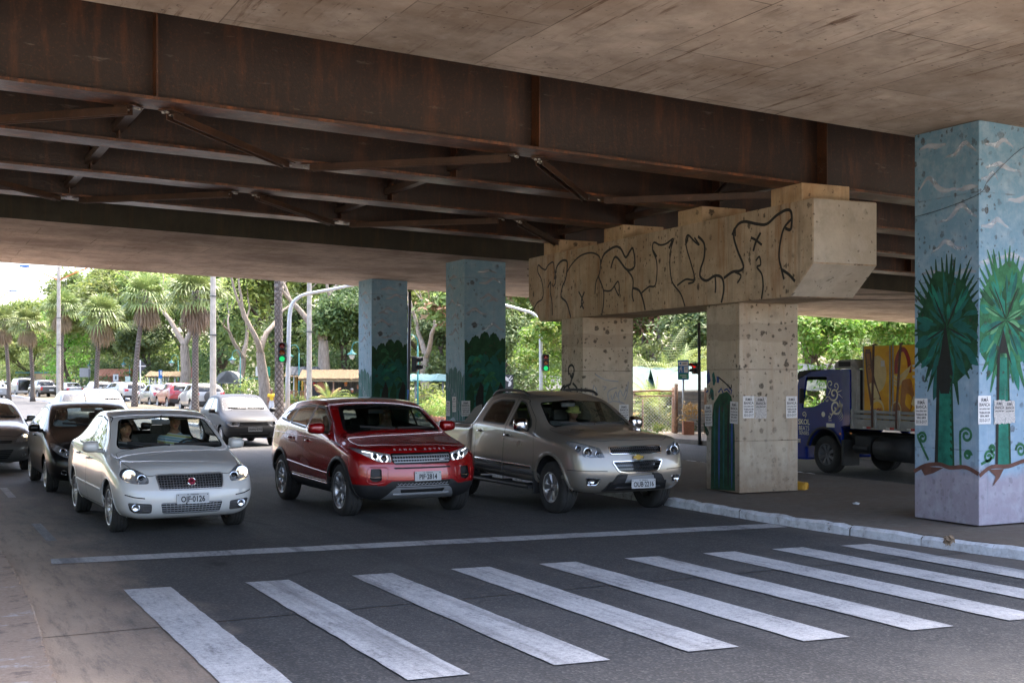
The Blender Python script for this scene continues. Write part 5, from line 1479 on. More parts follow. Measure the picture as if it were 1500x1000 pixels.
 for kk, sg in zip(hk, (1, -1)):     # daytime running arcs
  bm = NB()
  for cy_, cz_, rr in ((.545, .838, .052), (.66, .868, .042)):
   for a0, a1 in ((-70, 40), (140, 250)):
    pts = []
    for i in range(9):
     a = R(a0+(a1-a0)*i/8); pts.append((sg*(cy_+rr*math.cos(a)), cz_+rr*math.sin(a)*1.02))
    H = [C.hit(*q, 'F')[0]-Vector((.018, 0, 0)) for q in pts]; tube(bm, H, .0065, 6)
  H = [C.hit(sg*y, z, 'F')[0]-Vector((.018, 0, 0)) for y, z in ((.68, .905), (.74, .92), (.80, .935))]; tube(bm, H, .007, 6)
  C.add('daytime_light', bm, m_litw, C.parts[kk])
 g1 = C.panel(gk, .05, m_black, 'grille'); bm = NB()
 for z in (.785, .825, .872): C.strip(bm, [(-.43, z), (.43, z)], 'F', .014, .002, sub=18)
 for k_ in range(22):
  y = -.42+.84*k_/21
  for z0, z1 in ((.785, .825), (.825, .872)): C.strip(bm, [(y, z0), (y+.02, (z0+z1)/2), (y, z1)], 'F', .006, -.006, sub=2)
 C.add('grille_bars', bm, m_satin, g1)
 bm = NB(); C.strip(bm, gr, 'F', .012, .008, closed=True, sub=2); C.add('grille_rim', bm, m_gloss, g1)
 p, n = C.hit(.30, .80, 'F'); bm = NB(); ball(bm, p+n*.006, 1, 14, s=(.010, .042, .021)); C.add('emblem', bm, m_satin, g1)
 word = 'RANGE ROVER'
 for i, ch in enumerate(word):
  if ch == ' ': continue
  y = -.375+.75*i/(len(word)-1); p, n = C.hit(y, .942, 'F')
  bm = NB(); add_text(bm, ch, frame_m(p+n*.012, Vector((0, 0, 1)).cross(n), n), .050, .0016, 0); C.add('bonnet_letter', bm, m_plate, smooth=False)
 for kk, sg in zip(fk, (1, -1)):
  f_ = C.panel(kk, .05, m_black, 'fog_light_recess'); bm = NB()
  H = [C.hit(sg*y, z, 'F')[0]-Vector((.012, 0, 0)) for y, z in ((.605, .575), (.68, .572), (.75, .578))]
  tube(bm, H, .020, 8); C.add('fog_light', bm, m_refl, f_)
  bm = NB(); C.strip(bm, [(sg*a, b) for a, b in fp], 'F', .016, .007, closed=True, sub=2); C.add('fog_light_surround', bm, m_red, f_)
 C.panel(ik, .04, m_black, 'skid_plate_slot', C.parts[sk])
 bm = NB(); C.strip(bm, [(-.42, .335), (.42, .335)], 'F', .035, .016, sub=14); C.add('skid_plate_bar', bm, m_satin, C.parts[sk])
 g2 = C.panel(mk, .04, m_black, 'lower_mesh'); bm = NB(); pts = []
 for i in range(29): pts.append((-.38+.76*i/28, .468 if i % 2 else .490))
 C.strip(bm, pts, 'F', .006, -.002, sub=1); C.strip(bm, [(-.40, .45), (.40, .45)], 'F', .008, .002, sub=12); C.add('grille_bars', bm, m_satin, g2)
 p, n = C.hit(.055, .585, 'F'); plate(C, 'PIF·2814', p+Vector((.016, 0, 0)), Vector((1, 0, .03)))
 for s in ('L', 'R'):
  bm = NB()
  for z in (.462, .432): C.strip(bm, [(.82, z-.01), (.2, z), (-.75, z+.022)], s, .014, .010, sub=10)
  C.add('sill_trim', bm, m_chrome)
 for s in ('L', 'R'):
  bm = NB()
  C.strip(bm, [(.95, 1.045), (.4, 1.055), (-.3, 1.065), (-1.0, 1.075), (-1.75, 1.08)], s, .010, .004, sub=5)
  C.strip(bm, [(.90, .575), (.2, .60), (-.6, .64), (-.95, .66)], s, .02, .008, sub=6)
  C.add('side_crease', bm, m_red)
 for x in (xf, xr):
  for s in ('L', 'R'): bm = NB(); arch_lips(C, bm, x, zc, .42, .05, .016, sides=(s,)); C.add('arch_trim', bm, m_black)
 for s in ('L', 'R'):
  bm = NB()
  C.strip(bm, [(.80, 1.135), (.3, 1.15), (-.4, 1.175), (-1.0, 1.22), (-1.62, 1.285)], s, .012, .006, sub=5); C.strip(bm, [(.70, 1.285), (.26, 1.525), (-.3, 1.54), (-.95, 1.50)], s, .012, .006, sub=5)
  C.add('window_trim', bm, m_chrome)
 for s in ('L', 'R'): handle(C, 0.0, 1.00, m_red, C.parts[dk[(s, 0)]], s); handle(C, -.84, 1.02, m_red, C.parts[dk[(s, 1)]], s)
 mirror(C, .66, .93, 1.215, m_red, (.11, .125, .085))
 bm = NB()
 for y in (-.60, .60): tube(bm, [(.1, y, 1.575), (-.4, y, 1.60), (-1.1, y, 1.57)], .016, 8)
 C.add('roof_rail', bm, m_black)
 wipers(C, [((.60, 1.205), (.05, 1.21)), ((0, 1.20), (-.5, 1.235))])
 interior(C, .72, 1.06, .76, -.18, .47, rear=-.98); inner_mirror(C, .36, 1.44)
 bm = NB(); box(bm, (.34, .33, 1.475), (.14, .42, .02), bevel=.006); C.add('sun_visor', bm, m_hr)
 return C
CAR_R = red_suv((6.398, 17.507, 0), -PI/2+.026)
# ---------- a beige pickup ----------
S10_ST = [
 (2.27, (.72, .31), (.855, .42), (.89, .60), (.875, .88), (.79, 1.045), 1.075, 0, (-.10, .02, .06, .0, -.05)),
 (2.08, (.78, .31), (.935, .42), (.965, .64), (.94, .96), (.84, 1.095), 1.135, .08),
 (1.55, (.80, .33), (.94, .45), (.97, .68), (.945, 1.02), (.82, 1.14), 1.185, .05),
 (1.16, (.80, .35), (.94, .47), (.97, .70), (.935, 1.08), (.785, 1.185), 1.23, .09),
 (.80, (.80, .36), (.94, .48), (.97, .70), (.925, 1.13), (0.760, 1.40), 1.445, .10),
 (.42, (.80, .37), (.94, .49), (.97, .71), (.915, 1.16), (0.670, 1.65), 1.70, .09),
 (-.25, (.80, .38), (.94, .50), (.97, .72), (.915, 1.19), (0.660, 1.715), 1.765, 0),
 (-.80, (.80, .39), (.94, .51), (.97, .73), (.915, 1.22), (0.650, 1.69), 1.735, 0),
 (-1.02, (.80, .40), (.94, .51), (.97, .74), (.91, 1.22), (0.665, 1.58), 1.62, -.02),
 (-1.10, (.80, .41), (.94, .52), (.97, .75), (.945, 1.14), (.86, 1.19), 1.195, 0),
 (-1.25, (.80, .43), (.94, .53), (.97, .76), (.95, 1.12), (.90, 1.185), 1.185, 0),
 (-2.0, (.80, .46), (.94, .55), (.97, .78), (.95, 1.12), (.90, 1.185), 1.185, 0),
 (-2.72, (.78, .48), (.93, .56), (.96, .78), (.94, 1.12), (.90, 1.185), 1.185, 0),
 (-2.86, (.72, .50), (.90, .58), (.92, .78), (.91, 1.08), (.88, 1.16), 1.165, 0)]
m_beige = carpaint('beige_car_paint', (.27, .245, .21), .4, .27, dust=.02, zd=.08)
def pickup(loc, rz):
 C = Car('pickup', 'metallic beige double cab pickup with black front guard, nearest the kerb', 'pickup', loc, rz, S10_ST, (.08, .15, .15, .14, .12), (.02, .03, .03, .03, .02), creases=((0, 12, 5, .5), (2, 9, 6, .75), (0, 3, 6, .5), (9, 13, 6, .8)))
 xf, xr, zc = 1.55, -1.55, .385
 arches(C, (xf, xr), zc, .455)
 ols = [rpoly([(1.06, .50), (1.08, .80), (1.03, 1.12), (.85, 1.34), (.42, 1.62), (.16, 1.655), (.10, 1.25), (.10, .50)], .05), rpoly([(.088, .50), (.088, 1.25), (.148, 1.655), (-.40, 1.655), (-.76, 1.60), (-.90, 1.25), (-.90, .52)], .05)]
 wins = [(rpoly([(.84, 1.205), (.76, 1.30), (.42, 1.545), (.24, 1.585), (.185, 1.225)], .03), 0), (rpoly([(.02, 1.235), (.06, 1.585), (-.42, 1.585), (-.66, 1.53), (-.74, 1.29), (-.70, 1.26)], .05), 1)]
 dk = doors(C, ols, wins, m_glass_dk, m_beige)
 ws = rpoly([(-.68, 1.235), (0, 1.225), (.68, 1.235), (.56, 1.555), (0, 1.595), (-.56, 1.555)], .05)
 screens(C, ws, rpoly([(-.60, 1.27), (.60, 1.27), (.54, 1.56), (-.54, 1.56)], .05), m_glass, m_glass_dk, 1.16, xr=-.9)
 bonnet(C, rpoly([(2.255, -.55), (2.31, 0), (2.255, .55), (2.10, .72), (1.6, .775), (1.2, .78), (1.22, -.78), (1.6, -.775), (2.10, -.72)], .06), m_beige, .9)
 hl = rpoly([(.515, .83), (.575, .965), (.70, 1.0), (.82, 1.04), (.895, 1.065), (.905, .98), (.87, .89), (.78, .835)], .025)
 hk = [C.region(q, 'F', 'headlight', [m_lens], lim=lambda c: c.x > 1.6) for q in (hl, mirrored(hl))]
 g1p = rpoly([(-.44, .975), (.44, .975), (.425, .875), (-.425, .875)], .025); g2p = rpoly([(-.42, .775), (.42, .775), (.33, .635), (.20, .615), (-.20, .615), (-.33, .635)], .03)
 gk = [C.region(q, 'F', 'g', [m_black], drop=True, lim=lambda c: c.x > 1.8) for q in (g1p, g2p)]
 fg = rpoly([(.60, .545), (.80, .555), (.77, .45), (.64, .45)], .03); fk = [C.region(q, 'F', 'fog', [m_black], drop=True, lim=lambda c: c.x > 1.6) for q in (fg, mirrored(fg))]
 for sgp in ([(.50, .648), (.97, .66), (.97, .652), (.50, .638)], [(-.50, .638), (-.97, .652), (-.97, .66), (-.50, .648)]):
  C.cut(sgp, 'F', C.newtag('gap', [m_seam], fold=0), lambda c: c.x > 1.6)
 for s in ('L', 'R'):
  C.cut([(1.08, .40), (1.08, .565), (-.9, .60), (-.9, .40)], s, C.newtag('cl', [m_black], fold=dk[(s, 0)])) if False else None
  C.cut([(-1.04, .45), (-1.052, .45), (-1.052, 1.20), (-1.04, 1.20)], s, C.newtag('gap', [m_seam], fold=0))
 C.region(rpoly([(-1.14, -.84), (-1.14, .84), (-2.80, .84), (-2.80, -.84)], .04), 'T', 'bed_cover', [m_black], lim=lambda c: c.z > 1.0)
 for q in ([(.78, 1.10), (.93, 1.10), (.93, .78), (.80, .78)],):
  for qq in (rpoly(q, .03), mirrored(rpoly(q, .03))): C.region(qq, 'B', 'tail_light', [m_redlens], lim=lambda c: c.x < -2.4)
 C.make(m_beige)
 arch_liners(C, (xf, xr), zc, .455, .93)
 put_wheels(C, xf, xr, .935, .375, .245, .215, 'wide', 6)
 for kk in hk: C.panel(kk, .08, m_reflk, 'lamp_housing', C.parts[kk], shrink=.1)
 for kk, sg in zip(hk, (1, -1)): lamp_insides(C, kk, [(sg*.735, .905, .060, None, 'F', 0, .04), (sg*.60, .875, .040, None, 'F', 0, .035), (sg*.84, .955, .04, None, 'F', 0, .04)])
 for kk, q in zip(gk, (g1p, g2p)):
  g = C.panel(kk, .055, m_gloss, 'grille'); bm = NB(); C.strip(bm, q, 'F', .022, .014, closed=True, sub=2); C.add('grille_rim', bm, m_chrome, g)
  bm = NB(); zs = [b for a, b in q]; z0, z1 = min(zs), max(zs); hw = .40
  for r_ in range(2 if z1-z0 < .12 else 3):
   zc_ = z0+(z1-z0)*(r_+.5)/(2 if z1-z0 < .12 else 3); w_ = hw*(1 if z1-z0 < .12 else .80+.2*(zc_-z0)/(z1-z0))
   for i in range(24):
    y = -w_+2*w_*i/24; C.strip(bm, [(y, zc_-.012), (y+w_/24, zc_+.014), (y+2*w_/24, zc_-.012)], 'F', .007, -.012, sub=1)
  C.add('grille_bars', bm, m_grey_pl, g)
 p, n = C.hit(0, .825, 'F')
 for nm, mt, k_, dz in (('badge_rim', m_chrome, 1.18, .004), ('badge', m_gold, 1.0, .012)):
  bm = NB(); M_ = frame_m(p+n*dz, Vector((0, 1, 0)), n)
  q = [(-.085, -.018), (-.028, -.018), (-.028, -.034), (.036, -.034), (.036, -.018), (.075, -.018), (.090, .016), (.036, .016), (.036, .034), (-.028, .034), (-.028, .016), (-.072, .016)]
  prism(bm, [(a*k_, b*(k_ if k_ == 1 else 1.28)) for a, b in q], -.02, .006, 0, M_); C.add(nm, bm, mt, smooth=False)
 def guard(pts, d0, d1, name, m, parent=None, lift=.0):
  bm = NB(); front = []; back = []
  P = []
  for i in range(len(pts)):
   a, b = pts[i], pts[(i+1) % len(pts)]
   for k in range(6): P.append((a[0]+(b[0]-a[0])*k/6, a[1]+(b[1]-a[1])*k/6))
  rows = [C.hit(y, z, 'F')[0] for y, z in P]
  fr = [bm.verts.new(c+Vector((d1, 0, 0))) for c in rows]; bk = [bm.verts.new(c+Vector((d0, 0, 0))) for c in rows]
  for i in range(len(fr)): j = (i+1) % len(fr); bm.faces.new((fr[i], fr[j], bk[j], bk[i]))
  for t in tessellate_polygon([[Vector((y, z, 0)) for y, z in P]]):
   try: bm.faces.new([fr[i] for i in t])
   except ValueError: pass
  bmesh.ops.recalc_face_normals(bm, faces=bm.faces)
  return obj(name, bm, m, parent or C.root)
 gd = guard([(-.22, .60), (-.30, .605), (-.36, .58), (-.56, .31), (-.50, .285), (.50, .285), (.56, .31), (.36, .58), (.30, .605), (.22, .60), (.26, .475), (-.26, .475)], -.05, .055, 'front_guard', m_black)
 guard([(-.25, .575), (.25, .575), (.28, .47), (-.28, .47)], -.05, .035, 'guard_insert', m_satin, gd)
 guard([(-.36, .42), (.36, .42), (.38, .395), (-.38, .395)], .03, .075, 'guard_bar', m_grey_pl, gd)
 p, n = C.hit(0.045, .458, 'F'); plate(C, 'OUB·2216', p+Vector((.068, 0, 0)), Vector((1, 0, .02)))
 for kk, sg, q in zip(fk, (1, -1), (fg, mirrored(fg))):
  f_ = C.panel(kk, .05, m_black, 'fog_light_recess'); bm = NB(); C.strip(bm, q, 'F', .014, .008, closed=True, sub=2); C.add('fog_light_rim', bm, m_chrome, f_)
  p, n = C.hit(sg*.72, .50, 'F'); bm = NB(); lathe(bm, [(.045, -.05), (.045, -.005), (.036, -.012), (.001, -.02)], 18, 'X', Matrix.Translation(p)); C.add('fog_light', bm, m_refl, f_)
 for s in ('L', 'R'):
  bm = NB()
  C.strip(bm, [(1.04, .545), (.5, .55), (.12, .555)], s, .075, .018, sub=6); C.strip(bm, [(.07, .555), (-.4, .56), (-.88, .57)], s, .075, .018, sub=6)
  C.add('side_moulding', bm, m_grey_pl)
 for s in ('L', 'R'):
  bm = NB()
  C.strip(bm, [(1.0, .625), (.5, .63), (.12, .635)], s, .05, .012, sub=6); C.strip(bm, [(.07, .635), (-.4, .64), (-.88, .65)], s, .05, .012, sub=6)
  C.add('chrome_moulding', bm, m_chrome)
 for x in (xf, xr):
  for s in ('L', 'R'): bm = NB(); arch_lips(C, bm, x, zc, .455, .05, .024, sides=(s,)); C.add('arch_flare', bm, m_beige)
 for sg in (1, -1):
  bm = NB(); box(bm, (.02, sg*.93, .335), (2.0, .17, .055), bevel=.02); tube(bm, [(.95, sg*.99, .345), (-.92, sg*.99, .345)], .02, 8)
  for x in (.7, -.1, -.8): box(bm, (x, sg*.80, .35), (.07, .2, .04))
  C.add('side_step', bm, m_black, smooth=False)
  bm = NB(); box(bm, (xf-.50, sg*.84, .42), (.02, .22, .36), bevel=.008); C.add('mud_flap', bm, m_black, smooth=False)
  bm = NB(); tube(bm, catmull([(.32, sg*.62, 1.68), (.16, sg*.62, 1.735), (-.25, sg*.62, 1.752), (-.68, sg*.61, 1.74), (-.90, sg*.60, 1.66)], 4), .022, 8); C.add('roof_rail', bm, m_black)
  bm = NB(); prism(bm, rpoly([(-1.12, 1.16), (-1.95, 1.16), (-1.80, 1.24), (-1.42, 1.46), (-1.16, 1.52)], .05), -.03, .03, 0, Matrix(((1, 0, 0, 0), (0, 0, 1, sg*.66), (0, 1, 0, 0), (0, 0, 0, 1)))); bmesh.ops.recalc_face_normals(bm, faces=bm.faces); C.add('sport_bar', bm, m_black, smooth=False)
 bm = NB(); tube(bm, [(-1.22, -.66, 1.47), (-1.22, .66, 1.47)], .035, 10); C.add('sport_bar', bm, m_black)
 for s in ('L', 'R'): handle(C, .20, 1.065, m_chrome, C.parts[dk[(s, 0)]], s); handle(C, -.74, 1.10, m_chrome, C.parts[dk[(s, 1)]], s)
 mirror(C, .80, .91, 1.245, m_chrome, (.10, .115, .10))
 bm = NB(); tube(bm, [(.15, -.1, 1.735), (-.12, -.1, 1.85)], .006, 5); C.add('aerial', bm, m_black)
 wipers(C, [((.60, 1.255), (.04, 1.265)), ((0, 1.25), (-.52, 1.28))])
 interior(C, .78, 1.12, .74, -.02, .54, rear=-.62); inner_mirror(C, .46, 1.53)
 return C
CAR_P = pickup((9.233, 16.674, 0), -PI/2+.015)
# ---------- plainer cars ----------
FIE_ST = [
 (1.86, (.60, .20), (.745, .31), (.80, .50), (.78, .66), (.64, .765), .79, 0, (-.08, .04, .04, 0, -.10)),
 (1.66, (.70, .19), (.835, .31), (.87, .53), (.84, .75), (.71, .86), .91, .1),
 (1.24, (.74, .18), (.86, .31), (.885, .56), (.86, .87), (.745, .98), 1.02, .06),
 (1.00, (.75, .18), (.86, .31), (.885, .57), (.86, .93), (.745, 1.05), 1.085, .09),
 (.60, (.75, .18), (.86, .31), (.885, .58), (.85, .98), (0.705, 1.26), 1.305, .12),
 (.16, (.75, .18), (.86, .31), (.885, .60), (.85, 1.01), (0.625, 1.455), 1.495, .10),
 (-.4, (.75, .18), (.86, .31), (.885, .61), (.85, 1.05), (0.615, 1.485), 1.53, 0),
 (-1.05, (.75, .19), (.86, .32), (.885, .63), (.85, 1.09), (0.600, 1.43), 1.48, -.03),
 (-1.50, (.73, .21), (.85, .34), (.87, .64), (.83, 1.10), (0.610, 1.29), 1.335, -.06),
 (-1.72, (.70, .24), (.82, .36), (.845, .64), (.80, 1.00), (.64, 1.08), 1.11, -.06),
 (-1.82, (.64, .28), (.78, .40), (.81, .62), (.77, .87), (.69, .97), .99, 0)]
COR_ST = [
 (1.80, (.60, .24), (.72, .33), (.755, .48), (.74, .62), (.64, .735), .76, 0, (-.03, .05, .06, .01, -.06)),
 (1.62, (.68, .22), (.79, .33), (.815, .52), (.785, .72), (.68, .815), .85, .06),
 (1.22, (.70, .20), (.81, .32), (.83, .55), (.80, .82), (.70, .915), .955, .05),
 (.92, (.70, .20), (.81, .32), (.83, .56), (.80, .88), (.70, .975), 1.015, .07),
 (.60, (.70, .20), (.81, .32), (.83, .57), (.79, .91), (0.680, 1.18), 1.225, .09),
 (.24, (.70, .20), (.81, .32), (.83, .58), (.79, .93), (0.615, 1.41), 1.45, .08),
 (-.35, (.70, .20), (.81, .32), (.83, .58), (.79, .945), (0.610, 1.435), 1.475, 0),
 (-.95, (.70, .20), (.81, .33), (.83, .59), (.79, .955), (0.600, 1.41), 1.45, -.03),
 (-1.42, (.69, .22), (.80, .34), (.82, .60), (.78, .96), (0.610, 1.22), 1.26, -.06),
 (-1.68, (.68, .24), (.785, .36), (.805, .60), (.765, .94), (.64, 1.02), 1.05, -.05),
 (-1.80, (.62, .28), (.74, .40), (.765, .58), (.73, .80), (.67, .90), .92, 0)]
VAN_ST = [
 (1.95, (.62, .25), (.76, .36), (.80, .56), (.79, .78), (.70, .95), .98, 0, (-.05, .04, .04, .0, -.08)),
 (1.78, (.70, .24), (.82, .36), (.86, .60), (.84, .92), (.74, 1.08), 1.12, .06),
 (1.25, (.74, .23), (.85, .36), (.88, .62), (.86, 1.05), (.73, 1.40), 1.44, .10),
 (.80, (.74, .23), (.85, .36), (.88, .64), (.86, 1.10), (.68, 1.78), 1.83, .08),
 (.1, (.74, .23), (.85, .36), (.88, .66), (.87, 1.15), (.70, 1.86), 1.91, 0),
 (-1.2, (.74, .24), (.85, .37), (.88, .66), (.87, 1.15), (.71, 1.87), 1.92, 0),
 (-2.05, (.73, .26), (.84, .38), (.87, .66), (.86, 1.15), (.70, 1.84), 1.89, 0),
 (-2.16, (.68, .30), (.80, .42), (.84, .66), (.83, 1.12), (.68, 1.72), 1.78, 0)]
def plain_car(name, label, cat, st, spec, paintm, loc, rz, lvl=2, group=None, front=True):
 C = Car(name, label, cat, loc, rz, st, spec.get('fbow', (.08, .15, .15, .14, .12)), spec.get('rbow', (.05, .08, .08, .07, .04)), lvl, group, creases=spec.get('creases', ((0, 9, 5, .4), (2, 8, 6, .65))))
 xf, xr, zc, ra = spec['xf'], spec['xr'], spec['zc'], spec['ra']
 arches(C, (xf, xr), zc, ra)
 dk = doors(C, [rpoly(q, .05) for q in spec['doors']], [(rpoly(q, .03), d) for q, d in spec['wins']], spec.get('glass', m_glass_dk), paintm, fw=spec.get('fw', .022), frame=spec.get('frame', m_black))
 screens(C, rpoly(spec['ws'], .05), rpoly(spec['rw'], .05), spec.get('wsglass', m_glass), spec.get('rwglass', m_glass_dk), spec['wz'], xr=spec.get('xrw', -.6))
 if 'bonnet' in spec: bonnet(C, rpoly(spec['bonnet'], .05), paintm)
 hk = []
 for q in (rpoly(spec['hl'], .03), mirrored(rpoly(spec['hl'], .03))): hk.append(C.region(q, 'F', 'headlight', [m_lens], lim=lambda c: c.x > spec.get('hx', 1.0)))
 gs = [C.region(rpoly(q, .025), 'F', 'g', [m_black], drop=True, lim=lambda c: c.x > 1.2) for q in spec['grilles']]
 for q in (rpoly(spec['tl'], .03), mirrored(rpoly(spec['tl'], .03))): C.region(q, 'B', 'tail_light', [m_redlens], lim=lambda c: c.x < spec.get('tx', -1.2))
 if 'rbump' in spec:
  C.region(spec['rbump'], 'B', 'rear_bumper', [m_black], lim=lambda c: c.x < -1.2)
 for q in spec.get('black_front', []): C.region(q, 'F', 'bumper_trim', [m_black], lim=lambda c: c.x > 1.2)
 C.make(paintm)
 arch_liners(C, (xf, xr), zc, ra, spec['yw']-.02)
 put_wheels(C, xf, xr, spec['yw'], spec['r'], spec.get('w', .195), spec['r']*spec.get('rk', .70), spec.get('style', 'wide'), spec.get('ns', 7), spec.get('alloy', m_alloy))
 for kk, sg in zip(hk, (1, -1)):
  C.panel(kk, .06, m_reflk, 'lamp_housing', C.parts[kk], shrink=.1)
  lamp_insides(C, kk, [(sg*a, b, r, spec.get('lit'), 'F', 0, .035) for a, b, r in spec['bulbs']])
 for kk, q in zip(gs, spec['grilles']):
  g = C.panel(kk, .05, m_black, 'grille'); bm = NB()
  z0, z1 = min(b for a, b in q), max(b for a, b in q); w_ = max(a for a, b in q)*.95; y0 = -w_ if min(a for a, b in q) < 0 else min(a for a, b in q)+.01
  n = max(2, int((z1-z0)/.035))
  for i in range(1, n): C.strip(bm, [(y0, z0+(z1-z0)*i/n), (w_, z0+(z1-z0)*i/n)], 'F', .010, -.008, sub=10)
  C.add('grille_bars', bm, spec.get('gm', m_grey_pl), g)
 bm = NB()
 for sg in (1, -1):
  if 'fog' in spec:
   a, b, r = spec['fog']; p, n = C.hit(sg*a, b, 'F'); lathe(bm, [(r*1.15, -.01), (r*1.15, .008), (r, .010), (r*.85, -.002), (.001, .0)], 18, 'Z', frame_m(p, Vector((0, 1, 0)), n))
 if 'fog' in spec: C.add('fog_light', bm, m_refl)
 else: bm.free()
 if spec.get('plate'):
  t_, y, z = spec['plate']; p, n = C.hit(y, z, 'F'); plate(C, t_, p+Vector((.014, 0, 0)), Vector((1, 0, .03)))
 p, n = C.hit(0, spec.get('rpz', .75), 'B'); bm = NB(); box(bm, p+Vector((-.012, 0, 0)), (.012, .40, .13)); C.add('number_plate', bm, m_plate, smooth=False)
 for s in ('L', 'R'):
  for i, (x, z) in enumerate(spec['handles']): handle(C, x, z, spec.get('hm', paintm), C.parts[dk[(s, i)]], s, cup=False)
 mirror(C, *spec['mir'], spec.get('mm', paintm), (.09, .10, .07))
 if 'side' in spec:
  for s in ('L', 'R'): bm = NB(); C.strip(bm, spec['side'], s, .035, .010, sub=8); C.add('side_moulding', bm, spec.get('sm', m_black))
 bm = NB(); tube(bm, spec.get('aer', [(.0, 0, 1.47), (-.25, 0, 1.66)]), .005, 5); C.add('aerial', bm, m_black)
 wipers(C, spec['wip'])
 interior(C, spec['dash'][0], spec['dash'][1], spec['dash'][2], spec['seat'][0], spec['seat'][1], rear=spec['seat'][0]-.85)
 inner_mirror(C, spec['ws_top'][0], spec['ws_top'][1])
 return C
HATCH = dict(xf=1.245, xr=-1.245, zc=.31, ra=.345, yw=.845, r=.302, doors=[[(.86, .30), (.92, .62), (.88, .96), (.72, 1.16), (.18, 1.41), (-.18, 1.45), (-.26, 1.0), (-.25, .30)], [(-.265, .30), (-.275, 1.0), (-.195, 1.45), (-.62, 1.435), (-1.0, 1.36), (-1.15, 1.10), (-1.08, .80), (-.92, .55), (-.88, .30)]],
 wins=[([(.60, 1.045), (.48, 1.16), (.12, 1.36), (-.17, 1.40), (-.215, 1.065)], 0), ([(-.305, 1.075), (-.265, 1.40), (-.62, 1.385), (-.92, 1.31), (-1.05, 1.165), (-.98, 1.12)], 1)],
 ws=[(-.68, 1.105), (0, 1.095), (.68, 1.105), (.555, 1.385), (0, 1.425), (-.555, 1.385)], rw=[(-.58, 1.14), (.58, 1.14), (.50, 1.36), (-.50, 1.36)], wz=1.02, bonnet=[(1.87, -.48), (1.92, 0), (1.87, .48), (1.72, .66), (1.4, .725), (1.04, .74), (1.05, -.74), (1.4, -.725), (1.72, -.66)],
 hl=[(.44, .60), (.47, .68), (.60, .765), (.74, .84), (.80, .86), (.80, .76), (.70, .66), (.58, .60)], bulbs=[(.62, .70, .052), (.54, .65, .04)], grilles=[[(-.40, .655), (.40, .655), (.38, .60), (-.38, .60)], [(-.42, .47), (.42, .47), (.30, .28), (-.30, .28)]],
 fog=(.62, .36, .045), tl=[(.64, 1.06), (.82, 1.04), (.80, .72), (.70, .76)], plate=None, handles=[(-.10, .92), (-.86, .96)], mir=(.62, .86, 1.07), wip=[((.60, 1.115), (.04, 1.125)), ((0, 1.115), (-.52, 1.15))], dash=(.66, 1.03, .70), seat=(-.22, .46), ws_top=(.24, 1.37), ns=7, style='double')
SIL = dict(HATCH); SIL.update(lit=m_lit, bulbs=[(.66, .73, .055)], ns=5)
CORS = dict(xf=1.22, xr=-1.22, zc=.29, ra=.33, yw=.80, r=.285, rk=.66, doors=[[(.84, .30), (.88, .60), (.84, .92), (.70, 1.08), (.22, 1.37), (-.16, 1.40), (-.22, .93), (-.21, .30)], [(-.225, .30), (-.235, .93), (-.175, 1.40), (-.62, 1.39), (-1.0, 1.33), (-1.10, .95), (-.95, .60), (-.88, .30)]],
 wins=[([(.58, .965), (.50, 1.06), (.18, 1.32), (-.155, 1.345), (-.18, .985)], 0), ([(-.265, .985), (-.235, 1.345), (-.62, 1.335), (-.92, 1.29), (-1.02, 1.00)], 1)],
 ws=[(-.64, 1.03), (0, 1.02), (.64, 1.03), (.545, 1.345), (0, 1.375), (-.545, 1.345)], rw=[(-.58, 1.06), (.58, 1.06), (.52, 1.34), (-.52, 1.34)], wz=.96, bonnet=[(1.80, -.55), (1.84, 0), (1.80, .55), (1.66, .64), (1.4, .685), (.95, .69), (.96, -.69), (1.4, -.685), (1.66, -.64)],
 hl=[(.44, .575), (.43, .69), (.62, .705), (.75, .715), (.755, .63), (.66, .575)], bulbs=[(.58, .64, .05)], grilles=[[(-.41, .69), (.41, .69), (.40, .58), (-.40, .58)], [(-.45, .40), (.45, .40), (.42, .30), (-.42, .30)]],
 black_front=[[(-.85, .555), (.85, .555), (.85, .43), (-.85, .43)]], tl=[(.60, .92), (.78, .92), (.76, .66), (.64, .68)], plate=('HWN·9793', 0, .49), handles=[(-.08, .84), (-.86, .86)], mir=(.56, .80, .99), mm=m_black, hm=m_black, side=[(.80, .56), (.2, .565), (-.85, .575)], wip=[((.56, 1.045), (.04, 1.055)), ((0, 1.045), (-.5, 1.07))], dash=(.62, .965, .66), seat=(-.20, .42), ws_top=(.28, 1.31), ns=6, aer=[(-.3, .2, 1.42), (-.5, .2, 1.55)], rpz=.55)
m_blk = carpaint('black_car_paint', (.006, .006, .007), .0, .28, coat=.25, dust=.0, zd=.0, spec=.3); m_silver = carpaint('silver_grey_car_paint', (.17, .17, .17), .2, .30, coat=.6, dust=.0, zd=.04); m_gray = carpaint('slate_grey_car_paint', (.018, .020, .026), .0, .5, coat=.06, dust=.0, zd=.04, spec=.25)
CAR_B = plain_car('hatchback', 'black hatchback with clear headlamps, right behind the pale saloon', 'car', FIE_ST, HATCH, m_blk, (3.0, 23.15, 0), -PI/2+.01, 3)
CAR_S = plain_car('hatchback', 'silver grey hatchback with lit headlight, cut off by the left edge of the photo', 'car', FIE_ST, SIL, m_silver, (1.50, 28.6, 0), -PI/2+.06, 3)
CAR_C = plain_car('hatchback', 'slate grey older hatchback coming in behind the red car under the far deck', 'car', COR_ST, CORS, m_gray, (8.90, 35.5, 0), -PI/2, 3)
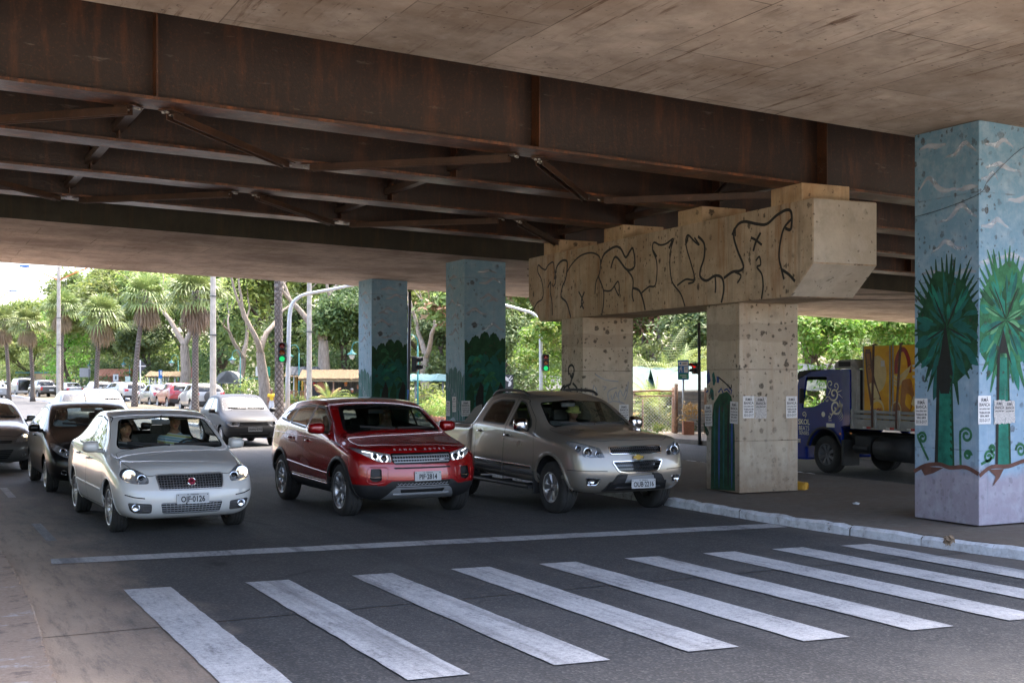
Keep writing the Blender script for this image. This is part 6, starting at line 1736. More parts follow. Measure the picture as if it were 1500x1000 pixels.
# ================= people =================
def skinmat(name, c):
 t = NT(name); p = t.pos()
 col = t.ramp(t.noise(p, 14, 4, .6), [(.3, scl(c, .86)), (.7, scl(c, 1.1))])
 b = t.n('BsdfPrincipled'); t.l(col, b.inputs['Base Color']); b.inputs['Roughness'].default_value = .5
 b.inputs['Subsurface Weight'].default_value = .12; b.inputs['Subsurface Radius'].default_value = (.012, .004, .002)
 return t.done(b.outputs[0])
SK_A, SK_B, SK_C = skinmat('skin_tan', (.36, .20, .125)), skinmat('skin_brown', (.22, .115, .07)), skinmat('skin_fair', (.50, .31, .22))
m_eye = mat('eye_white', (.70, .68, .65), .3, 0, 0); m_iris = mat('eye_dark', (.02, .012, .008), .2, 0, 0); m_lip = mat('lip', (.28, .10, .08), .5, 0, 0)
m_hair_dk = mat('dark_hair', (.018, .013, .010), .55, 0, .4, 60); m_hair_bl = mat('blonde_hair', (.48, .33, .16), .5, 0, .35, 60); m_hair_gr = mat('grey_hair', (.16, .15, .14), .6, 0, .35, 60)
def stripes(name, cols, sc_):
 t = NT(name); p = t.pos(); z = t.sep(p)
 f = t.math('FRACT', t.math('MULTIPLY', t.math('ADD', z[2], t.math('MULTIPLY', z[1], .15)), sc_))
 n = len(cols); col = t.ramp(f, [(i/n, c) for i, c in enumerate(cols)], 'CONSTANT')
 return t.done(t.bsdf(col, .9, 0, .2))
def head_mesh(bm, M_, female=False):
 """a shaped head, face towards +x; material 0 skin, 3 eye white, 4 iris, 5 lip, 6 brow"""
 q = bmesh.ops.create_uvsphere(bm, u_segments=36, v_segments=26, radius=1.0)
 g = lambda y, z, y0, z0, s: math.exp(-(((y-y0)/s)**2+((z-z0)/s)**2))
 for v in q['verts']:
  d = v.co.copy(); x, y, z = d
  w, dp, h = .074, .094, .115
  jaw = max(0, -z)
  P = Vector((x*dp*(1-.10*jaw), y*w*(1-.36*jaw**1.5), z*h))
  P.x += .012*jaw*(1 if x > 0 else -.5) + (.006 if x > 0 else 0)
  if x < -.2 and z < -.2: P.x += .03*(-z)        # nape
  if x > 0:
   Y, Z = P.y, P.z
   P.x += .024*g(Y*1.0, (Z+.018)*.62, 0, 0, .013) + .010*g(Y, Z, 0, .006, .012)      # nose
   P.x -= .011*(g(Y, Z, .031, .012, .015)+g(Y, Z, -.031, .012, .015))                # sockets
   P.x += .006*(g(Y, Z, .03, .034, .016)+g(Y, Z, -.03, .034, .016))                  # brows
   P.x += .007*g(Y*.55, Z, 0, -.053, .010)                                          # lips
   P.x -= .004*g(Y*.5, Z, 0, -.0535, .004)
   P.x += .010*g(Y, Z, 0, -.092, .020)                                              # chin
   P.x += .004*(g(Y, Z, .042, -.02, .02)+g(Y, Z, -.042, -.02, .02))                 # cheeks
  v.co = M_ @ P
 for f in set(f for v in q['verts'] for f in v.link_faces): f.smooth = True; f.material_index = 0
 for f in set(f for v in q['verts'] for f in v.link_faces):
  c = M_.inverted() @ f.calc_center_median()
  if c.x > .05 and abs(c.y) < .024 and -.061 < c.z < -.046: f.material_index = 5
 for sg in (1, -1):
  ball(bm, (.0735, sg*.031, .012), .0112, 12, 3, (1, 1.1, .62), M=M_); ball(bm, (.0805, sg*.031, .012), .0062, 8, 4, (.8, 1, .95), M=M_)
  ball(bm, (-.005, sg*.076, .0), .03, 12, 0, (.62, .26, 1.0), M=M_)
  tube(bm, [M_ @ Vector(p) for p in ((.089, sg*.014, .034), (.088, sg*.03, .041), (.078, sg*.046, .036))], [.003, .0036, .002], 5, 6)
def hand(bm, wrist, fwd, up, sg, curl=.9, mi=0, s=1.0):
 """palm and five bent fingers; fwd runs to the fingertips, up is the back of the hand"""
 f = fwd.normalized(); u = (up-f*up.dot(f)).normalized(); r = f.cross(u)*sg
 P = lambda a, b, c: wrist+(f*a+r*b+u*c)*s
 rows = []
 for a, hw, th in ((-.01, .024, .018), (.02, .032, .016), (.055, .040, .014), (.088, .040, .011)):
  rows.append([bm.verts.new(P(a, hw*math.cos(k*PI/5), th*math.sin(k*PI/5))) for k in range(10)])
 for r0, r1 in zip(rows, rows[1:]):
  for k in range(10): x = bm.faces.new((r0[k], r0[(k+1) % 10], r1[(k+1) % 10], r1[k])); x.smooth = True; x.material_index = mi
 bm.faces.new(rows[0]).material_index = mi; bm.faces.new(rows[-1]).material_index = mi
 for b, L in ((-.030, .064), (-.010, .074), (.011, .070), (.030, .055)):
  pts = [P(.080, b, 0)]; ang = 0; p = pts[0]
  for seg, bend in ((.45, curl*.7), (.32, curl), (.26, curl*.7)):
   ang += bend; p = p+(f*math.cos(ang)-u*math.sin(ang))*L*seg*s; pts.append(p)
  tube(bm, pts, [.0098*s, .0090*s, .0080*s, .0062*s], 8, mi)
 tube(bm, [P(.018, -.030, -.004), P(.042, -.052, -.014), P(.066, -.054, -.028), P(.084, -.044, -.036)], [.0125*s, .0115*s, .0095*s, .007*s], 8, mi)
def human(name, label, J, mats, head_yaw=0, head_pitch=0, hair=None, parent_m=None, group=None, voxel=.0085, grip=.9, sleeves=.45, cat='person'):
 """J: joint positions; one body surface fused from tapered limbs. mats: skin, shirt, trousers"""
 V = {k: Vector(v) for k, v in J.items()}
 prim = []     # (material, points, radii)
 def limb(mi, pts, rads): prim.append((mi, [Vector(p) for p in pts], rads))
 sh = {}
 for s, sg in (('l', 1), ('r', -1)):
  sh[s] = V['sh'+s]
  el, wr = V['el'+s], V['wr'+s]
  cut = sh[s].lerp(el, min(1, sleeves*2)) if sleeves <= .5 else el.lerp(wr, (sleeves-.5)*2)
  mid = sh[s].lerp(el, .5)
  limb(1, [V['chest']+(sh[s]-V['chest'])*.55, sh[s], sh[s].lerp(el, .45)], [.075, .062, .054])
  limb(1 if sleeves >= .5 else 0, [sh[s].lerp(el, .45), sh[s].lerp(el, .8), el], [.052, .046, .042])
  limb(1 if sleeves > .5 else 0, [el, el.lerp(wr, .35), wr], [.042, .040, .028])
  hp, kn, an = V['hip'+s], V['kn'+s], V['an'+s]
  limb(2, [V['pelvis'], hp, hp.lerp(kn, .5), kn], [.10, .088, .075, .058]); limb(2, [kn, kn.lerp(an, .3), an], [.058, .056, .040])
  if 'to'+s in V: limb(3, [an, an.lerp(V['to'+s], .4)-Vector((0, 0, .02)), V['to'+s]], [.042, .045, .030])
 ax = (V['chest']-V['pelvis'])
 tb = NB()
 lat = (V['shl']-V['shr']).normalized(); T = [(0, .165, .115), (.25, .155, .115), (.5, .155, .112), (.8, .180, .120), (1.0, .175, .105), (1.12, .12, .075), (1.20, .062, .058)]
 top = V['neck']; rows = []
 for t_, rx, ry in T:
  c = V['pelvis']+ax*min(1, t_) if t_ <= 1 else V['chest'].lerp(top, (t_-1)/.2)
  fw = lat.cross(ax.normalized())
  rows.append([tb.verts.new(c+lat*rx*math.cos(2*PI*k/20)+fw*ry*math.sin(2*PI*k/20)) for k in range(20)])
 for r0, r1 in zip(rows, rows[1:]):
  for k in range(20): tb.faces.new((r0[k], r0[(k+1) % 20], r1[(k+1) % 20], r1[k]))
 tb.faces.new(list(reversed(rows[0]))); tb.faces.new(rows[-1])
 for mi, pts, rads in prim:
  tube(tb, pts, rads, 12)
  for p, r in zip(pts, rads): ball(tb, p, r*.99, 12)
 tube(tb, [V['neck']-Vector((0, 0, .03)), V['neck'].lerp(V['head'], .55), V['head']], [.060, .052, .050], 12)
 me = bpy.data.meshes.new('b'); bmesh.ops.recalc_face_normals(tb, faces=tb.faces); tb.to_mesh(me); tb.free()
 o = bpy.data.objects.new('b', me); COL.objects.link(o)
 md = o.modifiers.new('r', 'REMESH'); md.mode = 'VOXEL'; md.voxel_size = voxel
 ms = o.modifiers.new('s', 'SMOOTH'); ms.iterations = 4; ms.factor = .5
 bpy.context.view_layer.update()
 r = bpy.data.meshes.new_from_object(o.evaluated_get(bpy.context.evaluated_depsgraph_get())); bpy.data.objects.remove(o)
 bm = NB(); bm.from_mesh(r)
 segs = [(mi, a, b) for mi, pts, rads in prim for a, b in zip(pts, pts[1:])]+[(1, V['pelvis'].lerp(V['chest'], .15), V['chest']), (0, V['neck']+Vector((0, 0, .015)), V['head']), (1, V['shl'], V['shr']), (2, V['pelvis'], V['pelvis']-ax*.2)]
 for f in bm.faces:
  c = f.calc_center_median(); best = 9; m_ = 1
  for mi, a, b in segs:
   ab = b-a; t_ = max(0, min(1, (c-a).dot(ab)/max(1e-9, ab.length_squared))); d = (a+ab*t_-c).length
   if d < best: best, m_ = d, mi
  f.material_index = {0: 0, 1: 1, 2: 2, 3: 7}[m_]; f.smooth = True
 HM = Matrix.Translation(V['head']) @ Matrix.Rotation(head_yaw, 4, 'Z') @ Matrix.Rotation(head_pitch, 4, 'Y')
 n0 = len(bm.faces); hb = NB(); head_mesh(hb, HM); tmp = bpy.data.meshes.new('h'); hb.to_mesh(tmp); hb.free(); bm.from_mesh(tmp)
 for s, sg in (('l', 1), ('r', -1)):
  f = (V['hd'+s]-V['wr'+s]); hand(bm, V['wr'+s]-f.normalized()*.004, f, V.get('up'+s, Vector((0, 0, 1))), sg, grip)
 o = obj(name, bm, [mats[0], mats[1], mats[2], m_eye, m_iris, m_lip, m_hair_dk, m_black])
 if parent_m is not None: o.matrix_world = parent_m
 tag(o, label, cat, group)
 if hair: hair(o, HM)
 return o
def hair_cap(m, length=0.0, thick=.012, front=.55, vol=1.0):
 """hair as an uneven shell over the skull, hanging to the given length"""
 def f(o, HM):
  bm = NB(); q = bmesh.ops.create_uvsphere(bm, u_segments=48, v_segments=28, radius=1.0); rk = random.Random(3)
  dele = []
  for v in q['verts']:
   x, y, z = v.co
   n = 1+.05*math.sin(23*math.atan2(y, x)+z*6)+.03*rk.random()
   P = Vector((x*.094*(1+thick*8)*n-.006, y*.074*(1+thick*11)*n*vol, z*.115*(1+thick*7)*n+.004))
   line = front-.75*max(0, -x)-.55*abs(y)*(1 if x > -.3 else .6)
   if z < line-.02:
    if length > 0 and (x < .35) and (abs(y) > .35 or x < 0):
     P.z -= length*min(1, (line-z)*1.0); P.y *= 1.0+.12*min(1, line-z)
    else: dele.append(v)
   v.co = HM @ P
  bmesh.ops.delete(bm, geom=list(set(dele)), context='VERTS')
  for fc in bm.faces: fc.smooth = True
  h = obj('hair', bm, m, o)
  sm = h.modifiers.new('t', 'SOLIDIFY'); sm.thickness = .006
 return f
def sunglasses(o, HM, parent_name='sunglasses'):
 bm = NB()
 for sg in (1, -1):
  flat(bm, [HM @ Vector((.092-abs(y)*.12, sg*(.031+y), .012+z)) for y, z in rpoly([(-.024, -.018), (.025, -.016), (.028, .016), (-.024, .018)], .012)])
  tube(bm, [HM @ Vector(p) for p in ((.085, sg*.056, .02), (.05, sg*.074, .02), (-.005, sg*.082, .015))], .0025, 5)
 tube(bm, [HM @ Vector(p) for p in ((.094, -.01, .018), (.096, 0, .020), (.094, .01, .018))], .003, 5)
 obj(parent_name, bm, m_gloss, o)
def seated(car, y, xs, zs, driving=True, dz=0.0, lean=0.0, wheel=None):
 hip = Vector((xs-.10, y, zs+.26+dz)); ch = Vector((xs-.27+lean, y, zs+.62+dz)); nk = Vector((xs-.285+lean*1.1, y, zs+.735+dz)); hd = Vector((xs-.265+lean*1.3, y, zs+.86+dz))
 J = dict(pelvis=hip, chest=ch-Vector((0, 0, .02)), neck=nk, head=hd, shl=ch+Vector((.01, .185, .0)), shr=ch+Vector((.01, -.185, .0)))
 for s, sg in (('l', 1), ('r', -1)):
  J['hip'+s] = hip+Vector((.03, sg*.09, -.02)); J['kn'+s] = hip+Vector((.47, sg*.13, .08)); J['an'+s] = hip+Vector((.78, sg*.11, -.28)); J['to'+s] = hip+Vector((.98, sg*.11, -.24))
  if driving:
   cx, cy_, cz = car.sw
   g = Vector((cx-.01, cy_+sg*.175, cz+.075)); J['wr'+s] = g+Vector((-.085, sg*.012, -.015)); J['el'+s] = J['sh'+s].lerp(J['wr'+s], .5)+Vector((-.05, sg*.07, -.12)); J['hd'+s] = g+Vector((.01, -sg*.01, .02)); J['up'+s] = Vector((-.3, sg*.5, .8))
  else:
   J['wr'+s] = hip+Vector((.30, sg*.10, .13)); J['el'+s] = ch+Vector((.04, sg*.24, -.24)); J['hd'+s] = J['wr'+s]+Vector((.10, -sg*.02, -.005)); J['up'+s] = Vector((0, 0, 1))
 return J
def in_car(car):
 r = car.root; return Matrix.Translation(r.location) @ Matrix.Rotation(r.rotation_euler.z, 4, 'Z')
m_denim = mat('denim', (.06, .08, .13), .9, 0, .2, 40)
# the two in the pale saloon
sh1 = stripes('striped_shirt', [(.55, .58, .60), (.20, .42, .50), (.62, .63, .60), (.52, .55, .16), (.60, .62, .62), (.18, .34, .46)], 9)
human('person', 'driver in a striped light polo shirt holding the wheel of the pale saloon', seated(CAR_W, .37, -.10, .42, True, .03), (SK_A, sh1, m_denim), hair=hair_cap(m_hair_gr, 0, .010, .62), parent_m=in_car(CAR_W))
sh2 = stripes('dark_patterned_top', [(.03, .03, .035), (.03, .03, .035), (.20, .20, .21)], 14)
human('person', 'woman in a dark top with tied dark hair, passenger of the pale saloon', seated(CAR_W, -.34, -.04, .42, False, -.06, .07), (SK_A, sh2, m_denim), head_yaw=R(8), hair=hair_cap(m_hair_dk, .05, .014, .60), parent_m=in_car(CAR_W))
# woman driving the red car
h = human('person', 'blonde woman in sunglasses driving the red car, one hand at her chin', (lambda J: (J.update(wrl=J['head']+Vector((.10, .05, -.17)), ell=J['chest']+Vector((.14, .20, -.20)), hdl=J['head']+Vector((.12, .02, -.07)), upl=Vector((1, .3, 0))), J)[1])(seated(CAR_R, .42, -.10, .47, True, .03, .06)), (SK_C, mat('cream_blouse', (.30, .27, .24), .9), m_denim), head_yaw=R(-6), hair=hair_cap(m_hair_bl, .13, .018, .62), parent_m=in_car(CAR_R))
HMr = Matrix.Translation(Vector((-.10-.265+.078, .42, .47+.86+.03))) @ Matrix.Rotation(R(-6), 4, 'Z'); sunglasses(h, HMr)
# man in the pickup with a brimmed cap
def cap_hair(o, HM):
 hair_cap(m_hair_dk, 0, .008, .45)(o, HM)
 bm = NB(); M_ = HM @ Matrix.Translation((0, 0, .035)) @ Matrix.Rotation(R(6), 4, 'Y')
 lathe(bm, [(.128, -.012), (.124, -.004), (.098, .006), (.094, .05), (.075, .085), (.002, .10)], 28, 'Z', M_)
 obj('sun_hat', bm, mat('pale_green_hat', (.40, .44, .16), .9, 0, .1, 30), o, smooth=True)
human('person', 'driver of the beige pickup in a yellow green sun hat', seated(CAR_P, .43, .10, .52, True, .0, .05), (SK_B, mat('dark_green_shirt', (.05, .07, .06), .9), m_denim), head_pitch=R(6), hair=cap_hair, parent_m=in_car(CAR_P))
# passenger of the black hatchback
h = human('person', 'passenger with dark glasses and pale blue shirt in the black hatchback', seated(CAR_B, -.36, -.18, .46, False, .0, .04), (SK_B, mat('pale_blue_shirt', (.34, .46, .55), .9, 0, .1, 20), m_denim), head_yaw=R(-12), hair=hair_cap(m_hair_dk, 0, .010, .60), parent_m=in_car(CAR_B))
sunglasses(h, Matrix.Translation(Vector((-.18-.265+.052, -.36, .46+.86))) @ Matrix.Rotation(R(-12), 4, 'Z'))
# a child standing by the palm across the street
def standing(h=1.15):
 k = h/1.7
 J = dict(pelvis=(0, 0, .95*k), chest=(0, 0, 1.36*k), neck=(.0, 0, 1.47*k), head=(.02, 0, 1.47*k+.135))
 for s, sg in (('l', 1), ('r', -1)):
  J['sh'+s] = (0, sg*.19*k, 1.38*k); J['el'+s] = (-.02, sg*.25*k, 1.10*k); J['wr'+s] = (.06, sg*.27*k, .88*k); J['hd'+s] = (.08, sg*.27*k, .78*k); J['up'+s] = Vector((0, sg*1.0, .1))
  J['hip'+s] = (0, sg*.09*k, .90*k); J['kn'+s] = (.02, sg*.10*k, .50*k); J['an'+s] = (0, sg*.10*k, .08); J['to'+s] = (.12, sg*.11*k, .03)
 return J
q = gpt(397.5, 611)
human('person', 'child in a yellow shirt and white shorts standing behind the nearest palm trunk', standing(1.2), (SK_B, mat('yellow_shirt', (.62, .40, .03), .9), mat('white_shorts', (.62, .62, .62), .9)), hair=hair_cap(m_hair_dk, 0, .010, .58), parent_m=Matrix.Translation((q.x, q.y, .13)) @ Matrix.Rotation(R(-100), 4, 'Z'), voxel=.012)
# ================= trees and plants =================
def leafmat(name, c, c2, trans=.35, rough=.5, dead=None):
 t = NT(name); g = t.n('NewGeometry'); p = t.pos(); oi = t.n('ObjectInfo')
 a = t.mix(g.outputs['Random Per Island'], c, c2)
 n = t.noise(p, .55, 3, .6)
 a = t.mix(t.ramp(n, [(.35, 0), (.7, .55)]), a, scl(c2, 1.35))
 hs = t.n('HueSaturation'); t.l(a, hs.inputs['Color'])
 t.l(t.math('ADD', .485, t.math('MULTIPLY', oi.outputs['Random'], .03)), hs.inputs['Hue']); t.l(t.math('ADD', .8, t.math('MULTIPLY', oi.outputs['Random'], .4)), hs.inputs['Value'])
 b = t.bsdf(hs.outputs[0], rough, 0, .35)
 tr = t.n('BsdfTranslucent'); t.l(hs.outputs[0], tr.inputs[0])
 mx = t.n('MixShader'); mx.inputs[0].default_value = trans; t.l(b, mx.inputs[1]); t.l(tr.outputs[0], mx.inputs[2])
 return t.done(mx.outputs[0])
L_MID = leafmat('leaf_mid_green', (.11, .175, .048), (.21, .265, .08), .5); L_DARK = leafmat('leaf_glossy_dark', (.075, .13, .045), (.15, .205, .08), .4, .4)
L_YEL = leafmat('leaf_yellow_green', (.17, .235, .05), (.29, .33, .09), .45); L_RED = leafmat('leaf_red_tipped', (.33, .12, .085), (.26, .17, .09), .3)
L_BRIGHT = leafmat('leaf_bright_green', (.08, .20, .022), (.18, .30, .05), .45)
L_PALM = leafmat('palm_leaf', (.10, .155, .040), (.21, .245, .085), .3, .42); L_DEAD = leafmat('palm_leaf_dead', (.20, .135, .085), (.30, .22, .15), .2, .8)
L_CROT = leafmat('leaf_croton', (.42, .24, .10), (.50, .36, .16), .3)
def barkmat(name, c, c2, sc_=(6, 6, 1.2)):
 t = NT(name); p = t.pos(); n = t.noise(t.mapping(p, sc_), 2.0, 5, .7)
 col = t.ramp(n, [(.3, c2), (.65, c)])
 return t.done(t.bsdf(col, .9, 0, .2, t.bump(n, .6, .03)))
BK_PALE = barkmat('bark_pale', (.44, .36, .29), (.20, .16, .125)); BK_BROWN = barkmat('bark_brown', (.13, .10, .075), (.06, .045, .035))
t = NT('palm_trunk_bark'); p = t.pos()
xyz = t.sep(p); ang = t.math('ARCTAN2', xyz[1], xyz[0])
u1 = t.math('ADD', t.math('MULTIPLY', xyz[2], 5.5), t.math('MULTIPLY', ang, 5/(2*PI)*1.0)); u2 = t.math('SUBTRACT', t.math('MULTIPLY', xyz[2], 5.5), t.math('MULTIPLY', ang, 5/(2*PI)))
f1 = t.math('ABSOLUTE', t.math('SUBTRACT', t.math('FRACT', u1), .5)); f2 = t.math('ABSOLUTE', t.math('SUBTRACT', t.math('FRACT', u2), .5))
dm = t.math('MAXIMUM', f1, f2)
col = t.ramp(dm, [(.26, (.24, .205, .175)), (.40, (.13, .105, .09)), (.49, (.05, .04, .034))])
col = t.mix(t.ramp(t.noise(p, 1.2, 4), [(.4, .1), (.62, .75)]), col, (.11, .088, .075))
BK_PALM = t.done(t.bsdf(col, .9, 0, .2, t.bump(t.math('SUBTRACT', .5, dm), .8, .06)))
def quads_mesh(name, V, F, mats, mi=None, smooth=False):
 me = bpy.data.meshes.new(name); me.from_pydata(V, [], F)
 for m in mats: me.materials.append(m)
 if mi is not None: me.polygons.foreach_set('material_index', mi)
 if smooth: me.polygons.foreach_set('use_smooth', [True]*len(F))
 return me
def leaf_cloud(V, F, MI, rk, c, rad, n, size, mi, flat_=.7, aspect=.5, droop=0.0):
 for _ in range(n):
  d = Vector((rk.gauss(0, 1), rk.gauss(0, 1), rk.gauss(0, 1)*flat_))
  d = d.normalized()*rad*(rk.random()**.45)
  p = c+d
  nrm = (d.normalized()*.7+Vector((rk.gauss(0, .6), rk.gauss(0, .6), .8+rk.gauss(0, .5)))).normalized()
  a = nrm.orthogonal().normalized(); a = (Matrix.Rotation(rk.random()*2*PI, 3, nrm) @ a); b = nrm.cross(a)
  s = size*(.6+.8*rk.random()); i = len(V)
  a *= s; b *= s*aspect
  tip = a*1.0 - Vector((0, 0, droop*s))
  V += [p-a*.5, p+b*.5+nrm*s*.06, p+tip*.6, p-b*.5+nrm*s*.06]
  F.append((i, i+1, i+2, i+3)); MI.append(mi)
def grow(rk, h, spread, levels=4, trunk_h=.3, r0=.22, up=.55, nb=(2, 4), lean=.25, wig=.18):
 """limbs of a tree: list of (points, radii) and the tips"""
 limbs, tips = [], []
 def br(p, d, L, r, lv):
  pts = [p]; rr = [r]; n = 5
  for i in range(n):
   d = (d+Vector((rk.gauss(0, wig), rk.gauss(0, wig), rk.gauss(0, wig*.6)+.05*up))).normalized()
   p = p+d*L/n; pts.append(p); rr.append(r*(1-.42*(i+1)/n))
   if lv <= 2 and i >= 2: tips.append((p, lv))
  limbs.append((pts, rr))
  if lv == 0: tips.append((p, 0)); return
  k = rk.randint(*nb)
  a0 = rk.random()*2*PI
  for j in range(k):
   a = a0+2*PI*j/k+rk.gauss(0, .3); sp = spread*(.7+.6*rk.random())
   o = d.orthogonal().normalized(); o = Matrix.Rotation(a, 3, d) @ o
   nd = (d*1.0+o*sp+Vector((0, 0, up*.4))).normalized()
   br(p, nd, L*(.62+.25*rk.random()), rr[-1]*.78, lv-1)
 br(Vector((0, 0, -.2)), Vector((rk.gauss(0, lean*.4), rk.gauss(0, lean*.4), 1)).normalized(), h*trunk_h, r0, levels)
 top = max(p.z for p, _ in tips)
 return limbs, tips
def tree_meshes(seed, h, spread, trunk_h, r0, bark, leaf, leaf2, mix2, nl, size, crad, levels=4, up=.55, nb=(2, 3), aspect=.5, low=0.0):
 rk = random.Random(seed)
 limbs, tips = grow(rk, h, spread, levels, trunk_h, r0, up, nb)
 top = max(p.z for p, _ in tips)+crad*.6; k = h/top
 bm = NB()
 for pts, rr in limbs:
  if rr[0]*k < .012: continue
  tube(bm, [p*k for p in pts], [max(.008, r*k) for r in rr], 7, cap=False)
 tm = bpy.data.meshes.new('trunk'); bm.to_mesh(tm); bm.free(); tm.materials.append(bark)
 V, F, MI = [], [], []
 for p, lv in tips:
  n = int(nl*(.5+rk.random()))
  two = rk.random() < mix2
  leaf_cloud(V, F, MI, rk, p*k, crad*(.7+.6*rk.random()), n, size, 1 if two else 0, .6, aspect)
  if two: leaf_cloud(V, F, MI, rk, p*k, crad, n//2, size, 0, .6, aspect)
 if low:      # leafy lower skirt
  for _ in range(int(low)):
   a = rk.random()*2*PI; r = h*.28*rk.random()**.5; leaf_cloud(V, F, MI, rk, Vector((r*math.cos(a), r*math.sin(a), h*(.12+.3*rk.random()))), crad*1.1, nl, size, 0, .7, aspect)
 cm = quads_mesh('crown', V, F, [leaf, leaf2], MI)
 return tm, cm
TREES = {
 'leafy': [tree_meshes(s, 11.5, .62, .20, .26, BK_BROWN, L_MID, L_YEL, .30, 44, .36, 1.0, 4, .5, (2, 3), .5, 40) for s in (1, 2)],
 'pale': [tree_meshes(s, 12.5, .50, .24, .34, BK_PALE, L_YEL, L_MID, .25, 8, .24, .8, 5, .8, (2, 2), .4) for s in (11, 12, 13)],
 'glossy': [tree_meshes(s, 10.0, .66, .16, .28, BK_BROWN, L_DARK, L_MID, .3, 52, .34, 1.0, 4, .4, (2, 3), .42, 50) for s in (21,)],
 'red': [tree_meshes(s, 9.5, .6, .20, .22, BK_BROWN, L_MID, L_RED, .42, 34, .28, .8, 4, .5, (2, 3), .5, 30) for s in (31,)],
 'bright': [tree_meshes(s, 8.0, .64, .2, .16, BK_BROWN, L_BRIGHT, L_YEL, .4, 34, .26, .75, 4, .45, (2, 3), .55, 24) for s in (41,)]}
TLAB = {'leafy': 'broad leafy green tree', 'pale': 'thin tree with bare pale limbs', 'glossy': 'dense dark glossy tree', 'red': 'tree with reddish flower tips', 'bright': 'small bright green tree'}
TGRP = 'trees behind the market and the far pavement'
tree_n = {}
def tree(kind, b, a, h, where, rot=None, sx=1.0):
 i = tree_n.get(kind, 0); tree_n[kind] = i+1
 tm, cm = TREES[kind][i % len(TREES[kind])]
 base = {'leafy': 11.5, 'pale': 12.5, 'glossy': 10.0, 'red': 9.5, 'bright': 8.0}[kind]
 k = h/base
 o = thing(kind_name[kind], TLAB[kind]+' '+where, 'tree', (b, a, .0), (i*2.4+.7) if rot is None else rot, TGRP)
 o.scale = (k*sx, k*sx, k)
 link('trunk', tm, o); link('crown', cm, o)
 return o
kind_name = {'leafy': 'leafy_tree', 'pale': 'pale_limbed_tree', 'glossy': 'glossy_tree', 'red': 'flowering_tree', 'bright': 'small_tree'}
def bY(u, Y): q = c2w((u-CX)/FPX*Y, Y); return q.x, q.y
tl = [
 ('leafy', 15, 205, 15, 'at the far left end of the street'), ('leafy', -8, 250, 19, 'cut by the left edge, furthest away'), ('leafy', 60, 190, 16, 'far behind the concrete lamp post'), ('leafy', 105, 165, 17, 'behind the palms left of the lamp post'), ('leafy', 150, 150, 17, 'rising behind the fourth palm from the left'),
 ('leafy', 45, 150, 10, 'low behind the two leftmost palms'), ('bright', 105, 135, 10.5, 'behind the white saloon far down the street'), ('leafy', 190, 135, 16, 'behind the tall palm by the diamond sign'), ('glossy', 165, 128, 9, 'shading the signs left of the diamond sign'), ('leafy', 232, 122, 15, 'above the blue sign and the silver car'), ('glossy', 222, 112, 8.5, 'in shade behind the silver parked car'),
 ('pale', 270, 96, 14, 'behind the shaggy palm next to the grey pole'), ('leafy', 262, 118, 13, 'behind the red flag'), ('glossy', 318, 104, 10, 'behind the white arch of the market'), ('leafy', 345, 112, 15, 'behind the tall grey pole'), ('pale', 345, 92, 13, 'right of the tall grey pole'), ('pale', 392, 76, 13.5, 'leaning behind the market, left of the nearest palm trunk'), ('leafy', 398, 98, 15, 'behind the nearest palm trunk'), ('glossy', 440, 92, 9, 'low behind the green lit signal'),
 ('pale', 470, 74, 13, 'with many upright limbs beside the concrete pole'), ('leafy', 470, 92, 14, 'behind the upright pale limbs'), ('glossy', 512, 76, 8.5, 'left of the furthest mural column'), ('leafy', 545, 88, 13.5, 'hidden partly by the furthest mural column'), ('glossy', 640, 70, 7.4, 'between the two far mural columns'), ('pale', 628, 68, 11.5, 'between the far mural columns, trunks rising together'), ('leafy', 610, 86, 13, 'behind the side facing signal'), ('leafy', 690, 78, 12, 'behind the right one of the far mural columns'),
 ('red', 765, 60, 9.5, 'above the silver signal arm'), ('glossy', 745, 58, 6.0, 'beside the far silver signal mast'), ('bright', 815, 50, 5.2, 'beside the right hand signal, in full sun'), ('red', 840, 66, 10, 'behind the left column of the graffiti pier'), ('leafy', 880, 72, 12, 'behind the graffiti pier'), ('red', 985, 60, 9.0, 'between the two columns of the graffiti pier'), ('leafy', 945, 66, 9.5, 'behind the feathery palms'), ('glossy', 1010, 56, 6.4, 'behind the green tarpaulin'),
 ('red', 1195, 62, 9.2, 'behind the cab of the blue truck'), ('bright', 1215, 50, 5.6, 'just above the cab of the blue truck'), ('bright', 1290, 52, 5.8, 'above the yellow crates of the truck'), ('pale', 1260, 58, 8.5, 'with branches against the sky above the truck'), ('glossy', 1330, 58, 6.0, 'beside the right mural column'), ('pale', 1350, 56, 8.2, 'branches reaching in beside the mural column'), ('leafy', 1120, 66, 9, 'behind the right column of the graffiti pier')]
for kind, u, Y, h, where in tl:
 b, a = bY(u, Y); tree(kind, b, a, h, where)
# carnauba palms along the median
def fan_leaf(V, F, MI, rk, p, d, L, R_, mi, droop, nblade=15, stalk=True):
 """a fan palm leaf: stalk then blades spread from its end"""
 d = d.normalized(); e = p+d*L-Vector((0, 0, droop*L*.35))
 side = d.cross(Vector((0, 0, 1))); side = side.normalized() if side.length > .05 else Vector((1, 0, 0)); up = side.cross(d)
 if stalk:
  i = len(V); V += [p-side*.012, p+side*.012, e+side*.010, e-side*.010]; F.append((i, i+1, i+2, i+3)); MI.append(mi)
 for k in range(nblade):
  a = R(-112)+R(224)*k/(nblade-1)
  dd = (d*math.cos(a)+side*math.sin(a)).normalized(); l = R_*(.85+.25*rk.random())*(1-.25*abs(a)/2)
  m = e+dd*l*.55+up*.05; tp = e+dd*l-Vector((0, 0, 1))*l*(droop*.55+.12*rk.random())
  s = dd.cross(up)*l*.055; i = len(V)
  V += [e, m+s, m-s, tp]; F.append((i, i+1, i+3, i+2)); MI.append(mi)
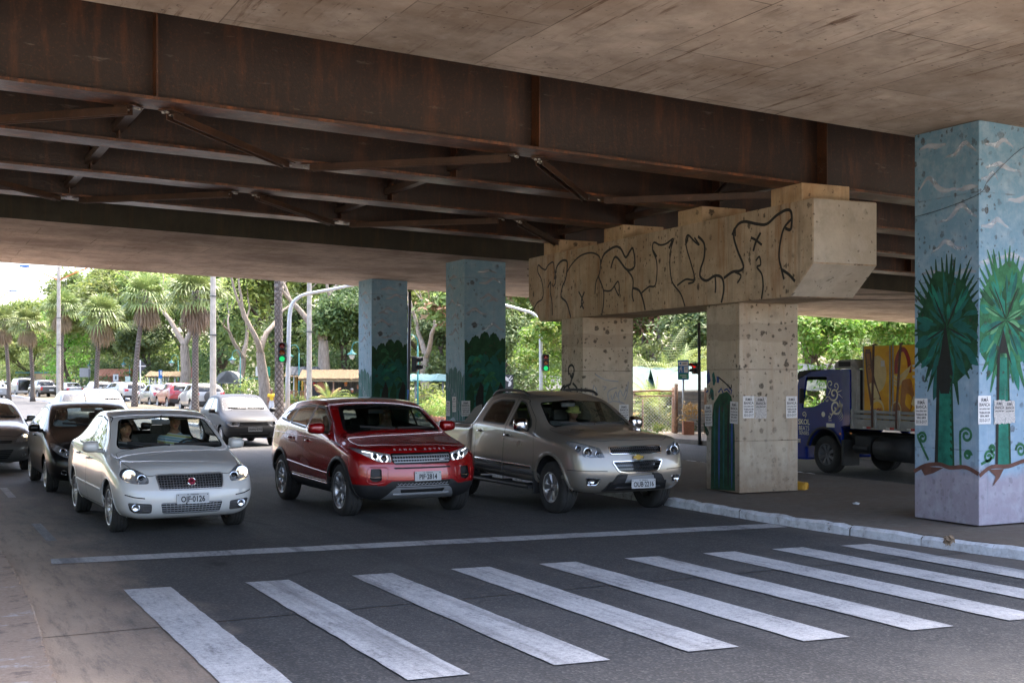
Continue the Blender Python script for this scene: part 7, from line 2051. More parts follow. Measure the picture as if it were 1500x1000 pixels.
def palm_meshes(seed, h, cr):
 rk = random.Random(seed); bm = NB()
 lean = Vector((rk.gauss(0, .02), rk.gauss(0, .02), 0))
 pts = [Vector((0, 0, -.2))+lean*(z*z/h) for z in [0]]; pts = []
 for i in range(13):
  z = -.2+(h+.2)*i/12; pts.append(Vector((lean.x*z*z/h*3, lean.y*z*z/h*3, z)))
 tube(bm, pts, [.17-.03*i/12+.07*math.exp(-i*1.2) for i in range(13)], 16)
 tm = bpy.data.meshes.new('trunk'); bm.to_mesh(tm); bm.free(); tm.materials.append(BK_PALM)
 top = pts[-1]; V, F, MI = [], [], []
 for k in range(44):
  el = R(78-100*(k/44)**.9)+rk.gauss(0, .1); az = k*2.39996+rk.gauss(0, .15)
  d = Vector((math.cos(az)*math.cos(el), math.sin(az)*math.cos(el), math.sin(el)))
  fan_leaf(V, F, MI, rk, top+Vector((0, 0, -.12)), d, cr*.50*(.8+.4*rk.random()), cr*.60, 0, .25+.45*(k/44), 15)
 for k in range(6):      # wind-blown yellow stalks
  az = rk.random()*6.28; d = Vector((math.cos(az)*.9, math.sin(az)*.9, .25)); fan_leaf(V, F, MI, rk, top-Vector((0, 0, .2)), d, cr*.62, cr*.48, 0, .8, 11)
 cm = quads_mesh('crown', V, F, [L_PALM], [0]*len(F))
 V, F, MI = [], [], []
 for k in range(34):
  az = k*2.39996; el = R(-50-34*rk.random()); d = Vector((math.cos(az)*math.cos(el), math.sin(az)*math.cos(el), math.sin(el)))
  fan_leaf(V, F, MI, rk, top-Vector((0, 0, .20+.25*rk.random())), d, cr*.34, cr*.50, 0, .9, 12)
 sm = quads_mesh('dead_frond_skirt', V, F, [L_DEAD], [0]*len(F))
 return tm, cm, sm
PM = [palm_meshes(s, 6.3, 1.75) for s in (51, 52, 53)]
plab = ['carnauba palm whose trunk stands nearest, its crown cut off by the far deck', 'carnauba palm with a thick brown skirt beside the tall grey pole', 'carnauba palm with a broad trunk just left of the diamond sign', 'carnauba palm in front of the pale hoarding, shaggy skirt below its crown', 'carnauba palm right behind the concrete lamp post', 'carnauba palm second from the left edge', 'carnauba palm nearest the left edge of the picture']
for i, (u, Y, top_v, cr) in enumerate([(409, 46, 300, 1.0), (286, 60, 424, 1.0), (197, 75, 430, 1.02), (141, 82, 458, 1.02), (90, 93, 447, .98), (48, 98, 472, .95), (13, 101, 470, .95)]):
 b, a = bY(u, Y); zt = CAM_H+(CY-top_v)*Y/FPX; k = zt/6.3
 o = thing('carnauba_palm', plab[i], 'palm', (b, a, .15), i*1.3, 'palms along the median'); tm, cm, sm = PM[i % 3]
 kk = min(1.25, .5+.5*k)
 link('trunk', tm, o).scale = (1.0, 1.0, k);
 for nm, me in (('crown', cm), ('dead_frond_skirt', sm)):
  c = link(nm, me, o); c.scale = (cr, cr, cr); c.location = (0, 0, zt-.15-6.3*cr)
# feathery palms and garden plants
def feather_frond(V, F, MI, rk, p, d, L, mi, droop=.8, n=30, w=.085):
 pts = []; q = p.copy(); dd = d.normalized()
 for i in range(n+1):
  pts.append(q.copy()); dd = (dd-Vector((0, 0, droop*.09))).normalized(); q += dd*L/n
 for i in range(2, n):
  t_ = (pts[i+1]-pts[i-1]).normalized(); s = t_.cross(Vector((0, 0, 1))); s = s.normalized() if s.length > .01 else Vector((1, 0, 0))
  l = L*w*2*math.sin(PI*(i/n)**.8)+.03
  for sg in (1, -1):
   e = pts[i]+(s*sg*.8+t_*.55)*l-Vector((0, 0, l*.35)); ww = t_*.022*(L/1.8+.3); k = len(V)
   V += [pts[i]-ww*.4, pts[i]+ww*.6, e]; F.append((k, k+1, k+2)); MI.append(mi)
 for i in range(n):
  s = Vector((.008, .008, 0)); k = len(V); V += [pts[i]-s, pts[i]+s, pts[i+1]+s, pts[i+1]-s]; F.append((k, k+1, k+2, k+3)); MI.append(mi)
def areca(seed, L, nf, mats, stems=5, sp=.3, el0=78):
 rk = random.Random(seed); V, F, MI = [], [], []
 for k in range(nf):
  az = rk.random()*6.28; el = R(el0-50*rk.random()); b0 = Vector((rk.gauss(0, sp*.4), rk.gauss(0, sp*.4), L*.25*rk.random()))
  feather_frond(V, F, MI, rk, b0, Vector((math.cos(az)*math.cos(el), math.sin(az)*math.cos(el), math.sin(el))), L*(.7+.5*rk.random()), 0 if rk.random() > .25 else 1, .5+.6*rk.random())
 cm = quads_mesh('fronds', V, F, mats, MI)
 bm = NB()
 for k in range(stems): x, y = rk.gauss(0, sp*.4), rk.gauss(0, sp*.4); tube(bm, [(x, y, -.1), (x*1.3, y*1.3, L*.45)], [.035, .02], 6)
 tm = bpy.data.meshes.new('stem'); bm.to_mesh(tm); bm.free(); tm.materials.append(BK_PALE)
 return tm, cm
AR = areca(61, 2.6, 80, [L_MID, L_YEL]); AR2 = areca(62, 1.5, 22, [L_YEL, L_CROT], 4, .2, 86)
for (u, Y, k, me, lab) in [(935, 50, 1.25, AR, 'feathery palm clump left of the blue pedestrian sign, arching over the fence'), (1000, 48, 1.15, AR, 'feathery palm clump behind the blue pedestrian sign'), (1028, 47, 1.2, AR, 'feathery palm clump beside the dark signal post'), (965, 52, 1.5, AR, 'tall feathery palm rising behind the wire fence'), (961, 41.5, 1.35, AR2, 'small yellow green palm growing inside the wire fence'), (482, 66, 1.1, AR2, 'young feathery palm beside the concrete pole at the thatched stall'), (590, 58, 1.3, AR2, 'young palm between the far mural column and the signal post'), (655, 52, .9, AR2, 'young palm at the left edge of the right far mural column')]:
 b, a = bY(u, Y); o = thing('feathery_palm', lab, 'palm', (b, a, .12), u*.37, 'feathery palms in the garden market'); o.scale = (k, k, k); link('stem', me[0], o); link('fronds', me[1], o)
def bush(seed, leaf, leaf2, n, size, rad, flat_=.8):
 rk = random.Random(seed); V, F, MI = [], [], []
 for _ in range(9): leaf_cloud(V, F, MI, rk, Vector((rk.gauss(0, rad*.4), rk.gauss(0, rad*.4), rad*(.35+.7*rk.random()))), rad*.5, n//9, size, 0 if rk.random() < .6 else 1, flat_, .4)
 return quads_mesh('shrub', V, F, [leaf, leaf2], MI)
BU = [bush(71, L_MID, L_YEL, 420, .16, .75), bush(72, L_DARK, L_MID, 420, .15, .75), bush(73, L_BRIGHT, L_YEL, 400, .14, .7), bush(74, L_CROT, L_YEL, 300, .16, .6)]
bl = [(932, 44, 1.2, 0, 'shrub at the left end of the wire fence'), (948, 41.5, 1.0, 1, 'dark shrub inside the wire fence, left half'), (975, 41.5, 1.0, 0, 'shrub inside the wire fence, right half'), (930, 40, .9, 3, 'orange leaved croton drooping over the fence at its left end'), (1008, 39.4, .62, 3, 'orange leaved croton in front of the corrugated fence'), (1030, 40.5, .8, 3, 'orange leaved croton beside the dark signal post'), (966, 38.4, .45, 2, 'small bright shrub at the foot of the wire fence'), (1012, 47, 1.5, 1, 'shrub behind the corrugated fence'),
  (630, 50, 1.1, 2, 'bright clipped shrub in pots by the far mural column'), (645, 54, 1.3, 0, 'shrub behind the clipped pots'), (612, 60, 1.8, 0, 'tall shrub under the signal post between the far columns'), (580, 62, 1.5, 1, 'shrub just right of the furthest mural column'), (505, 69, 1.0, 2, 'green shrub under the thatched roof'), (520, 71, 1.1, 2, 'green shrub at the right end of the thatched stall'), (466, 67, .8, 2, 'shrub at the foot of the concrete pole'), (438, 72, 1.0, 0, 'shrub behind the green lit signal mast'), (425, 78, 1.3, 1, 'dark shrub behind the nearest palm trunk'), (385, 84, 1.7, 1, 'dark shrub under the leaning pale tree'), (362, 86, 1.8, 0, 'shrub behind the slate grey car'), (335, 90, 1.8, 1, 'dark shrub under the white arch'), (318, 92, 1.6, 0, 'shrub right of the tall grey pole'), (282, 96, 1.7, 0, 'shrub behind the red parked car'), (258, 100, 1.8, 2, 'shrub beside the teal lamp post and the red car'), (222, 104, 1.9, 0, 'hedge shrub behind the silver car'), (212, 98, 1.6, 2, 'shrub right of the diamond sign'), (165, 118, 2.0, 1, 'dark shrub behind the small white boards'), (122, 128, 2.2, 1, 'dark shrub under the pale hoarding'), (775, 48, 1.3, 0, 'shrub behind the right signal mast'), (830, 46, 1.3, 2, 'shrub against the scribbled pier column'), (1185, 44, 1.2, 2, 'shrub behind the truck cab'), (1250, 46, 1.4, 0, 'shrub behind the truck load')]
for u, Y, k, i, lab in bl:
 b, a = bY(u, Y); o = link('shrub', BU[i], loc=(b, a, .1), rot=(0, 0, u*.7)); o.scale = (k, k, k*1.05); tag(o, lab, 'shrub', 'shrubs of the garden market')
# far wood behind everything, reads as one mass
rk = random.Random(5); V, F, MI = [], [], []
for i in range(430):
 s = rk.random(); b, a = (48+30*s+rk.gauss(0, 3), 8+170*rk.random()) if i % 3 else (-10+70*rk.random(), 225+60*rk.random())
 if i > 305: b, a = -12-16*rk.random(), -12+(75 if i % 2 else 190)*rk.random()
 leaf_cloud(V, F, MI, rk, Vector((b, a, 1.2+(6.6 if a < 60 else 10)*rk.random()**.8)), 3.0, 95, .75, 0 if rk.random() < .6 else 1, .7, .55)
tag(link('wood', quads_mesh('wood', V, F, [L_MID, L_DARK], MI)), 'mass of green trees filling the distance behind the market', 'wood', kind='stuff')
# ================= posts, signals, signs =================
m_galv = mat('galvanised_steel', (.52, .53, .54), .45, .5, .08, 10); m_dkpost = mat('dark_steel_post', (.06, .065, .07), .5, .2, .15, 10); m_teal = mat('teal_paint', (.02, .17, .16), .45, 0, .1); m_concpole = mat('pole_concrete', (.40, .36, .31), .9, 0, .25, 3, bump=.3, bscale=20)
m_orange = mat('orange_paint', (.55, .16, .04), .5, 0, .1); m_bluecap = mat('blue_cover', (.05, .16, .46), .4, 0, .05); m_white = mat('white_paint', (.68, .68, .66), .6, 0, .1, 10); m_lampglass = mat('lamp_glass', (.50, .52, .50), .25, 0, 0)
m_sigred = mat('signal_lens_red', (.16, .012, .012), .2, 0, 0, coat=.5); m_sigamb = mat('signal_lens_amber', (.26, .07, .012), .2, 0, 0, coat=.5); E_GREEN = emat('signal_green_lit', (.004, .12, .035), .8); E_RED = emat('signal_red_lit', (.16, .003, .002), .6)
def signal_head(name_parent, pos, face, lenses, s=1.0, backs=True):
 """three hooded lamps in a dark case, parented to its post"""
 M_ = frame_m(pos, Vector((0, 0, 1)).cross(face), face); n = len(lenses); bm = NB()
 prism(bm, rpoly([(-.13*s, -.115*n*s), (.13*s, -.115*n*s), (.13*s, .115*n*s), (-.13*s, .115*n*s)], .03, 3), -.10, .04, 0, M_)
 for i in range(n):
  y = (.23*(n-1)/2-.23*i)*s
  rows = []
  for dz, r in ((.03, .098), (.20, .104)):
   rows.append([bm.verts.new(M_ @ Vector((r*s*math.cos(a), y+r*s*math.sin(a), dz if k not in (0, 12) else .06))) for k, a in enumerate([R(-25)+R(230)*j/12 for j in range(13)])])
  for k in range(12): bm.faces.new((rows[0][k], rows[0][k+1], rows[1][k+1], rows[1][k]))
 h = obj('signal_head', bm, m_black, name_parent)
 h.matrix_parent_inverse = name_parent.matrix_world.inverted() if False else Matrix.Identity(4)
 for i, m_ in enumerate(lenses):
  y = (.23*(n-1)/2-.23*i)*s; bm = NB(); lathe(bm, [(.092*s, .042), (.07*s, .062), (.001, .070)], 20, 'Z', M_ @ Matrix.Translation((0, y, 0))); obj('signal_lens', bm, m_, h)
 return h
TOC = lambda b, a: (Vector((0, 0, 0))-Vector((b, a, 0))).normalized()
def signal_mast(u, Y, arm_pts, head_v, side, lab):
 b, a = bY(u, Y); o = thing('traffic_signal', lab, 'traffic light', (b, a, 0), 0, 'curved traffic light masts')
 zs = [(CAM_H+(CY-v)*Y/FPX, (uu-u)*Y/FPX) for uu, v in arm_pts]
 rt = Vector((_c, -_s, 0)); bm = NB()
 pts = [Vector((0, 0, 0)), Vector((0, 0, zs[0][0]*.5))]+[rt*x+Vector((0, 0, z)) for z, x in zs]
 low = pts[:2]; cur = catmull(pts[1:], 8)
 tube(bm, low+cur[1:], [.085, .080]+[.078-.03*i/len(cur) for i in range(len(cur)-1)], 14); obj('mast', bm, m_galv, o)
 bm = NB(); lathe(bm, [(.10, 0), (.10, .35), (.085, .36)], 14); obj('foot', bm, m_galv, o)
 z = CAM_H+(CY-head_v)*Y/FPX
 fc = TOC(b, a); h = signal_head(o, rt*side*.20+fc*.05+Vector((0, 0, z)), fc, [m_sigred, m_sigamb, E_GREEN])
 bm = NB()
 for dz in (-.30, .30): tube(bm, [(0, 0, z+dz), rt*side*.20+Vector((0, 0, z+dz))], .018, 6)
 obj('bracket', bm, m_black, o)
signal_mast(421.5, 42, [(423.5, 480), (424.5, 461), (428, 446), (437, 436), (450, 430.5), (490, 423), (532, 414.5)], 516, -1, 'silver curved signal mast showing green left of the far columns')
signal_mast(792.5, 49, [(792, 500), (791.5, 482), (788.5, 468), (780, 459), (765, 454), (740, 447), (700, 438)], 531, 1, 'silver curved signal mast showing green, seen below the graffiti pier')
# side facing signal between the far columns
b, a = bY(596, 35); o = thing('traffic_signal', 'dark signal post seen from the side between the far mural columns', 'traffic light', (b, a, .12))
rt = Vector((_c, -_s, 0))
bm = NB(); tube(bm, [(0, 0, 0), rt*.04+Vector((0, 0, 1.4)), rt*.09+Vector((0, 0, 4.35))], [.06, .055, .045], 12); obj('post', bm, m_dkpost, o)
bm = NB(); tube(bm, [rt*.005+Vector((0, 0, 1.20)), rt*.03+Vector((0, 0, 1.48))], .062, 12); obj('band', bm, m_bluecap, o)
signal_head(o, rt*.26+Vector((0, 0, 2.22)), (rt*.95+TOC(b, a)*.1).normalized(), [m_sigred, m_sigamb], 1.0)
bm = NB()
for z in (2.02, 2.44): tube(bm, [rt*.05+Vector((0, 0, z)), rt*.2+Vector((0, 0, z))], .016, 6)
obj('bracket', bm, m_dkpost, o)
# red lit signal by the fence
b, a = bY(1025, 34.6); o = thing('traffic_signal', 'dark slim post with a red lit signal beside the wire fence', 'traffic light', (b, a, 0))
bm = NB(); tube(bm, [(0, 0, 0), -rt*.02+Vector((0, 0, 3.55))], [.048, .042], 12); tube(bm, [-rt*.02+Vector((0, 0, 3.5)), -rt*.13+Vector((0, 0, 3.46))], .02, 6); obj('post', bm, m_dkpost, o)
fc = (TOC(b, a)*.8-rt*.75).normalized(); signal_head(o, -rt*.13+Vector((0, 0, 2.22)), fc, [E_RED, m_sigamb], .72)
bm = NB()
for z in (2.10, 2.34): tube(bm, [(0, 0, z), -rt*.13+Vector((0, 0, z))], .012, 6)
obj('bracket', bm, m_dkpost, o)
# concrete poles
def cpole(u, Y, top_v, w, lab, base=.13):
 b, a = bY(u, Y); z = CAM_H+(CY-top_v)*Y/FPX; bm = NB()
 M0 = Matrix.Rotation(R(20), 4, 'Z'); n = 12; rows = []
 for i in range(n+1):
  k = i/n; ww = w*(1-.32*k)/2; rows.append([bm.verts.new(M0 @ Vector((x*ww, y*ww*.8, z*k))) for x, y in ((-1, -.5), (-.5, -1), (.5, -1), (1, -.5), (1, .5), (.5, 1), (-.5, 1), (-1, .5))])
 for r0, r1 in zip(rows, rows[1:]):
  for k in range(8): bm.faces.new((r0[k], r0[(k+1) % 8], r1[(k+1) % 8], r1[k]))
 bm.faces.new(rows[-1])
 o = thing('utility_pole', lab, 'pole', (b, a, base)); obj('shaft', bm, m_concpole, o)
 bm = NB()
 for z_ in (.42*z, .62*z):
  ww = w*(1-.32*z_/z)/2; box(bm, (0, 0, z_), (ww*2.1, ww*2.1, .05), R(20))
 obj('steel_band', bm, m_dkpost, o)
 return o, z
cpole(312, 56, 330, .30, 'tall grey concrete pole between the palms, behind the slate grey car'); cpole(453, 66, 330, .30, 'tall concrete pole behind the green lit signal, right of the nearest palm')
o, z = cpole(86, 91, 393, .34, 'concrete lamp post with orange arms and blue lamps between two palms')
b, a = bY(86, 91)
for sg in (1, -1):
 e = rt*sg*2.35+Vector((0, 0, z-.02)); s = rt*sg*.1+Vector((0, 0, z-1.0)); bm = NB(); tube(bm, [s, s.lerp(e, .35)+Vector((0, 0, .02)), e], [.055, .045, .035], 8); ar = obj('lamp_arm', bm, m_orange, o)
 bm = NB(); prism(bm, rpoly([(-.1, -.10), (.62, -.14), (.62, .14), (-.1, .10)], .06), -.02, .13, 0, Matrix.Translation(e) @ Matrix(((rt.x*sg, -rt.y, 0, 0), (rt.y*sg, rt.x, 0, 0), (0, 0, 1, 0), (0, 0, 0, 1)))); bmesh.ops.recalc_face_normals(bm, faces=bm.faces); obj('lamp_cover', bm, m_bluecap, ar)
 bm = NB(); ball(bm, e+rt*sg*.3+Vector((0, 0, -.02)), .12, 12, s=(2, 1, .6)); obj('lamp_bowl', bm, m_lampglass, ar)
b, a = bY(13, 130); o = thing('street_lamp', 'street lamp with a blue cover far off at the left edge', 'street lamp', (b-1.5, a, .13)); bm = NB(); tube(bm, [(0, 0, 0), (0, 0, 10.2)], [.15, .1], 8); obj('post', bm, m_concpole, o)
bm = NB(); tube(bm, [(0, 0, 10.0), rt*1.8+Vector((0, 0, 11.2))], .05, 6); obj('lamp_arm', bm, m_orange, o); bm = NB(); box(bm, rt*2.1+Vector((0, 0, 11.25)), (.8, .35, .16), YAW*-1, bevel=.05); obj('lamp_cover', bm, m_bluecap, o)
# teal lantern posts
def lantern_post():
 o = thing('lantern_post', '', 'street lamp'); bm = NB()
 tube(bm, [(0, 0, 0), (0, 0, 1.0), (0, 0, 3.3)], [.06, .045, .035], 10); lathe(bm, [(.10, 0), (.09, .25), (.06, .3)], 12)
 tube(bm, catmull([(0, 0, 3.2), (-.02, 0, 3.55), (-.22, 0, 3.78), (-.48, 0, 3.72), (-.58, 0, 3.48), (-.58, 0, 3.36)], 6), .022, 8); obj('post', bm, m_teal, o)
 bm = NB(); lathe(bm, [(.02, 3.38), (.06, 3.34), (.10, 3.24), (.27, 3.12), (.28, 3.09), (.10, 3.10)], 20, 'Z', Matrix.Translation((-.58, 0, 0))); obj('lamp_shade', bm, m_teal, o)
 bm = NB(); lathe(bm, [(.17, 3.09), (.15, 2.95), (.08, 2.84), (.001, 2.82)], 18, 'Z', Matrix.Translation((-.58, 0, 0))); obj('lamp_glass', bm, m_lampglass, o)
 return o
lp = None
for u, Y, lab in [(261, 104, 'teal lantern post behind the silver parked car'), (352, 86, 'teal lantern post above the slate grey car'), (438, 72, 'teal lantern post right of the green lit signal'), (612, 55, 'teal lantern post between the far mural columns'), (531, 66, 'teal lantern post half hidden by the furthest mural column'), (190, 116, 'teal lantern post left of the broad palm trunk'), (139, 128, 'teal lantern post near the pale hoarding')]:
 b, a = bY(u, Y)
 if lp is None: lp = lantern_post(); q = lp; q['label'] = lab; q.location = (b, a, .13); q.rotation_euler.z = -YAW; q['group'] = 'teal lantern posts along the market'
 else: q = dup(lp, (b, a, .13), -YAW, lab)
# sign boards
def board(name, u, v0, v1, w_px, Y, fill, lab, cat='sign', post=True, shape=None, art=None, back=.13, postm=None, legs=1):
 b, a = bY(u, Y); z0, z1 = CAM_H+(CY-v1)*Y/FPX, CAM_H+(CY-v0)*Y/FPX; w_ = w_px*Y/FPX
 fc = TOC(b, a); o = thing(name, lab, cat, (b, a, back)); M_ = frame_m(fc*.05+Vector((0, 0, (z0+z1)/2-back)), Vector((0, 0, 1)).cross(fc), fc)
 h = z1-z0; bm = NB(); pts = shape(w_, h) if shape else rpoly([(-w_/2, -h/2), (w_/2, -h/2), (w_/2, h/2), (-w_/2, h/2)], .03)
 prism(bm, pts, -.012, .012, 0, M_)
 pn = obj('panel', bm, fill, o)
 if post:
  bm = NB(); zt = (z0+z1)/2-back
  for dx in ([0] if legs == 1 else [-w_*.4, w_*.4]): tube(bm, [(rt*dx)+Vector((0, 0, 0)), (rt*dx)+Vector((0, 0, zt+h*.4))], .035, 8)
  obj('post', bm, postm or m_galv, o)
 if art: art(pn, M_, w_, h)
 return o
m_signblue = mat('sign_blue', (.03, .17, .45), .5, 0, .05); m_signgreen = mat('sign_green', (.02, .25, .14), .5, 0, .05); m_signdark = mat('sign_dark', (.05, .055, .06), .6, 0, .1)
def art_ped(pn, M_, w, h):
 bm = NB(); L = lambda pts, lift, mi: flat(bm, [M_ @ Vector((x*w, y*h, lift)) for x, y in pts], mi)
 L([(-.42, .20), (.42, .20), (.42, .42), (-.42, .42)], .016, 0); L([(.06, -.14), (.42, -.14), (.42, .15), (.06, .15)], .016, 0); L([(-.44, -.44), (.44, -.44), (.44, -.18), (-.44, -.18)], .016, 1)
 for p in ([(-.22, .12), (-.30, .0), (-.36, -.12)], [(-.24, .06), (-.14, -.02), (-.12, -.12)], [(-.22, .10), (-.10, .04)], [(-.24, .10), (-.38, .05)]):
  for q, r in zip(p, p[1:]): tube(bm, [M_ @ Vector((q[0]*w, q[1]*h, .017)), M_ @ Vector((r[0]*w, r[1]*h, .017))], .010, 5, 0)
 ball(bm, (-.20*w, .145*h, .018), .018, 8, 0, (1, 1, .3), M_)
 L([(.12, .0), (.36, .0), (.36, .03), (.12, .03)], .019, 2); L([(.12, .08), (.36, .08), (.36, .10), (.12, .10)], .019, 2); L([(-.30, -.30), (.28, -.30), (.28, -.26), (-.30, -.26)], .019, 0); L([(-.12, -.40), (.28, -.40), (.28, -.36), (-.12, -.36)], .019, 0); L([(-.32, .27), (-.18, .27), (-.18, .37), (-.32, .37)], .019, 3); L([(-.10, .29), (.32, .29), (.32, .34), (-.10, .34)], .019, 2)
 obj('sign_face', bm, [m_white, m_signgreen, m_grey_pl, m_signblue], pn)
board('pedestrian_sign', 1001, 527, 556, 16, 38.8, m_signblue, 'blue sign with a walking figure and green strip by the wire fence', art=art_ped)
def diamond(w, h): return [(0, -h/2), (w/2, 0), (0, h/2), (-w/2, 0)]
def art_cross(pn, M_, w, h):
 bm = NB(); box(bm, (0, 0, .02), (w*.82, .06, .03), M=M_); box(bm, (0, -.05, .03), (.09, h*.98, .04), M=M_); obj('cross_brace', bm, m_white, pn)
board('diamond_sign', 205.5, 526, 546, 19, 81, m_signdark, 'dark diamond sign seen from behind with a white cross brace', shape=diamond, art=art_cross, postm=m_white)
board('blue_sign', 235, 542, 554, 5.2, 95, m_signblue, 'small blue board on a thin post above the silver car', art=lambda pn, M_, w, h: obj('sign_face', (lambda bm: (flat(bm, [M_ @ Vector((x*w, y*h, .016)) for x, y in ((-.1, -.1), (.4, -.1), (.4, .42), (-.1, .42))]), bm)[1])(NB()), m_white, pn))
board('board_sign', 169.5, 548, 558, 7.5, 112, m_white, 'small white board with a dark mark, left of two others', art=lambda pn, M_, w, h: obj('sign_face', (lambda bm: (flat(bm, [M_ @ Vector((x*w, y*h, .016)) for x, y in ((-.15, -.25), (.2, -.2), (.15, .3), (-.1, .25))]), bm)[1])(NB()), m_signdark, pn))
board('board_sign', 187, 551, 559, 7, 108, mat('board_pale_green', (.50, .60, .55), .6), 'pale green and white board beside the broad palm trunk')
board('hoarding', 124.5, 539, 552, 15, 125, mat('hoarding_blank', (.48, .46, .46), .7, 0, .06, 4), 'blank pale hoarding on two legs among the palms', 'hoarding', legs=2, postm=m_dkpost)
board('board_sign', 385, 537, 551, 21, 80, m_signgreen, 'green and white board behind the leaning pale tree', art=lambda pn, M_, w, h: obj('sign_face', (lambda bm: (flat(bm, [M_ @ Vector((x*w, y*h, .016)) for x, y in ((-.49, -.48), (.1, -.48), (.1, .48), (-.49, .48))]), bm)[1])(NB()), m_white, pn))
board('red_banner', 279, 538, 553, 8, 98, mat('red_banner_cloth', (.50, .10, .09), .8), 'red banner sign beside the shaggy palm trunk', 'banner', postm=m_dkpost)
def art_top(pn, M_, w, h):
 bm = NB(); F_ = lambda pts: flat(bm, [M_ @ Vector((x*w, y*h, .016)) for x, y in pts], 0)
 F_([(-.42, .40), (-.25, .42), (.05, .30), (.12, .10), (-.10, .14), (-.32, .26)]); F_([(.15, .18), (.32, .10), (.34, -.04), (.20, -.14), (.02, -.16), (.05, .0)]); F_([(.05, .30), (.30, .46), (.34, .42), (.14, .22)]); F_([(.22, .24), (.46, .34), (.46, .28), (.22, .18)])
 add_text(bm, 'topping', M_ @ Matrix.Translation((-.02*w, -.36*h, .016)), .17*h, .004, 0, sx=.9); obj('sign_face', bm, m_white, pn)
board('shop_sign', 744, 548.5, 575, 15.5, 44, m_signdark, 'dark grey shop sign with a white leaf emblem behind the pickup', art=art_top)
# ================= garden market =================
m_thatch = mat('straw_thatch', (.17, .12, .065), .95, 0, .35, 12, bump=.6, bscale=40); m_wood = mat('weathered_wood', (.30, .19, .13), .85, 0, .3, 12); m_woodp = mat('pinkish_wood', (.42, .27, .20), .85, 0, .25, 12); m_corr = mat('corrugated_zinc', (.42, .43, .43), .5, .3, .15, 6); m_dkcorr = mat('dark_corrugated_wall', (.10, .10, .105), .7, 0, .2, 6)
m_tarp = mat('green_tarpaulin', (.020, .075, .060), .7, 0, .15, 3); m_tarp2 = mat('pale_green_tarpaulin', (.045, .10, .088), .7, 0, .15, 3); m_terra = mat('terracotta', (.36, .15, .085), .8, 0, .2, 12); m_tan = mat('tan_wall', (.46, .31, .18), .85, 0, .1, 3); m_tealroof = mat('teal_roof', (.10, .24, .22), .6, 0, .1, 3); m_canvas = mat('white_canvas', (.22, .22, .215), .8, 0, .08, 4); m_yel = mat('yellow_paint', (.55, .30, .03), .6, 0, .15)
def mk(u, Y, lab, name, cat, rot=0.0, group=None, z=.13):
 b, a = bY(u, Y); return thing(name, lab, cat, (b, a, z), -YAW+rot, group)
def posts(o, xs, ys, h, r, m):
 for x in xs:
  for y in ys: bm = NB(); tube(bm, [(x, y, 0), (x+.01, y, h)], r, 7); obj('post', bm, m, o)
def roof(o, w, d, z0, z1, m, th=.10, over=.3, name='roof', wav=0.0):
 bm = NB(); n = 24; rk = random.Random(int(w*100)); rows = []
 for y, z in ((-d/2-over, z0), (0, z1), (d/2+over, z0)):
  rows.append([(bm.verts.new((-w/2-over+(w+2*over)*i/n, y+rk.gauss(0, .03), z+rk.gauss(0, .02)+wav*(i % 2))), bm.verts.new((-w/2-over+(w+2*over)*i/n, y, z-th+wav*(i % 2)))) for i in range(n+1)])
 for r0, r1 in zip(rows, rows[1:]):
  for i in range(n):
   bm.faces.new((r0[i][0], r0[i+1][0], r1[i+1][0], r1[i][0])); bm.faces.new((r0[i][1], r1[i][1], r1[i+1][1], r0[i+1][1]))
 for r in (rows[0], rows[-1]):
  for i in range(n): bm.faces.new((r[i][0], r[i][1], r[i+1][1], r[i+1][0]))
 bmesh.ops.recalc_face_normals(bm, faces=bm.faces); obj(name, bm, m, o)
def corr_panel(o, x0, x1, y, z0, z1, m, name='back_wall', horiz=False):
 bm = NB(); n = int((x1-x0)/.05) if not horiz else int((z1-z0)/.05); prev = None
 for i in range(n+1):
  k = i/n; d = .018*(1 if i % 2 else -1)
  a_, b_ = ((x0+(x1-x0)*k, y+d, z0), (x0+(x1-x0)*k, y+d, z1)) if not horiz else ((x0, y+d, z0+(z1-z0)*k), (x1, y+d, z0+(z1-z0)*k))
  v = (bm.verts.new(a_), bm.verts.new(b_))
  if prev: bm.faces.new((prev[0], v[0], v[1], prev[1]))
  prev = v
 obj(name, bm, m, o)
# thatched stall
s = mk(492, 71, 'long stall with straw thatch, dark wall and hanging pots, left of the furthest mural column', 'market_stall', 'market stall')
roof(s, 3.4, 2.2, 1.78, 2.30, m_thatch, .14); corr_panel(s, -1.7, 1.7, .9, 0, 1.8, m_dkcorr); posts(s, (-1.65, 0, 1.65), (-1.0,), 1.8, .05, m_woodp)
bm = NB(); tube(bm, [(-1.75, -1.02, 1.62), (1.75, -1.02, 1.62)], .035, 6); obj('rail', bm, m_white, s)
rk = random.Random(8)
cols_ = [m_terra, mat('flower_red', (.5, .03, .03), .6), mat('flower_orange', (.6, .2, .02), .6), mat('flower_white', (.6, .58, .56), .6)]
for i in range(9):
 x = -1.5+.37*i; zz_ = .95+.45*rk.random(); bm = NB(); tube(bm, [(x, -.95, 1.62), (x, -.95, zz_+.1)], .006, 4, 1); lathe(bm, [(.001, zz_-.09), (.07, zz_-.08), (.10, zz_+.06), (.085, zz_+.06)], 10, 'Z', Matrix.Translation((x, -.95, 0)))
 ball(bm, (x, -.95, zz_+.1), .09, 8, 2, (1, 1, .8)); obj('hanging_pot', bm, [m_terra, m_dkpost, cols_[i % 4]], s)
bm = NB(); lathe(bm, [(.001, -.05), (.3, -.02), (.34, .02)], 18, 'Y', Matrix.Translation((-.75, -1.06, 1.25))); obj('woven_disc', bm, m_terra, s)
s = mk(446, 74, 'open white framed stall with a dark awning beside the concrete pole', 'market_stall', 'market stall')
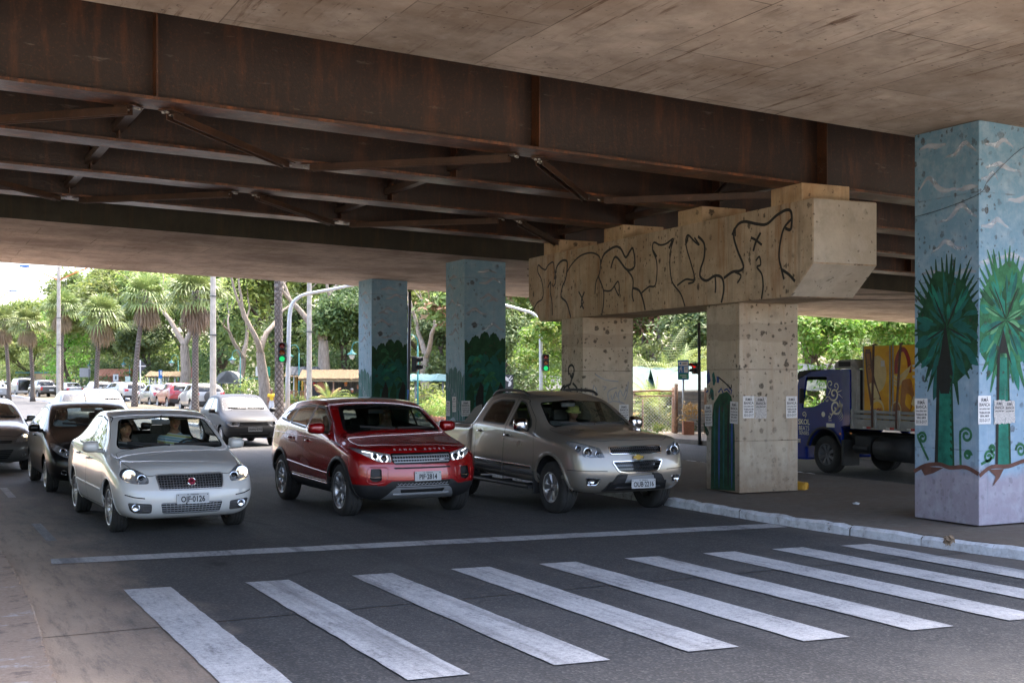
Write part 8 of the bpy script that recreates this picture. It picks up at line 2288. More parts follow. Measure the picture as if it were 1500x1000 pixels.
posts(s, (-.8, .2, .9), (-.8, .8), 2.0, .035, m_white); roof(s, 1.7, 1.6, 2.0, 2.5, m_signdark, .04, .15)
bm = NB(); box(bm, (0, -.6, .55), (1.7, .8, .08)); box(bm, (0, -.2, 1.0), (1.7, .4, .06)); obj('shelf', bm, m_wood, s)
s = mk(433, 77, 'yellow framed flower stall behind the green lit signal mast', 'market_stall', 'market stall'); posts(s, (-.5, 0, .5), (-.4, .4), 1.9, .06, m_yel); roof(s, 1.1, .9, 1.9, 2.2, m_thatch, .08, .1)
bm = NB(); box(bm, (0, -.3, .5), (1.1, .5, .9)); obj('counter', bm, m_terra, s)
s = mk(337, 88, 'white arched canopy with a teal roof behind it, above the slate grey car', 'market_stall', 'market stall')
bm = NB(); pts = [(.85*math.cos(R(180*i/14)), 1.55+.85*math.sin(R(180*i/14))*.9) for i in range(15)]+[(.85, 1.4), (-.85, 1.4)]
prism(bm, pts, -.8, .8, 0, Matrix(((1, 0, 0, 0), (0, 0, 1, 0), (0, 1, 0, 0), (0, 0, 0, 1)))); bmesh.ops.recalc_face_normals(bm, faces=bm.faces); obj('canopy', bm, m_canvas, s); posts(s, (-.8, .8), (-.7, .7), 1.5, .05, m_dkpost)
bm = NB(); box(bm, (1.5, .8, 1.75), (1.5, 1.4, .08)); obj('side_roof', bm, m_tealroof, s)
s = mk(250, 100, 'low stall with a brown roof and white posts above the red parked car', 'market_stall', 'market stall'); roof(s, 3.2, 2, 1.95, 2.35, m_thatch, .1, .2); posts(s, (-1.5, -.5, .6, 1.5), (-.9, .9), 1.95, .07, m_white)
s = mk(226, 103, 'pale wire enclosure with frames beside the silver parked car', 'enclosure', 'enclosure'); posts(s, (-1.2, -.4, .4, 1.2), (0,), 1.9, .05, m_white)
bm = NB()
for z in (.4, .9, 1.4, 1.9): tube(bm, [(-1.2, 0, z), (1.2, 0, z)], .02, 5)
for i in range(13): tube(bm, [(-1.2+.2*i, 0, .1), (-1.2+.2*i, 0, 1.9)], .012, 4)
obj('wire_panel', bm, m_white, s)
s = mk(170, 120, 'reddish brick kiosk under trees behind the white boards', 'kiosk', 'kiosk'); bm = NB(); box(bm, (0, 0, 1.0), (2.6, 2, 2.0)); obj('wall', bm, m_terra, s); roof(s, 2.6, 2, 2.0, 2.7, m_terra, .1, .3)
s = mk(74, 150, 'tan shop with a teal roof behind the dark pickup', 'shop', 'building'); bm = NB(); box(bm, (.6, 0, 1.15), (3.4, 4, 2.3)); obj('wall', bm, m_tan, s); bm = NB(); box(bm, (.8, -2.02, .7), (1.9, .06, .9)); obj('window', bm, m_gloss, s); bm = NB(); box(bm, (-1.0, .5, 2.45), (5.4, 4.4, .22)); obj('roof', bm, m_tealroof, s); bm = NB(); box(bm, (-2.3, .2, 1.0), (2.2, 3.4, 2.0)); obj('side_wall', bm, m_canvas, s)
s = mk(780, 62, 'low white roofed shelter behind the right signal mast', 'shelter', 'shelter'); roof(s, 5.2, 4, 1.25, 1.9, m_canvas, .06, .2); posts(s, (-2.5, 0, 2.5), (-1.9, 1.9), 1.3, .05, m_white)
s = mk(650, 58, 'stall with a teal roof and white posts between the far mural columns', 'market_stall', 'market stall'); roof(s, 2.8, 2, 1.7, 2.0, m_tealroof, .05, .2); posts(s, (-1.3, 0, 1.3), (-.9,), 1.7, .05, m_canvas)
# tarpaulin tents behind the fence
def tarp(u, Y, w, d, z0, z1, m, lab, rot=0):
 s = mk(u, Y, lab, 'tarpaulin_shelter', 'shelter', rot, 'tarpaulin shelters behind the fence'); bm = NB(); n = 14; rows = []
 for j in range(7):
  k = j/6; rows.append([bm.verts.new((-w/2+w*i/n, -d/2+d*k, z0+(z1-z0)*(1-abs(2*k-1))-.10*math.sin(PI*i/n)*math.sin(PI*k)+.03*math.sin(i*1.7+j))) for i in range(n+1)])
 for r0, r1 in zip(rows, rows[1:]):
  for i in range(n): f = bm.faces.new((r0[i], r0[i+1], r1[i+1], r1[i])); f.smooth = True
 obj('sheet', bm, m, s); posts(s, (-w/2+.1, w/2-.1), (-d/2+.1, d/2-.1), z0, .04, m_wood)
tarp(968, 46, 2.6, 3.4, 1.3, 2.3, m_tarp, 'dark green tarpaulin shelter behind the small yellow palm'); tarp(1012, 44.5, 3.0, 3.4, 1.35, 2.15, m_tarp2, 'pale green tarpaulin shelter right behind the pedestrian sign'); tarp(935, 52, 3.0, 3.0, 1.5, 2.3, m_canvas, 'white tarpaulin shelter left of the green one'); tarp(1180, 52, 5.0, 5.0, 1.3, 2.5, m_canvas, 'white tent seen through the cab window of the truck')
# wire fence with wooden posts
s = mk(955, 39.6, 'chicken wire fence on rough wooden posts across the far road', 'wire_fence', 'fence', R(4))
for i, (x, h, r) in enumerate(((-.80, 1.32, .05), (-.70, 1.35, .04), (.74, 1.5, .07), (-.30, 1.1, .03))): bm = NB(); tube(bm, [(x-.04*(i == 1), .02*i, -.1), (x+.06*(i == 0), .02*i, h)], [r*1.1, r*.9], 8); obj('post', bm, m_woodp if i != 3 else m_wood, s)
bm = NB(); tube(bm, [(-.95, -.02, 1.34), (.1, -.02, 1.40), (.92, -.02, 1.37)], .035, 7); obj('top_rail', bm, m_woodp, s)
bm = NB(); tube(bm, [(-.9, -.04, 1.20), (.9, -.04, 1.22)], .025, 7); obj('mid_rail', bm, m_woodp, s)
bm = NB()
for i in range(34):
 x = -1.9+.11*i
 for dx in (1.2, -1.2):
  p0, p1 = Vector((x, 0, 0)), Vector((x+dx, 0, 1.2))
  def clip(p, q, lo=-.84, hi=.80):
   t0, t1 = 0, 1; d = q.x-p.x
   a_, b_ = (lo-p.x)/d, (hi-p.x)/d; t0, t1 = max(0, min(a_, b_)), min(1, max(a_, b_)); return (p.lerp(q, t0), p.lerp(q, t1)) if t1 > t0 else None
  c_ = clip(p0, p1)
  if c_: tube(bm, list(c_), .004, 4, cap=False)
obj('wire_mesh', bm, m_galv, s)
s = mk(1013, 39.3, 'horizontal corrugated sheet fence right of the wire fence', 'sheet_fence', 'fence', R(4)); corr_panel(s, -.52, .8, 0, .02, 1.42, m_corr, 'sheet', True)
bm = NB(); tube(bm, [(-.54, -.05, 0), (-.52, -.05, 1.62)], [.07, .06], 8); obj('post', bm, m_wood, s); bm = NB(); tube(bm, [(.45, -.05, 0), (.45, -.05, 1.5)], .04, 8); obj('post', bm, m_wood, s)
s = mk(1008, 38.2, 'square clay planter with a red leaved plant in front of the corrugated fence', 'planter', 'planter'); bm = NB(); prism(bm, [(-.17, -.17), (.17, -.17), (.17, .17), (-.17, .17)], 0, .42); obj('pot', bm, m_terra, s)
V, F, MI = [], [], []; rk = random.Random(9)
for _ in range(5): leaf_cloud(V, F, MI, rk, Vector((rk.gauss(.1, .2), rk.gauss(0, .12), .45+.5*rk.random())), .25, 40, .14, 0, .9, .35)
link('plant', quads_mesh('plant', V, F, [L_CROT], MI), s)
# potted plants in front of the stalls
pot = NB(); lathe(pot, [(.001, 0), (.13, 0), (.19, .30), (.17, .30), (.12, .26)], 14); pm = bpy.data.meshes.new('pot'); pot.to_mesh(pot and pm); pot.free(); pm.materials.append(m_terra)
for i, (u, Y, lab) in enumerate([(500, 66, 'under the long thatched stall, left of another pot'), (512, 66.5, 'at the right end of the long thatched stall'), (474, 65, 'at the foot of the concrete pole'), (460, 66, 'left of the concrete pole'), (447, 67, 'in front of the white framed stall'), (638, 47, 'left of the right far mural column'), (647, 46, 'close against the right far mural column'), (628, 49, 'beside the teal lantern post'), (425, 70, 'beside the green lit signal mast')]):
 b, a = bY(u, Y); o = thing('potted_plant', 'green plant in a clay pot '+lab, 'potted plant', (b, a, .13), i, 'potted plants of the market'); link('pot', pm, o); c = link('plant', BU[(2, 0, 2)[i % 3]], o, (0, 0, .25)); c.scale = (.5, .5, .6)
# ================= far traffic and parked cars =================
SEDR = dict(HATCH); SEDR.update(xf=1.30, xr=-1.30, doors=[[(.92, .30), (.98, .62), (.93, .93), (.80, 1.14), (.36, 1.415), (-.10, 1.455), (-.22, 1.0), (-.21, .29)], [(-.225, .29), (-.235, 1.0), (-.115, 1.455), (-.55, 1.447), (-.90, 1.385), (-1.22, 1.14), (-1.20, .92), (-.96, .62), (-.93, .30)]], wins=[([(.70, 1.005), (.60, 1.12), (.26, 1.36), (-.10, 1.41), (-.165, 1.02)], 0), ([(-.255, 1.025), (-.19, 1.41), (-.53, 1.405), (-.80, 1.355), (-1.06, 1.12), (-1.02, 1.06)], 1)], ws=[(-.68, 1.045), (0, 1.035), (.68, 1.045), (.555, 1.375), (0, 1.41), (-.555, 1.375)], rw=[(-.62, 1.13), (.62, 1.13), (.52, 1.40), (-.52, 1.40)], wz=.98, tl=[(.52, .98), (.80, .98), (.80, .74), (.60, .76)], rpz=.66, ra=.35, bonnet=[(1.985, -.50), (2.04, 0), (1.985, .50), (1.86, .66), (1.5, .725), (1.12, .735), (1.13, -.735), (1.5, -.725), (1.86, -.66)])
SUVR = dict(HATCH); SUVR.update(xf=1.33, xr=-1.33, zc=.36, ra=.41, r=.35, yw=.93, doors=[[(1.00, .42), (1.03, .80), (1.00, 1.08), (.78, 1.28), (.30, 1.52), (-.12, 1.55), (-.18, 1.15), (-.17, .42)], [(-.182, .42), (-.192, 1.15), (-.135, 1.55), (-.62, 1.54), (-1.02, 1.49), (-1.10, 1.10), (-1.00, .80), (-.90, .42)]], wins=[([(.74, 1.165), (.62, 1.28), (.24, 1.49), (-.085, 1.505), (-.12, 1.20)], 0), ([(-.20, 1.205), (-.17, 1.505), (-.62, 1.495), (-.93, 1.455), (-.96, 1.26)], 1)], ws=[(-.70, 1.185), (0, 1.175), (.70, 1.185), (.60, 1.475), (0, 1.51), (-.60, 1.475)], rw=[(-.66, 1.16), (.66, 1.16), (.56, 1.48), (-.56, 1.48)], wz=1.1, tl=[(.58, 1.08), (.88, 1.12), (.88, .90), (.62, .94)], rbump=[(-.95, .2), (.95, .2), (.95, .62), (-.95, .62)], rpz=.86, mir=(.66, .93, 1.2), bonnet=None, dash=(.72, 1.09, .76), seat=(-.18, .56), ws_top=(.36, 1.44), wip=[((.60, 1.205), (.05, 1.21)), ((0, 1.20), (-.5, 1.235))], xrw=-1.2)
SUVR.pop('bonnet')
PICR = dict(SUVR); PICR.update(xf=1.55, xr=-1.55, zc=.385, ra=.45, r=.37, doors=[[(1.06, .50), (1.08, .80), (1.03, 1.12), (.85, 1.34), (.42, 1.62), (.16, 1.655), (.10, 1.25), (.10, .50)], [(.088, .50), (.088, 1.25), (.148, 1.655), (-.40, 1.655), (-.76, 1.60), (-.90, 1.25), (-.90, .52)]], wins=[([(.84, 1.205), (.76, 1.30), (.42, 1.545), (.24, 1.585), (.185, 1.225)], 0), ([(.02, 1.235), (.06, 1.585), (-.42, 1.585), (-.66, 1.53), (-.74, 1.29), (-.70, 1.26)], 1)], ws=[(-.68, 1.235), (0, 1.225), (.68, 1.235), (.56, 1.555), (0, 1.595), (-.56, 1.555)], rw=[(-.62, 1.27), (.62, 1.27), (.54, 1.58), (-.54, 1.58)], tl=[(.76, 1.10), (.95, 1.10), (.95, .78), (.78, .80)], wz=1.16, mir=(.80, .91, 1.245), dash=(.78, 1.15, .74), seat=(-.02, .66), ws_top=(.46, 1.53), wip=[((.60, 1.255), (.04, 1.265)), ((0, 1.25), (-.52, 1.28))], xrw=-.9, tx=-2.4, hx=1.6, rpz=.80, aer=[(.15, -.1, 1.735), (-.12, -.1, 1.85)])
VANR = dict(HATCH); VANR.update(xf=1.30, xr=-1.35, zc=.33, ra=.37, r=.32, yw=.86, doors=[[(1.1, .32), (1.15, .8), (1.05, 1.2), (.62, 1.70), (.15, 1.75), (.10, 1.1), (.10, .32)], [(.08, .32), (.08, 1.72), (-.95, 1.75), (-.95, .32)]], wins=[([(.92, 1.14), (.55, 1.62), (.20, 1.65), (.17, 1.14)], 0)], ws=[(-.66, 1.22), (.66, 1.22), (.58, 1.70), (-.58, 1.70)], rw=[(-.70, .62), (.70, .62), (.66, 1.74), (-.66, 1.74)], wz=1.15, tl=[(.74, 1.6), (.86, 1.6), (.86, 1.2), (.74, 1.2)], rpz=.48, mir=(.98, .87, 1.2), dash=(1.0, 1.12, .7), seat=(.3, .55), ws_top=(.85, 1.66), wip=[((.60, 1.25), (.05, 1.26)), ((0, 1.25), (-.5, 1.28))], xrw=-1.9, handles=[(.2, 1.0), (-.8, 1.0)], aer=[(.3, 0, 1.88), (.1, 0, 2.05)], rwglass=m_gloss)
VANR.pop('bonnet')
for d_ in (SEDR, SUVR, PICR, VANR): d_['plate'] = None
P_ = lambda n, c, m=.3: carpaint(n, c, m, .34, dust=.06)
UP = PI/2
def at_road(u, v): q = gpt(u, v); return (q.x, q.y, 0)
RED = P_('bright_red_paint', (.28, .010, .010), .1); WHT = P_('white_paint_car', (.34, .34, .335), 0); SLV = P_('silver_paint', (.20, .20, .205), .4); BLU = P_('grey_blue_paint', (.035, .05, .065), .2); DKG = P_('charcoal_paint', (.05, .055, .06), .4); LBL = P_('pale_blue_silver_paint', (.10, .12, .14), .3)
PGRP = 'cars on the far carriageway'
ecos = plain_car('compact_suv', 'white compact car with a spare wheel cover, rear view, behind the tall grey pole', 'car', EVO_ST, SUVR, WHT, (0, 0, 0), UP, 2, PGRP).root
sed = plain_car('saloon', 'silver saloon parked facing away, left of the red car', 'car', LIN_ST, SEDR, SLV, (0, 0, 0), UP, 2, PGRP).root
pic = plain_car('pickup', 'charcoal pickup driving away beside the concrete lamp post', 'pickup', S10_ST, PICR, DKG, (0, 0, 0), UP, 2, PGRP).root
van = plain_car('van', 'white van with its dark back open, rear view, between two palms', 'van', VAN_ST, VANR, WHT, (0, 0, 0), UP, 2, PGRP).root
def repaint(o, m):
 for c in list(o.children)+[g for ch in o.children for g in ch.children]:
  if c.type == 'MESH':
   for sl in c.material_slots:
    if sl.material in (SLV, WHT, DKG): sl.link = 'OBJECT'; sl.material = m
def place(src, first, u, v, rz, lab, m=None, dy=2.0):
 b, a, _ = at_road(u, v);
 if first: o = src; o.location = (b, a+dy, 0); o.rotation_euler.z = rz; o['label'] = lab
 else: o = dup(src, (b, a+dy, 0), rz, lab)
 if m: repaint(o, m)
 return o
place(ecos, True, 306, 603, UP+.02, 'white compact off-roader with spare wheel on its back, beside the tall grey pole')
bm = NB(); lathe(bm, [(.001, .14), (.28, .13), (.34, .08), (.35, .0), (.30, -.02)], 24, 'X', Matrix.Translation((-2.16, 0, .85)) @ Matrix.Rotation(PI, 4, 'Z')); obj('spare_wheel_cover', bm, WHT, ecos, smooth=True)
place(sed, True, 238, 595.5, UP+.08, 'silver saloon parked facing away, right of the motorcycle')
dup_red = place(ecos, False, 268, 598, UP+.04, 'bright red compact car parked facing away beside the silver saloon', RED)
for c in list(dup_red.children):
 if c.name.startswith('spare_wheel'): bpy.data.objects.remove(c)
k = place(ecos, False, 198, 591, UP+.05, 'white off-roader parked beyond the diamond sign, rear view', WHT); k2 = place(ecos, False, 184, 590.5, UP+.25, 'white off-roader showing its red tail lamp, left of the broad palm trunk', WHT)
for o_ in (k, k2):
 for c in list(o_.children):
  if c.name.startswith('spare_wheel') and o_ is k2: bpy.data.objects.remove(c)
place(sed, False, 170, 586, UP+.1, 'grey blue saloon parked further off behind the pale car roofs', BLU)
place(ecos, False, 149, 586, UP+.1, 'white off-roader parked near the pale hoarding', WHT)
place(sed, False, 106, 583, UP+.12, 'old white saloon, rear view, right of the concrete lamp post', WHT)
place(pic, True, 67, 583.5, UP+.14, 'charcoal pickup driving away just left of the concrete lamp post')
place(van, True, 33, 580, UP+.12, 'white van with its dark back open between the two leftmost palms')
place(sed, False, 8, 577, UP+.1, 'white saloon far down the street at the left edge', WHT); place(ecos, False, 54, 578, UP+.1, 'silver off-roader further on beyond the white van', SLV)
place(sed, False, -4, 583, UP+.1, 'white saloon cut by the left edge of the picture', WHT)
# queue behind the black hatchback, facing us
place(sed, False, 158, 627, -UP, 'pale blue silver saloon roof seen over the black hatchback', LBL, 2.0); place(sed, False, 128, 640, -UP, 'grey blue saloon just behind the black hatchback, only its roof in view', BLU, 2.0)
# motorcycle
b, a, _ = at_road(209, 594); o = thing('motorcycle', 'dark motorcycle with a red tail parked between the white off-roader and the silver saloon', 'motorcycle', (b, a, 0), UP+.5)
for x in (.62, -.62):
 bm = NB(); lathe(bm, [(.22, -.04), (.29, -.05), (.31, 0), (.29, .05), (.22, .04)], 20, 'Y', Matrix.Translation((x, 0, .31)), close=True); w_ = obj('wheel', bm, m_tyre, o)
 bm = NB()
 for i in range(6): tube(bm, [(x, 0, .31), (x+.22*math.cos(i*PI/3), 0, .31+.22*math.sin(i*PI/3))], .012, 5)
 obj('rim', bm, m_alloy, w_)
bm = NB(); ball(bm, (.15, 0, .82), .2, 14, s=(1.3, .7, .7)); obj('tank', bm, RED, o, smooth='all'); bm = NB(); box(bm, (-.38, 0, .80), (.75, .26, .12), bevel=.05); obj('seat', bm, m_black, o); bm = NB(); box(bm, (0, 0, .48), (.5, .28, .36), bevel=.06); tube(bm, [(-.1, .14, .35), (-.8, .16, .42)], .045, 8); obj('engine', bm, m_disc, o)
bm = NB(); tube(bm, [(.62, .07, .31), (.42, .07, .95)], .025, 6); tube(bm, [(.62, -.07, .31), (.42, -.07, .95)], .025, 6); tube(bm, [(.36, -.36, 1.05), (.44, 0, .98), (.36, .36, 1.05)], .018, 6); obj('handlebar', bm, m_galv, o); bm = NB(); box(bm, (-.80, 0, .82), (.08, .16, .08), bevel=.02); obj('tail_light', bm, m_redlens, o); bm = NB(); ball(bm, (.52, 0, .9), .09, 12); obj('headlight', bm, m_refl, o, smooth='all')
# small things by the kerb
bm = NB(); prism(bm, rpoly([(-.09, -.15), (.10, -.15), (.06, .14), (-.06, .15)], .03), 0, .13); bmesh.ops.bevel(bm, geom=list(bm.edges), offset=.03, segments=2, affect='EDGES'); q = gpt(1176, 718, .13)
tag(obj('kerb_block', bm, m_yel, loc=(q.x+.05, q.y+.20, .13), rot=(R(6), 0, .5)), 'yellow painted block lying behind the pier column', 'kerb stone')
bm = NB(); rk = random.Random(2)
V, F, MI = [], [], []
leaf_cloud(V, F, MI, rk, Vector((0, 0, .05)), .055, 46, .06, 0, .8, .6)
q = gpt(1389, 797, .13); tag(link('leaf_clump', quads_mesh('leaf_clump', V, F, [L_DEAD], MI), loc=(q.x, q.y, .14)), 'small heap of dry brown leaves on the white kerb', 'leaf litter')
for i, (u, v, z_, c, lab) in enumerate([(1042, 677, .13, (.5, .45, .40), 'pale crumpled scrap lying between pickup and pier'), (992, 739, .0, (.5, .03, .05), 'red scrap of litter in the gutter by the pickup'), (1254, 738, .13, (.6, .6, .6), 'white scrap of paper on the pavement behind the kerb')]):
 q = gpt(u, v, z_); bm = NB(); bmesh.ops.create_icosphere(bm, subdivisions=2, radius=.055)
 for vv in bm.verts: vv.co *= .6+.7*rk.random(); vv.co.z = max(0, vv.co.z*.5)
 tag(obj('litter', bm, mat('litter_%d' % i, c, .8), loc=(q.x, q.y, z_)), lab, 'litter')
# ================= blue delivery truck =================
m_tblue = carpaint('truck_blue_paint', (.002, .020, .22), .0, .25, coat=.2, dust=.0, zd=.02); m_decal = mat('silver_decal', (.66, .64, .55), .4, .2, 0)
m_bedgrey = mat('truck_bed_grey', (.33, .33, .31), .6, .1, .15, 8); m_chass = mat('chassis_black', (.02, .02, .02), .7, 0, .2, 10); m_redr = mat('reflector_red', (.55, .02, .03), .3, 0, 0); m_strap = mat('load_strap', (.10, .05, .035), .8, 0, .1)
TB, TA, TW = 16.85, 18.9, 1.86
T = thing('delivery_truck', 'blue delivery truck with silver swirls and a grey drop side bed behind the pier', 'truck', (TB, TA, 0), PI/2)
# local: x forward, y to the left; the side towards the street lies at y = 0, the far side at y = -TW
def side(pts, y0, y1, m, name, hole=None, parent=T, bev=0):
 bm = NB(); loops = [[Vector((x, z, 0)) for x, z in pts]]+([[Vector((x, z, 0)) for x, z in hole]] if hole else [])
 flatl = [p for l in loops for p in l]
 va = [bm.verts.new((p.x, y0, p.y)) for p in flatl]; vb = [bm.verts.new((p.x, y1, p.y)) for p in flatl]
 for t_ in tessellate_polygon(loops):
  for vv in (va, vb):
   try: bm.faces.new([vv[i] for i in t_])
   except ValueError: pass
 k = 0
 for l in loops:
  n = len(l)
  for i in range(n): j = (i+1) % n; bm.faces.new((va[k+i], va[k+j], vb[k+j], vb[k+i]))
  k += n
 bmesh.ops.recalc_face_normals(bm, faces=bm.faces)
 return obj(name, bm, m, parent)
arc = [(.03+.50*math.cos(R(a)), .40+.50*math.sin(R(a))) for a in range(160, 19, -10)]
cabp = rpoly([(.98, .52), (1.02, 1.25), (.82, 1.96), (.72, 2.05), (-.05, 2.12), (-.68, 2.12), (-.70, 2.05), (-.70, 1.0), (-.50, .98)], .06, 4)[5:]+[(-.48, .80)]+arc+[(.52, .52), (.95, .50)]
winp = rpoly([(.74, 1.31), (.60, 1.97), (-.03, 1.97), (.0, 1.55), (.10, 1.44), (.38, 1.34)], .04, 4)
cabs = [side(cabp, y-(.05 if y == 0 else -.05), y, m_tblue, 'cab_side', winp) for y in (0, -TW)]
for c, y in zip(cabs, (-.03, -TW+.03)): bm = NB(); flat(bm, [(x, y, z) for x, z in winp]); obj('window', bm, m_glass, c)
bm = NB(); prev = None
for x, z in [(1.02, 1.25), (.82, 1.96), (.72, 2.05), (-.05, 2.12), (-.68, 2.12)]:
 v = [bm.verts.new((x, y, z-.004)) for y in (-.03, -TW+.03)]
 if prev and x < .83 and z > 1.97: bm.faces.new((prev[0], v[0], v[1], prev[1]))
 prev = v
obj('cab_roof', bm, m_tblue, T)
bm = NB(); flat(bm, [(1.01, -.04, 1.28), (.83, -.04, 1.95), (.83, -TW+.04, 1.95), (1.01, -TW+.04, 1.28)]); obj('windscreen', bm, m_glass, T)
bm = NB(); box(bm, (.985, -TW/2, .90), (.05, TW-.10, .74)); obj('cab_front', bm, m_tblue, T)
bm = NB(); box(bm, (-.67, -TW/2, 1.55), (.04, TW-.11, 1.1)); obj('cab_back', bm, m_dash, T)
bm = NB(); box(bm, (.1, -TW/2, 1.0), (1.5, TW-.12, .05)); box(bm, (.75, -TW/2, 1.18), (.35, TW-.12, .30), bevel=.05); obj('cab_floor', bm, m_dash, T)
for y in (-.45, -TW+.45): bm = NB(); box(bm, (-.25, y, 1.12), (.45, .45, .16), bevel=.05); box(bm, (-.46, y, 1.42), (.14, .45, .55), bevel=.05); obj('seat', bm, m_cloth, T)
bm = NB(); tube(bm, [Vector((.40+.06*math.sin(a), -.45+.20*math.cos(a), 1.36+.18*math.sin(a))) for a in [2*PI*i/20 for i in range(21)]], .016, 6); obj('steering_wheel', bm, m_dash, T)
bm = NB(); prism(bm, [(.86, 1.92), (.93, 1.90), (.80, 2.08), (.45, 2.12), (.42, 2.09)], -TW-.02, .02, 0, Matrix(((1, 0, 0, 0), (0, 0, 1, 0), (0, 1, 0, 0), (0, 0, 0, 1)))); obj('sun_visor', bm, m_chass, T)
bm = NB(); prism(bm, rpoly([(-.12, 2.135), (-.14, 2.24), (-.26, 2.31), (-.70, 2.32), (-.72, 2.135)], .04), -TW+.12, -.12, 0, Matrix(((1, 0, 0, 0), (0, 0, 1, 0), (0, 1, 0, 0), (0, 0, 0, 1)))); bmesh.ops.recalc_face_normals(bm, faces=bm.faces); d_ = obj('roof_deflector', bm, m_bedgrey, T)
bm = NB(); box(bm, (-.42, -.115, 2.225), (.34, .02, .10), bevel=.01); obj('vent', bm, m_chass, d_)
bm = NB(); prism(bm, [(-.725, 1.05), (-.86, 1.05), (-.86, 2.10), (-.70, 2.25), (-.72, 2.0)], -.12, -.02, 0, Matrix(((1, 0, 0, 0), (0, 0, 1, 0), (0, 1, 0, 0), (0, 0, 0, 1)))); bmesh.ops.recalc_face_normals(bm, faces=bm.faces); obj('wind_fairing', bm, m_bedgrey, T)
bm = NB(); tube(bm, [(.72, .03, 1.42), (.62, .10, 1.44), (.62, .10, 1.70), (.74, .03, 1.72)], .012, 6); box(bm, (.60, .12, 1.57), (.05, .10, .30), bevel=.02); obj('side_mirror', bm, m_chass, T)
bm = NB(); box(bm, (.80, -TW/2, .40), (.36, TW-.02, .34), bevel=.05); obj('bumper', bm, m_tblue, T); bm = NB(); box(bm, (.86, -.012, .62), (.20, .05, .10), bevel=.02); obj('headlight', bm, m_refl, T)
bm = NB();
for a0, a1, r in ((15, 168, .505),):
 pts = [Vector((.03+r*math.cos(R(a)), .0, .40+r*math.sin(R(a)))) for a in range(a0, a1, 9)]
 for p, q in zip(pts, pts[1:]): quad(bm, [p+Vector((0, .03, 0)), q+Vector((0, .03, 0)), q+Vector((0, -.35, 0)), p+Vector((0, -.35, 0))]); quad(bm, [p+Vector((0, .03, 0)), q+Vector((0, .03, 0)), q*1.0+(q-Vector((.03, 0, .40)))*.09+Vector((0, .03, 0)), p+(p-Vector((.03, 0, .40)))*.09+Vector((0, .03, 0))])
box(bm, (-.52, -.18, .44), (.06, .42, .52)); obj('mudguard', bm, m_chass, T)
ty, ri = wheel_meshes(.385, .26, .22, 'cap', 8, m_grey_pl, m_disc)
for x, y, s in ((.03, -.16, 1), (.03, -TW+.16, -1), (-2.95, -.16, 1), (-2.95, -TW+.16, -1)):
 w_ = bpy.data.objects.new('wheel', None); COL.objects.link(w_); w_.parent = T; w_.location = (x, y, .38); w_.rotation_euler = (0, .4, 0 if s > 0 else PI); link('tyre', ty, w_); link('rim', ri, w_)
bm = NB()
for y in (-.55, -TW+.55): box(bm, (-1.6, y, .72), (4.6, .09, .20))
box(bm, (-.95, -.30, .62), (.42, .42, .36), bevel=.03); lathe(bm, [(.001, -2.15), (.24, -2.15), (.24, -1.25), (.001, -1.25)], 20, 'X', Matrix.Translation((0, -.30, .56))); lathe(bm, [(.07, -1.14), (.07, -.74)], 12, 'X', Matrix.Translation((0, -.10, .55))); obj('chassis', bm, m_chass, T)
for x, z in ((-.42, .82), (-.72, .84)): bm = NB(); ball(bm, (x, -.005, z), .03, 10, s=(1, .5, .8)); obj('marker_light', bm, m_amber, T)
# drop side bed
bm = NB(); box(bm, (-2.6, -TW/2, .99), (3.75, TW+.02, .10)); bd = obj('bed', bm, m_bedgrey, T)
for y in (.01, -TW-.01):
 bm = NB();
 for z, h in ((1.07, .13), (1.19, .08), (1.28, .06)): box(bm, (-2.6, y, z), (3.72, .03, h), bevel=.006)
 for x in [-.80-.62*i for i in range(7)]: box(bm, (x, y*1.0+(.02 if y > 0 else -.02), 1.15), (.06, .03, .36), bevel=.006)
 obj('drop_side', bm, m_bedgrey, bd)
bm = NB()
for x in (-1.24, -1.86, -2.4): box(bm, (x, .022, .975), (.10, .012, .035), mi=1); box(bm, (x+.11, .022, .975), (.09, .012, .035), mi=0)
obj('reflector_strip', bm, [m_white, m_redr], bd)
# silver decals on the cab
DF = Face((0, .004, 0), (1, 0, 0), (0, 1, 0)); DF.at = lambda s, z, lift: Vector((s, .002+lift, z))
bm = NB()
def spiral(cx, cz, r, turns, a0, flip=1, w=.03, tail=None):
 pts = [(cx+flip*r*(1-.86*t_)*math.cos(a0+turns*2*PI*t_), cz+r*(1-.86*t_)*math.sin(a0+turns*2*PI*t_)) for t_ in [i/26 for i in range(27)]]
 DF.stroke(bm, ([tail] if tail else [])+pts, w, 0, .003, 2)
spiral(-.24, 1.62, .15, 1.3, R(200), -1, .035); spiral(-.30, 1.36, .17, 1.5, R(160), 1, .04, (-.16, 1.18)); spiral(-.14, 1.82, .10, 1.1, R(260), 1, .02, (-.08, 1.60)); spiral(-.30, 1.78, .09, 1.1, R(250), -1, .022); spiral(-.05, 1.50, .075, 1.0, R(20), -1, .02, (-.18, 1.50)); spiral(-.12, 1.16, .06, 1.0, R(90), 1, .02)
for k in range(4): DF.stroke(bm, [(-.40, 1.50-.02*k), (-.46-.015*k, 1.32-.05*k), (-.34-.02*k, 1.16-.03*k)], .016, 0, .003, 4, taper=2)
DF.stroke(bm, [(-.38, 1.62), (-.50, 1.54)], .02, 0, .003, 3, taper=1); DF.stroke(bm, [(-.36, 1.66), (-.48, 1.70)], .018, 0, .003, 3, taper=1)
lathe(bm, [(.055, .006), (.001, .006)], 18, 'Y', Matrix.Translation((.07, 0, 1.20))); spiral(.66, 1.18, .07, 1.2, R(-60), -1, .02)
obj('decal', bm, m_decal, cabs[0]); bm = NB()
TM = lambda x, z: frame_m((x, .007, z), (-1, 0, 0), (0, 1, 0))
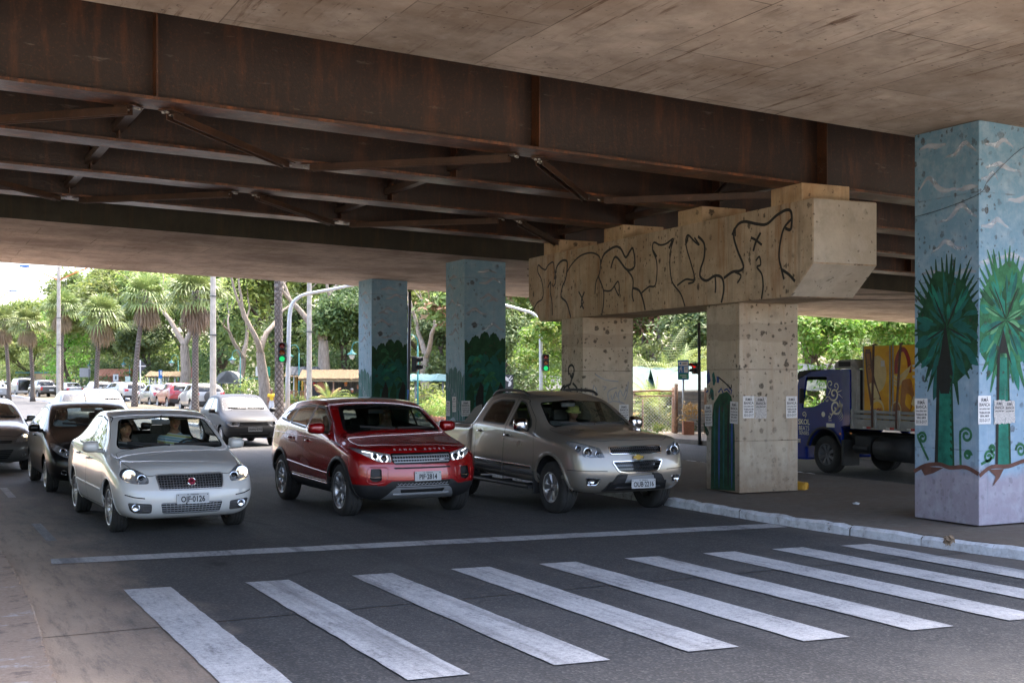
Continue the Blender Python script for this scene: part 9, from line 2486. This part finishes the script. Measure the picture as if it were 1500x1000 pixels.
for s_, x, z, k in (('SKOL', .66, 1.02, .16), ('BEATS', .66, .89, .13), ('SENSES', .66, .79, .105)): add_text(bm, s_, TM(x, z), k, .004 if s_ == 'SKOL' else .0005, 0, sx=.92)
add_text(bm, '2X1', TM(-.14, 1.08), .06, .001, 0); prism(bm, [(-.02, .94), (-.26, .94), (-.26, 1.02), (-.02, 1.02)], .0, .006, 0, Matrix(((1, 0, 0, 0), (0, 0, 1, 0), (0, 1, 0, 0), (0, 0, 0, 1))))
obj('decal', bm, m_decal, cabs[0])
# tall yellow coolers roped on the bed, with printed fronts
def gold(name, c1, c2):
 t = NT(name); p = t.pos(); n = t.noise(p, 2.2, 4, .6, 1.2); return t.done(t.bsdf(t.ramp(n, [(.35, c1), (.65, c2)]), .35, 0, .4))
A_G, A_A, A_BR, A_W, A_R = gold('print_gold', (.74, .34, .008), (.85, .52, .02)), mat('print_amber', (.34, .12, .015), .35, 0, .3, 6), mat('print_brown', (.10, .03, .012), .35, 0, .3, 8), mat('print_cream', (.66, .52, .24), .35, 0, .15, 5), mat('print_maroon', (.30, .015, .015), .35, 0, .2, 8)
ART = [A_A, A_BR, A_W, A_R, m_white, A_G]
def cooler(x0, x1, art, lab):
 w_ = x0-x1; o = thing('drinks_cooler', lab, 'cooler', (TB+.14, TA+(x0+x1)/2, 1.045), PI/2, 'tall coolers on the truck bed')
 bm = NB(); box(bm, (0, -.33, .765), (w_-.02, .66, 1.53), bevel=.012); cb = obj('cabinet', bm, A_G, o)
 F_ = Face((0, 0, 0), (1, 0, 0), (0, 1, 0)); F_.at = lambda s, z, lift: Vector((s, .001+lift, z)); bm = NB(); art(F_, bm, w_); obj('printed_front', bm, ART, cb)
 bm = NB()
 for x in (-w_/2+.02, w_/2-.02): box(bm, (x, .008, .765), (.025, .016, 1.53))
 obj('door_edge', bm, m_bedgrey, cb)
def art1(F, bm, w):
 F.poly(bm, [(-.02+.24*math.cos(a), .98+.36*math.sin(a)) for a in [2*PI*i/20 for i in range(20)]], 2, .002)
 F.poly(bm, rpoly([(.30, 1.46), (.18, 1.46), (.14, 1.10), (.04, .78), (-.12, .42), (-.18, .02), (.14, .02), (.18, .42), (.26, .80), (.28, 1.10)], .04), 0, .004); F.stroke(bm, [(.30, 1.42), (.27, 1.05), (.22, .75), (.15, .40), (.13, .04)], .04, 1, .006, 4); F.stroke(bm, [(.17, 1.42), (.12, 1.05), (.02, .75), (-.12, .42), (-.17, .04)], .05, 1, .006, 4)
 F.poly(bm, [(.31, 1.47), (.17, 1.47), (.18, 1.38), (.30, 1.38)], 1, .007); F.poly(bm, rpoly([(.20, .80), (.06, .80), (-.10, .50), (.12, .50)], .05), 2, .008)
 F.poly(bm, [(-.02+.19*math.cos(a), .27+.23*math.sin(a)) for a in [2*PI*i/20 for i in range(20)]], 2, .009); F.poly(bm, [(-.02+.165*math.cos(a), .24+.20*math.sin(a)) for a in [2*PI*i/20 for i in range(20)]], 5, .0095)
 add_text(bm, 'SKOL', frame_m((-.01, .0125, .24), (-1, 0, .12), (0, 1, 0)), .155, .006, 3, sx=.9); F.poly(bm, [(-.12, 1.12), (-.22, 1.12), (-.22, 1.24), (-.12, 1.24)], 4, .01)
 for i in range(5): a = i*1.1; F.stroke(bm, [(.2+.05*math.cos(a), 1.12+.05*math.sin(a)), (.2+.05*math.cos(a+1), 1.12+.05*math.sin(a+1))], .015, 1, .0105, 2)
def art2(F, bm, w):
 F.stroke(bm, [(.24, .98), (.24, 1.22), (.14, 1.42), (.02, 1.42), (-.08, 1.22), (-.10, 1.0)], .09, 3, .003, 6)
 for i, p in enumerate(([(.34, .98), (.20, .90), (.0, 1.02), (-.16, 1.16)], [(.34, .88), (.16, .82), (-.02, .96), (-.12, 1.10)], [(.30, .80), (.18, .76), (.06, .90)])): F.stroke(bm, p, .06, 2, .005+.0005*i, 6, taper=2)
 F.poly(bm, rpoly([(.10, .86), (-.14, .90), (-.22, .60), (-.16, .30), (.04, .10), (.14, .34), (.12, .60)], .08), 0, .007); F.poly(bm, rpoly([(-.02, .62), (-.16, .56), (-.12, .28), (.02, .40)], .06), 5, .008)
 F.poly(bm, [(-.20, .56), (-.40, .52), (-.38, .30), (-.14, .40)], 2, .009); F.poly(bm, [(-.02, .06), (-.26, .10), (-.40, .34), (-.20, .30), (-.10, .18)], 2, .0095); F.poly(bm, [(-.05, .02), (-.20, .18), (-.26, .08), (-.40, .24), (-.42, .02)], 3, .010)
 F.poly(bm, [(.24+.14*math.cos(a), .26+.20*math.sin(a)) for a in [2*PI*i/16 for i in range(16)]], 2, .0105); F.poly(bm, [(.24+.115*math.cos(a), .26+.17*math.sin(a)) for a in [2*PI*i/16 for i in range(16)]], 0, .011)
 add_text(bm, 'SKOL', frame_m((.24, .013, .24), (-1, 0, -.1), (0, 1, 0)), .09, .004, 3, sx=.8)
 for z in (1.10, 1.02, .90): F.poly(bm, [(-.18, z), (-.36, z), (-.36, z+.05), (-.18, z+.05)], 4, .012)
cooler(-.92, -1.67, art1, 'yellow cooler printed with a tilted bottle, next to the truck cab'); cooler(-1.71, -2.40, art2, 'yellow cooler printed with a maroon hoop and pale swirls, beside the first'); cooler(-2.44, -3.15, art1, 'plain edged yellow cooler mostly hidden by the right mural column')
bm = NB()
for x, dx in ((-1.36, .12), (-2.0, .05)): tube(bm, [(x+dx*.9-.05, -.10, 2.60), (x+dx-.05, -.06, 2.60), (x, .045, 1.33), (x, .045, .98)], .022, 6)
obj('strap', bm, m_strap, bd)
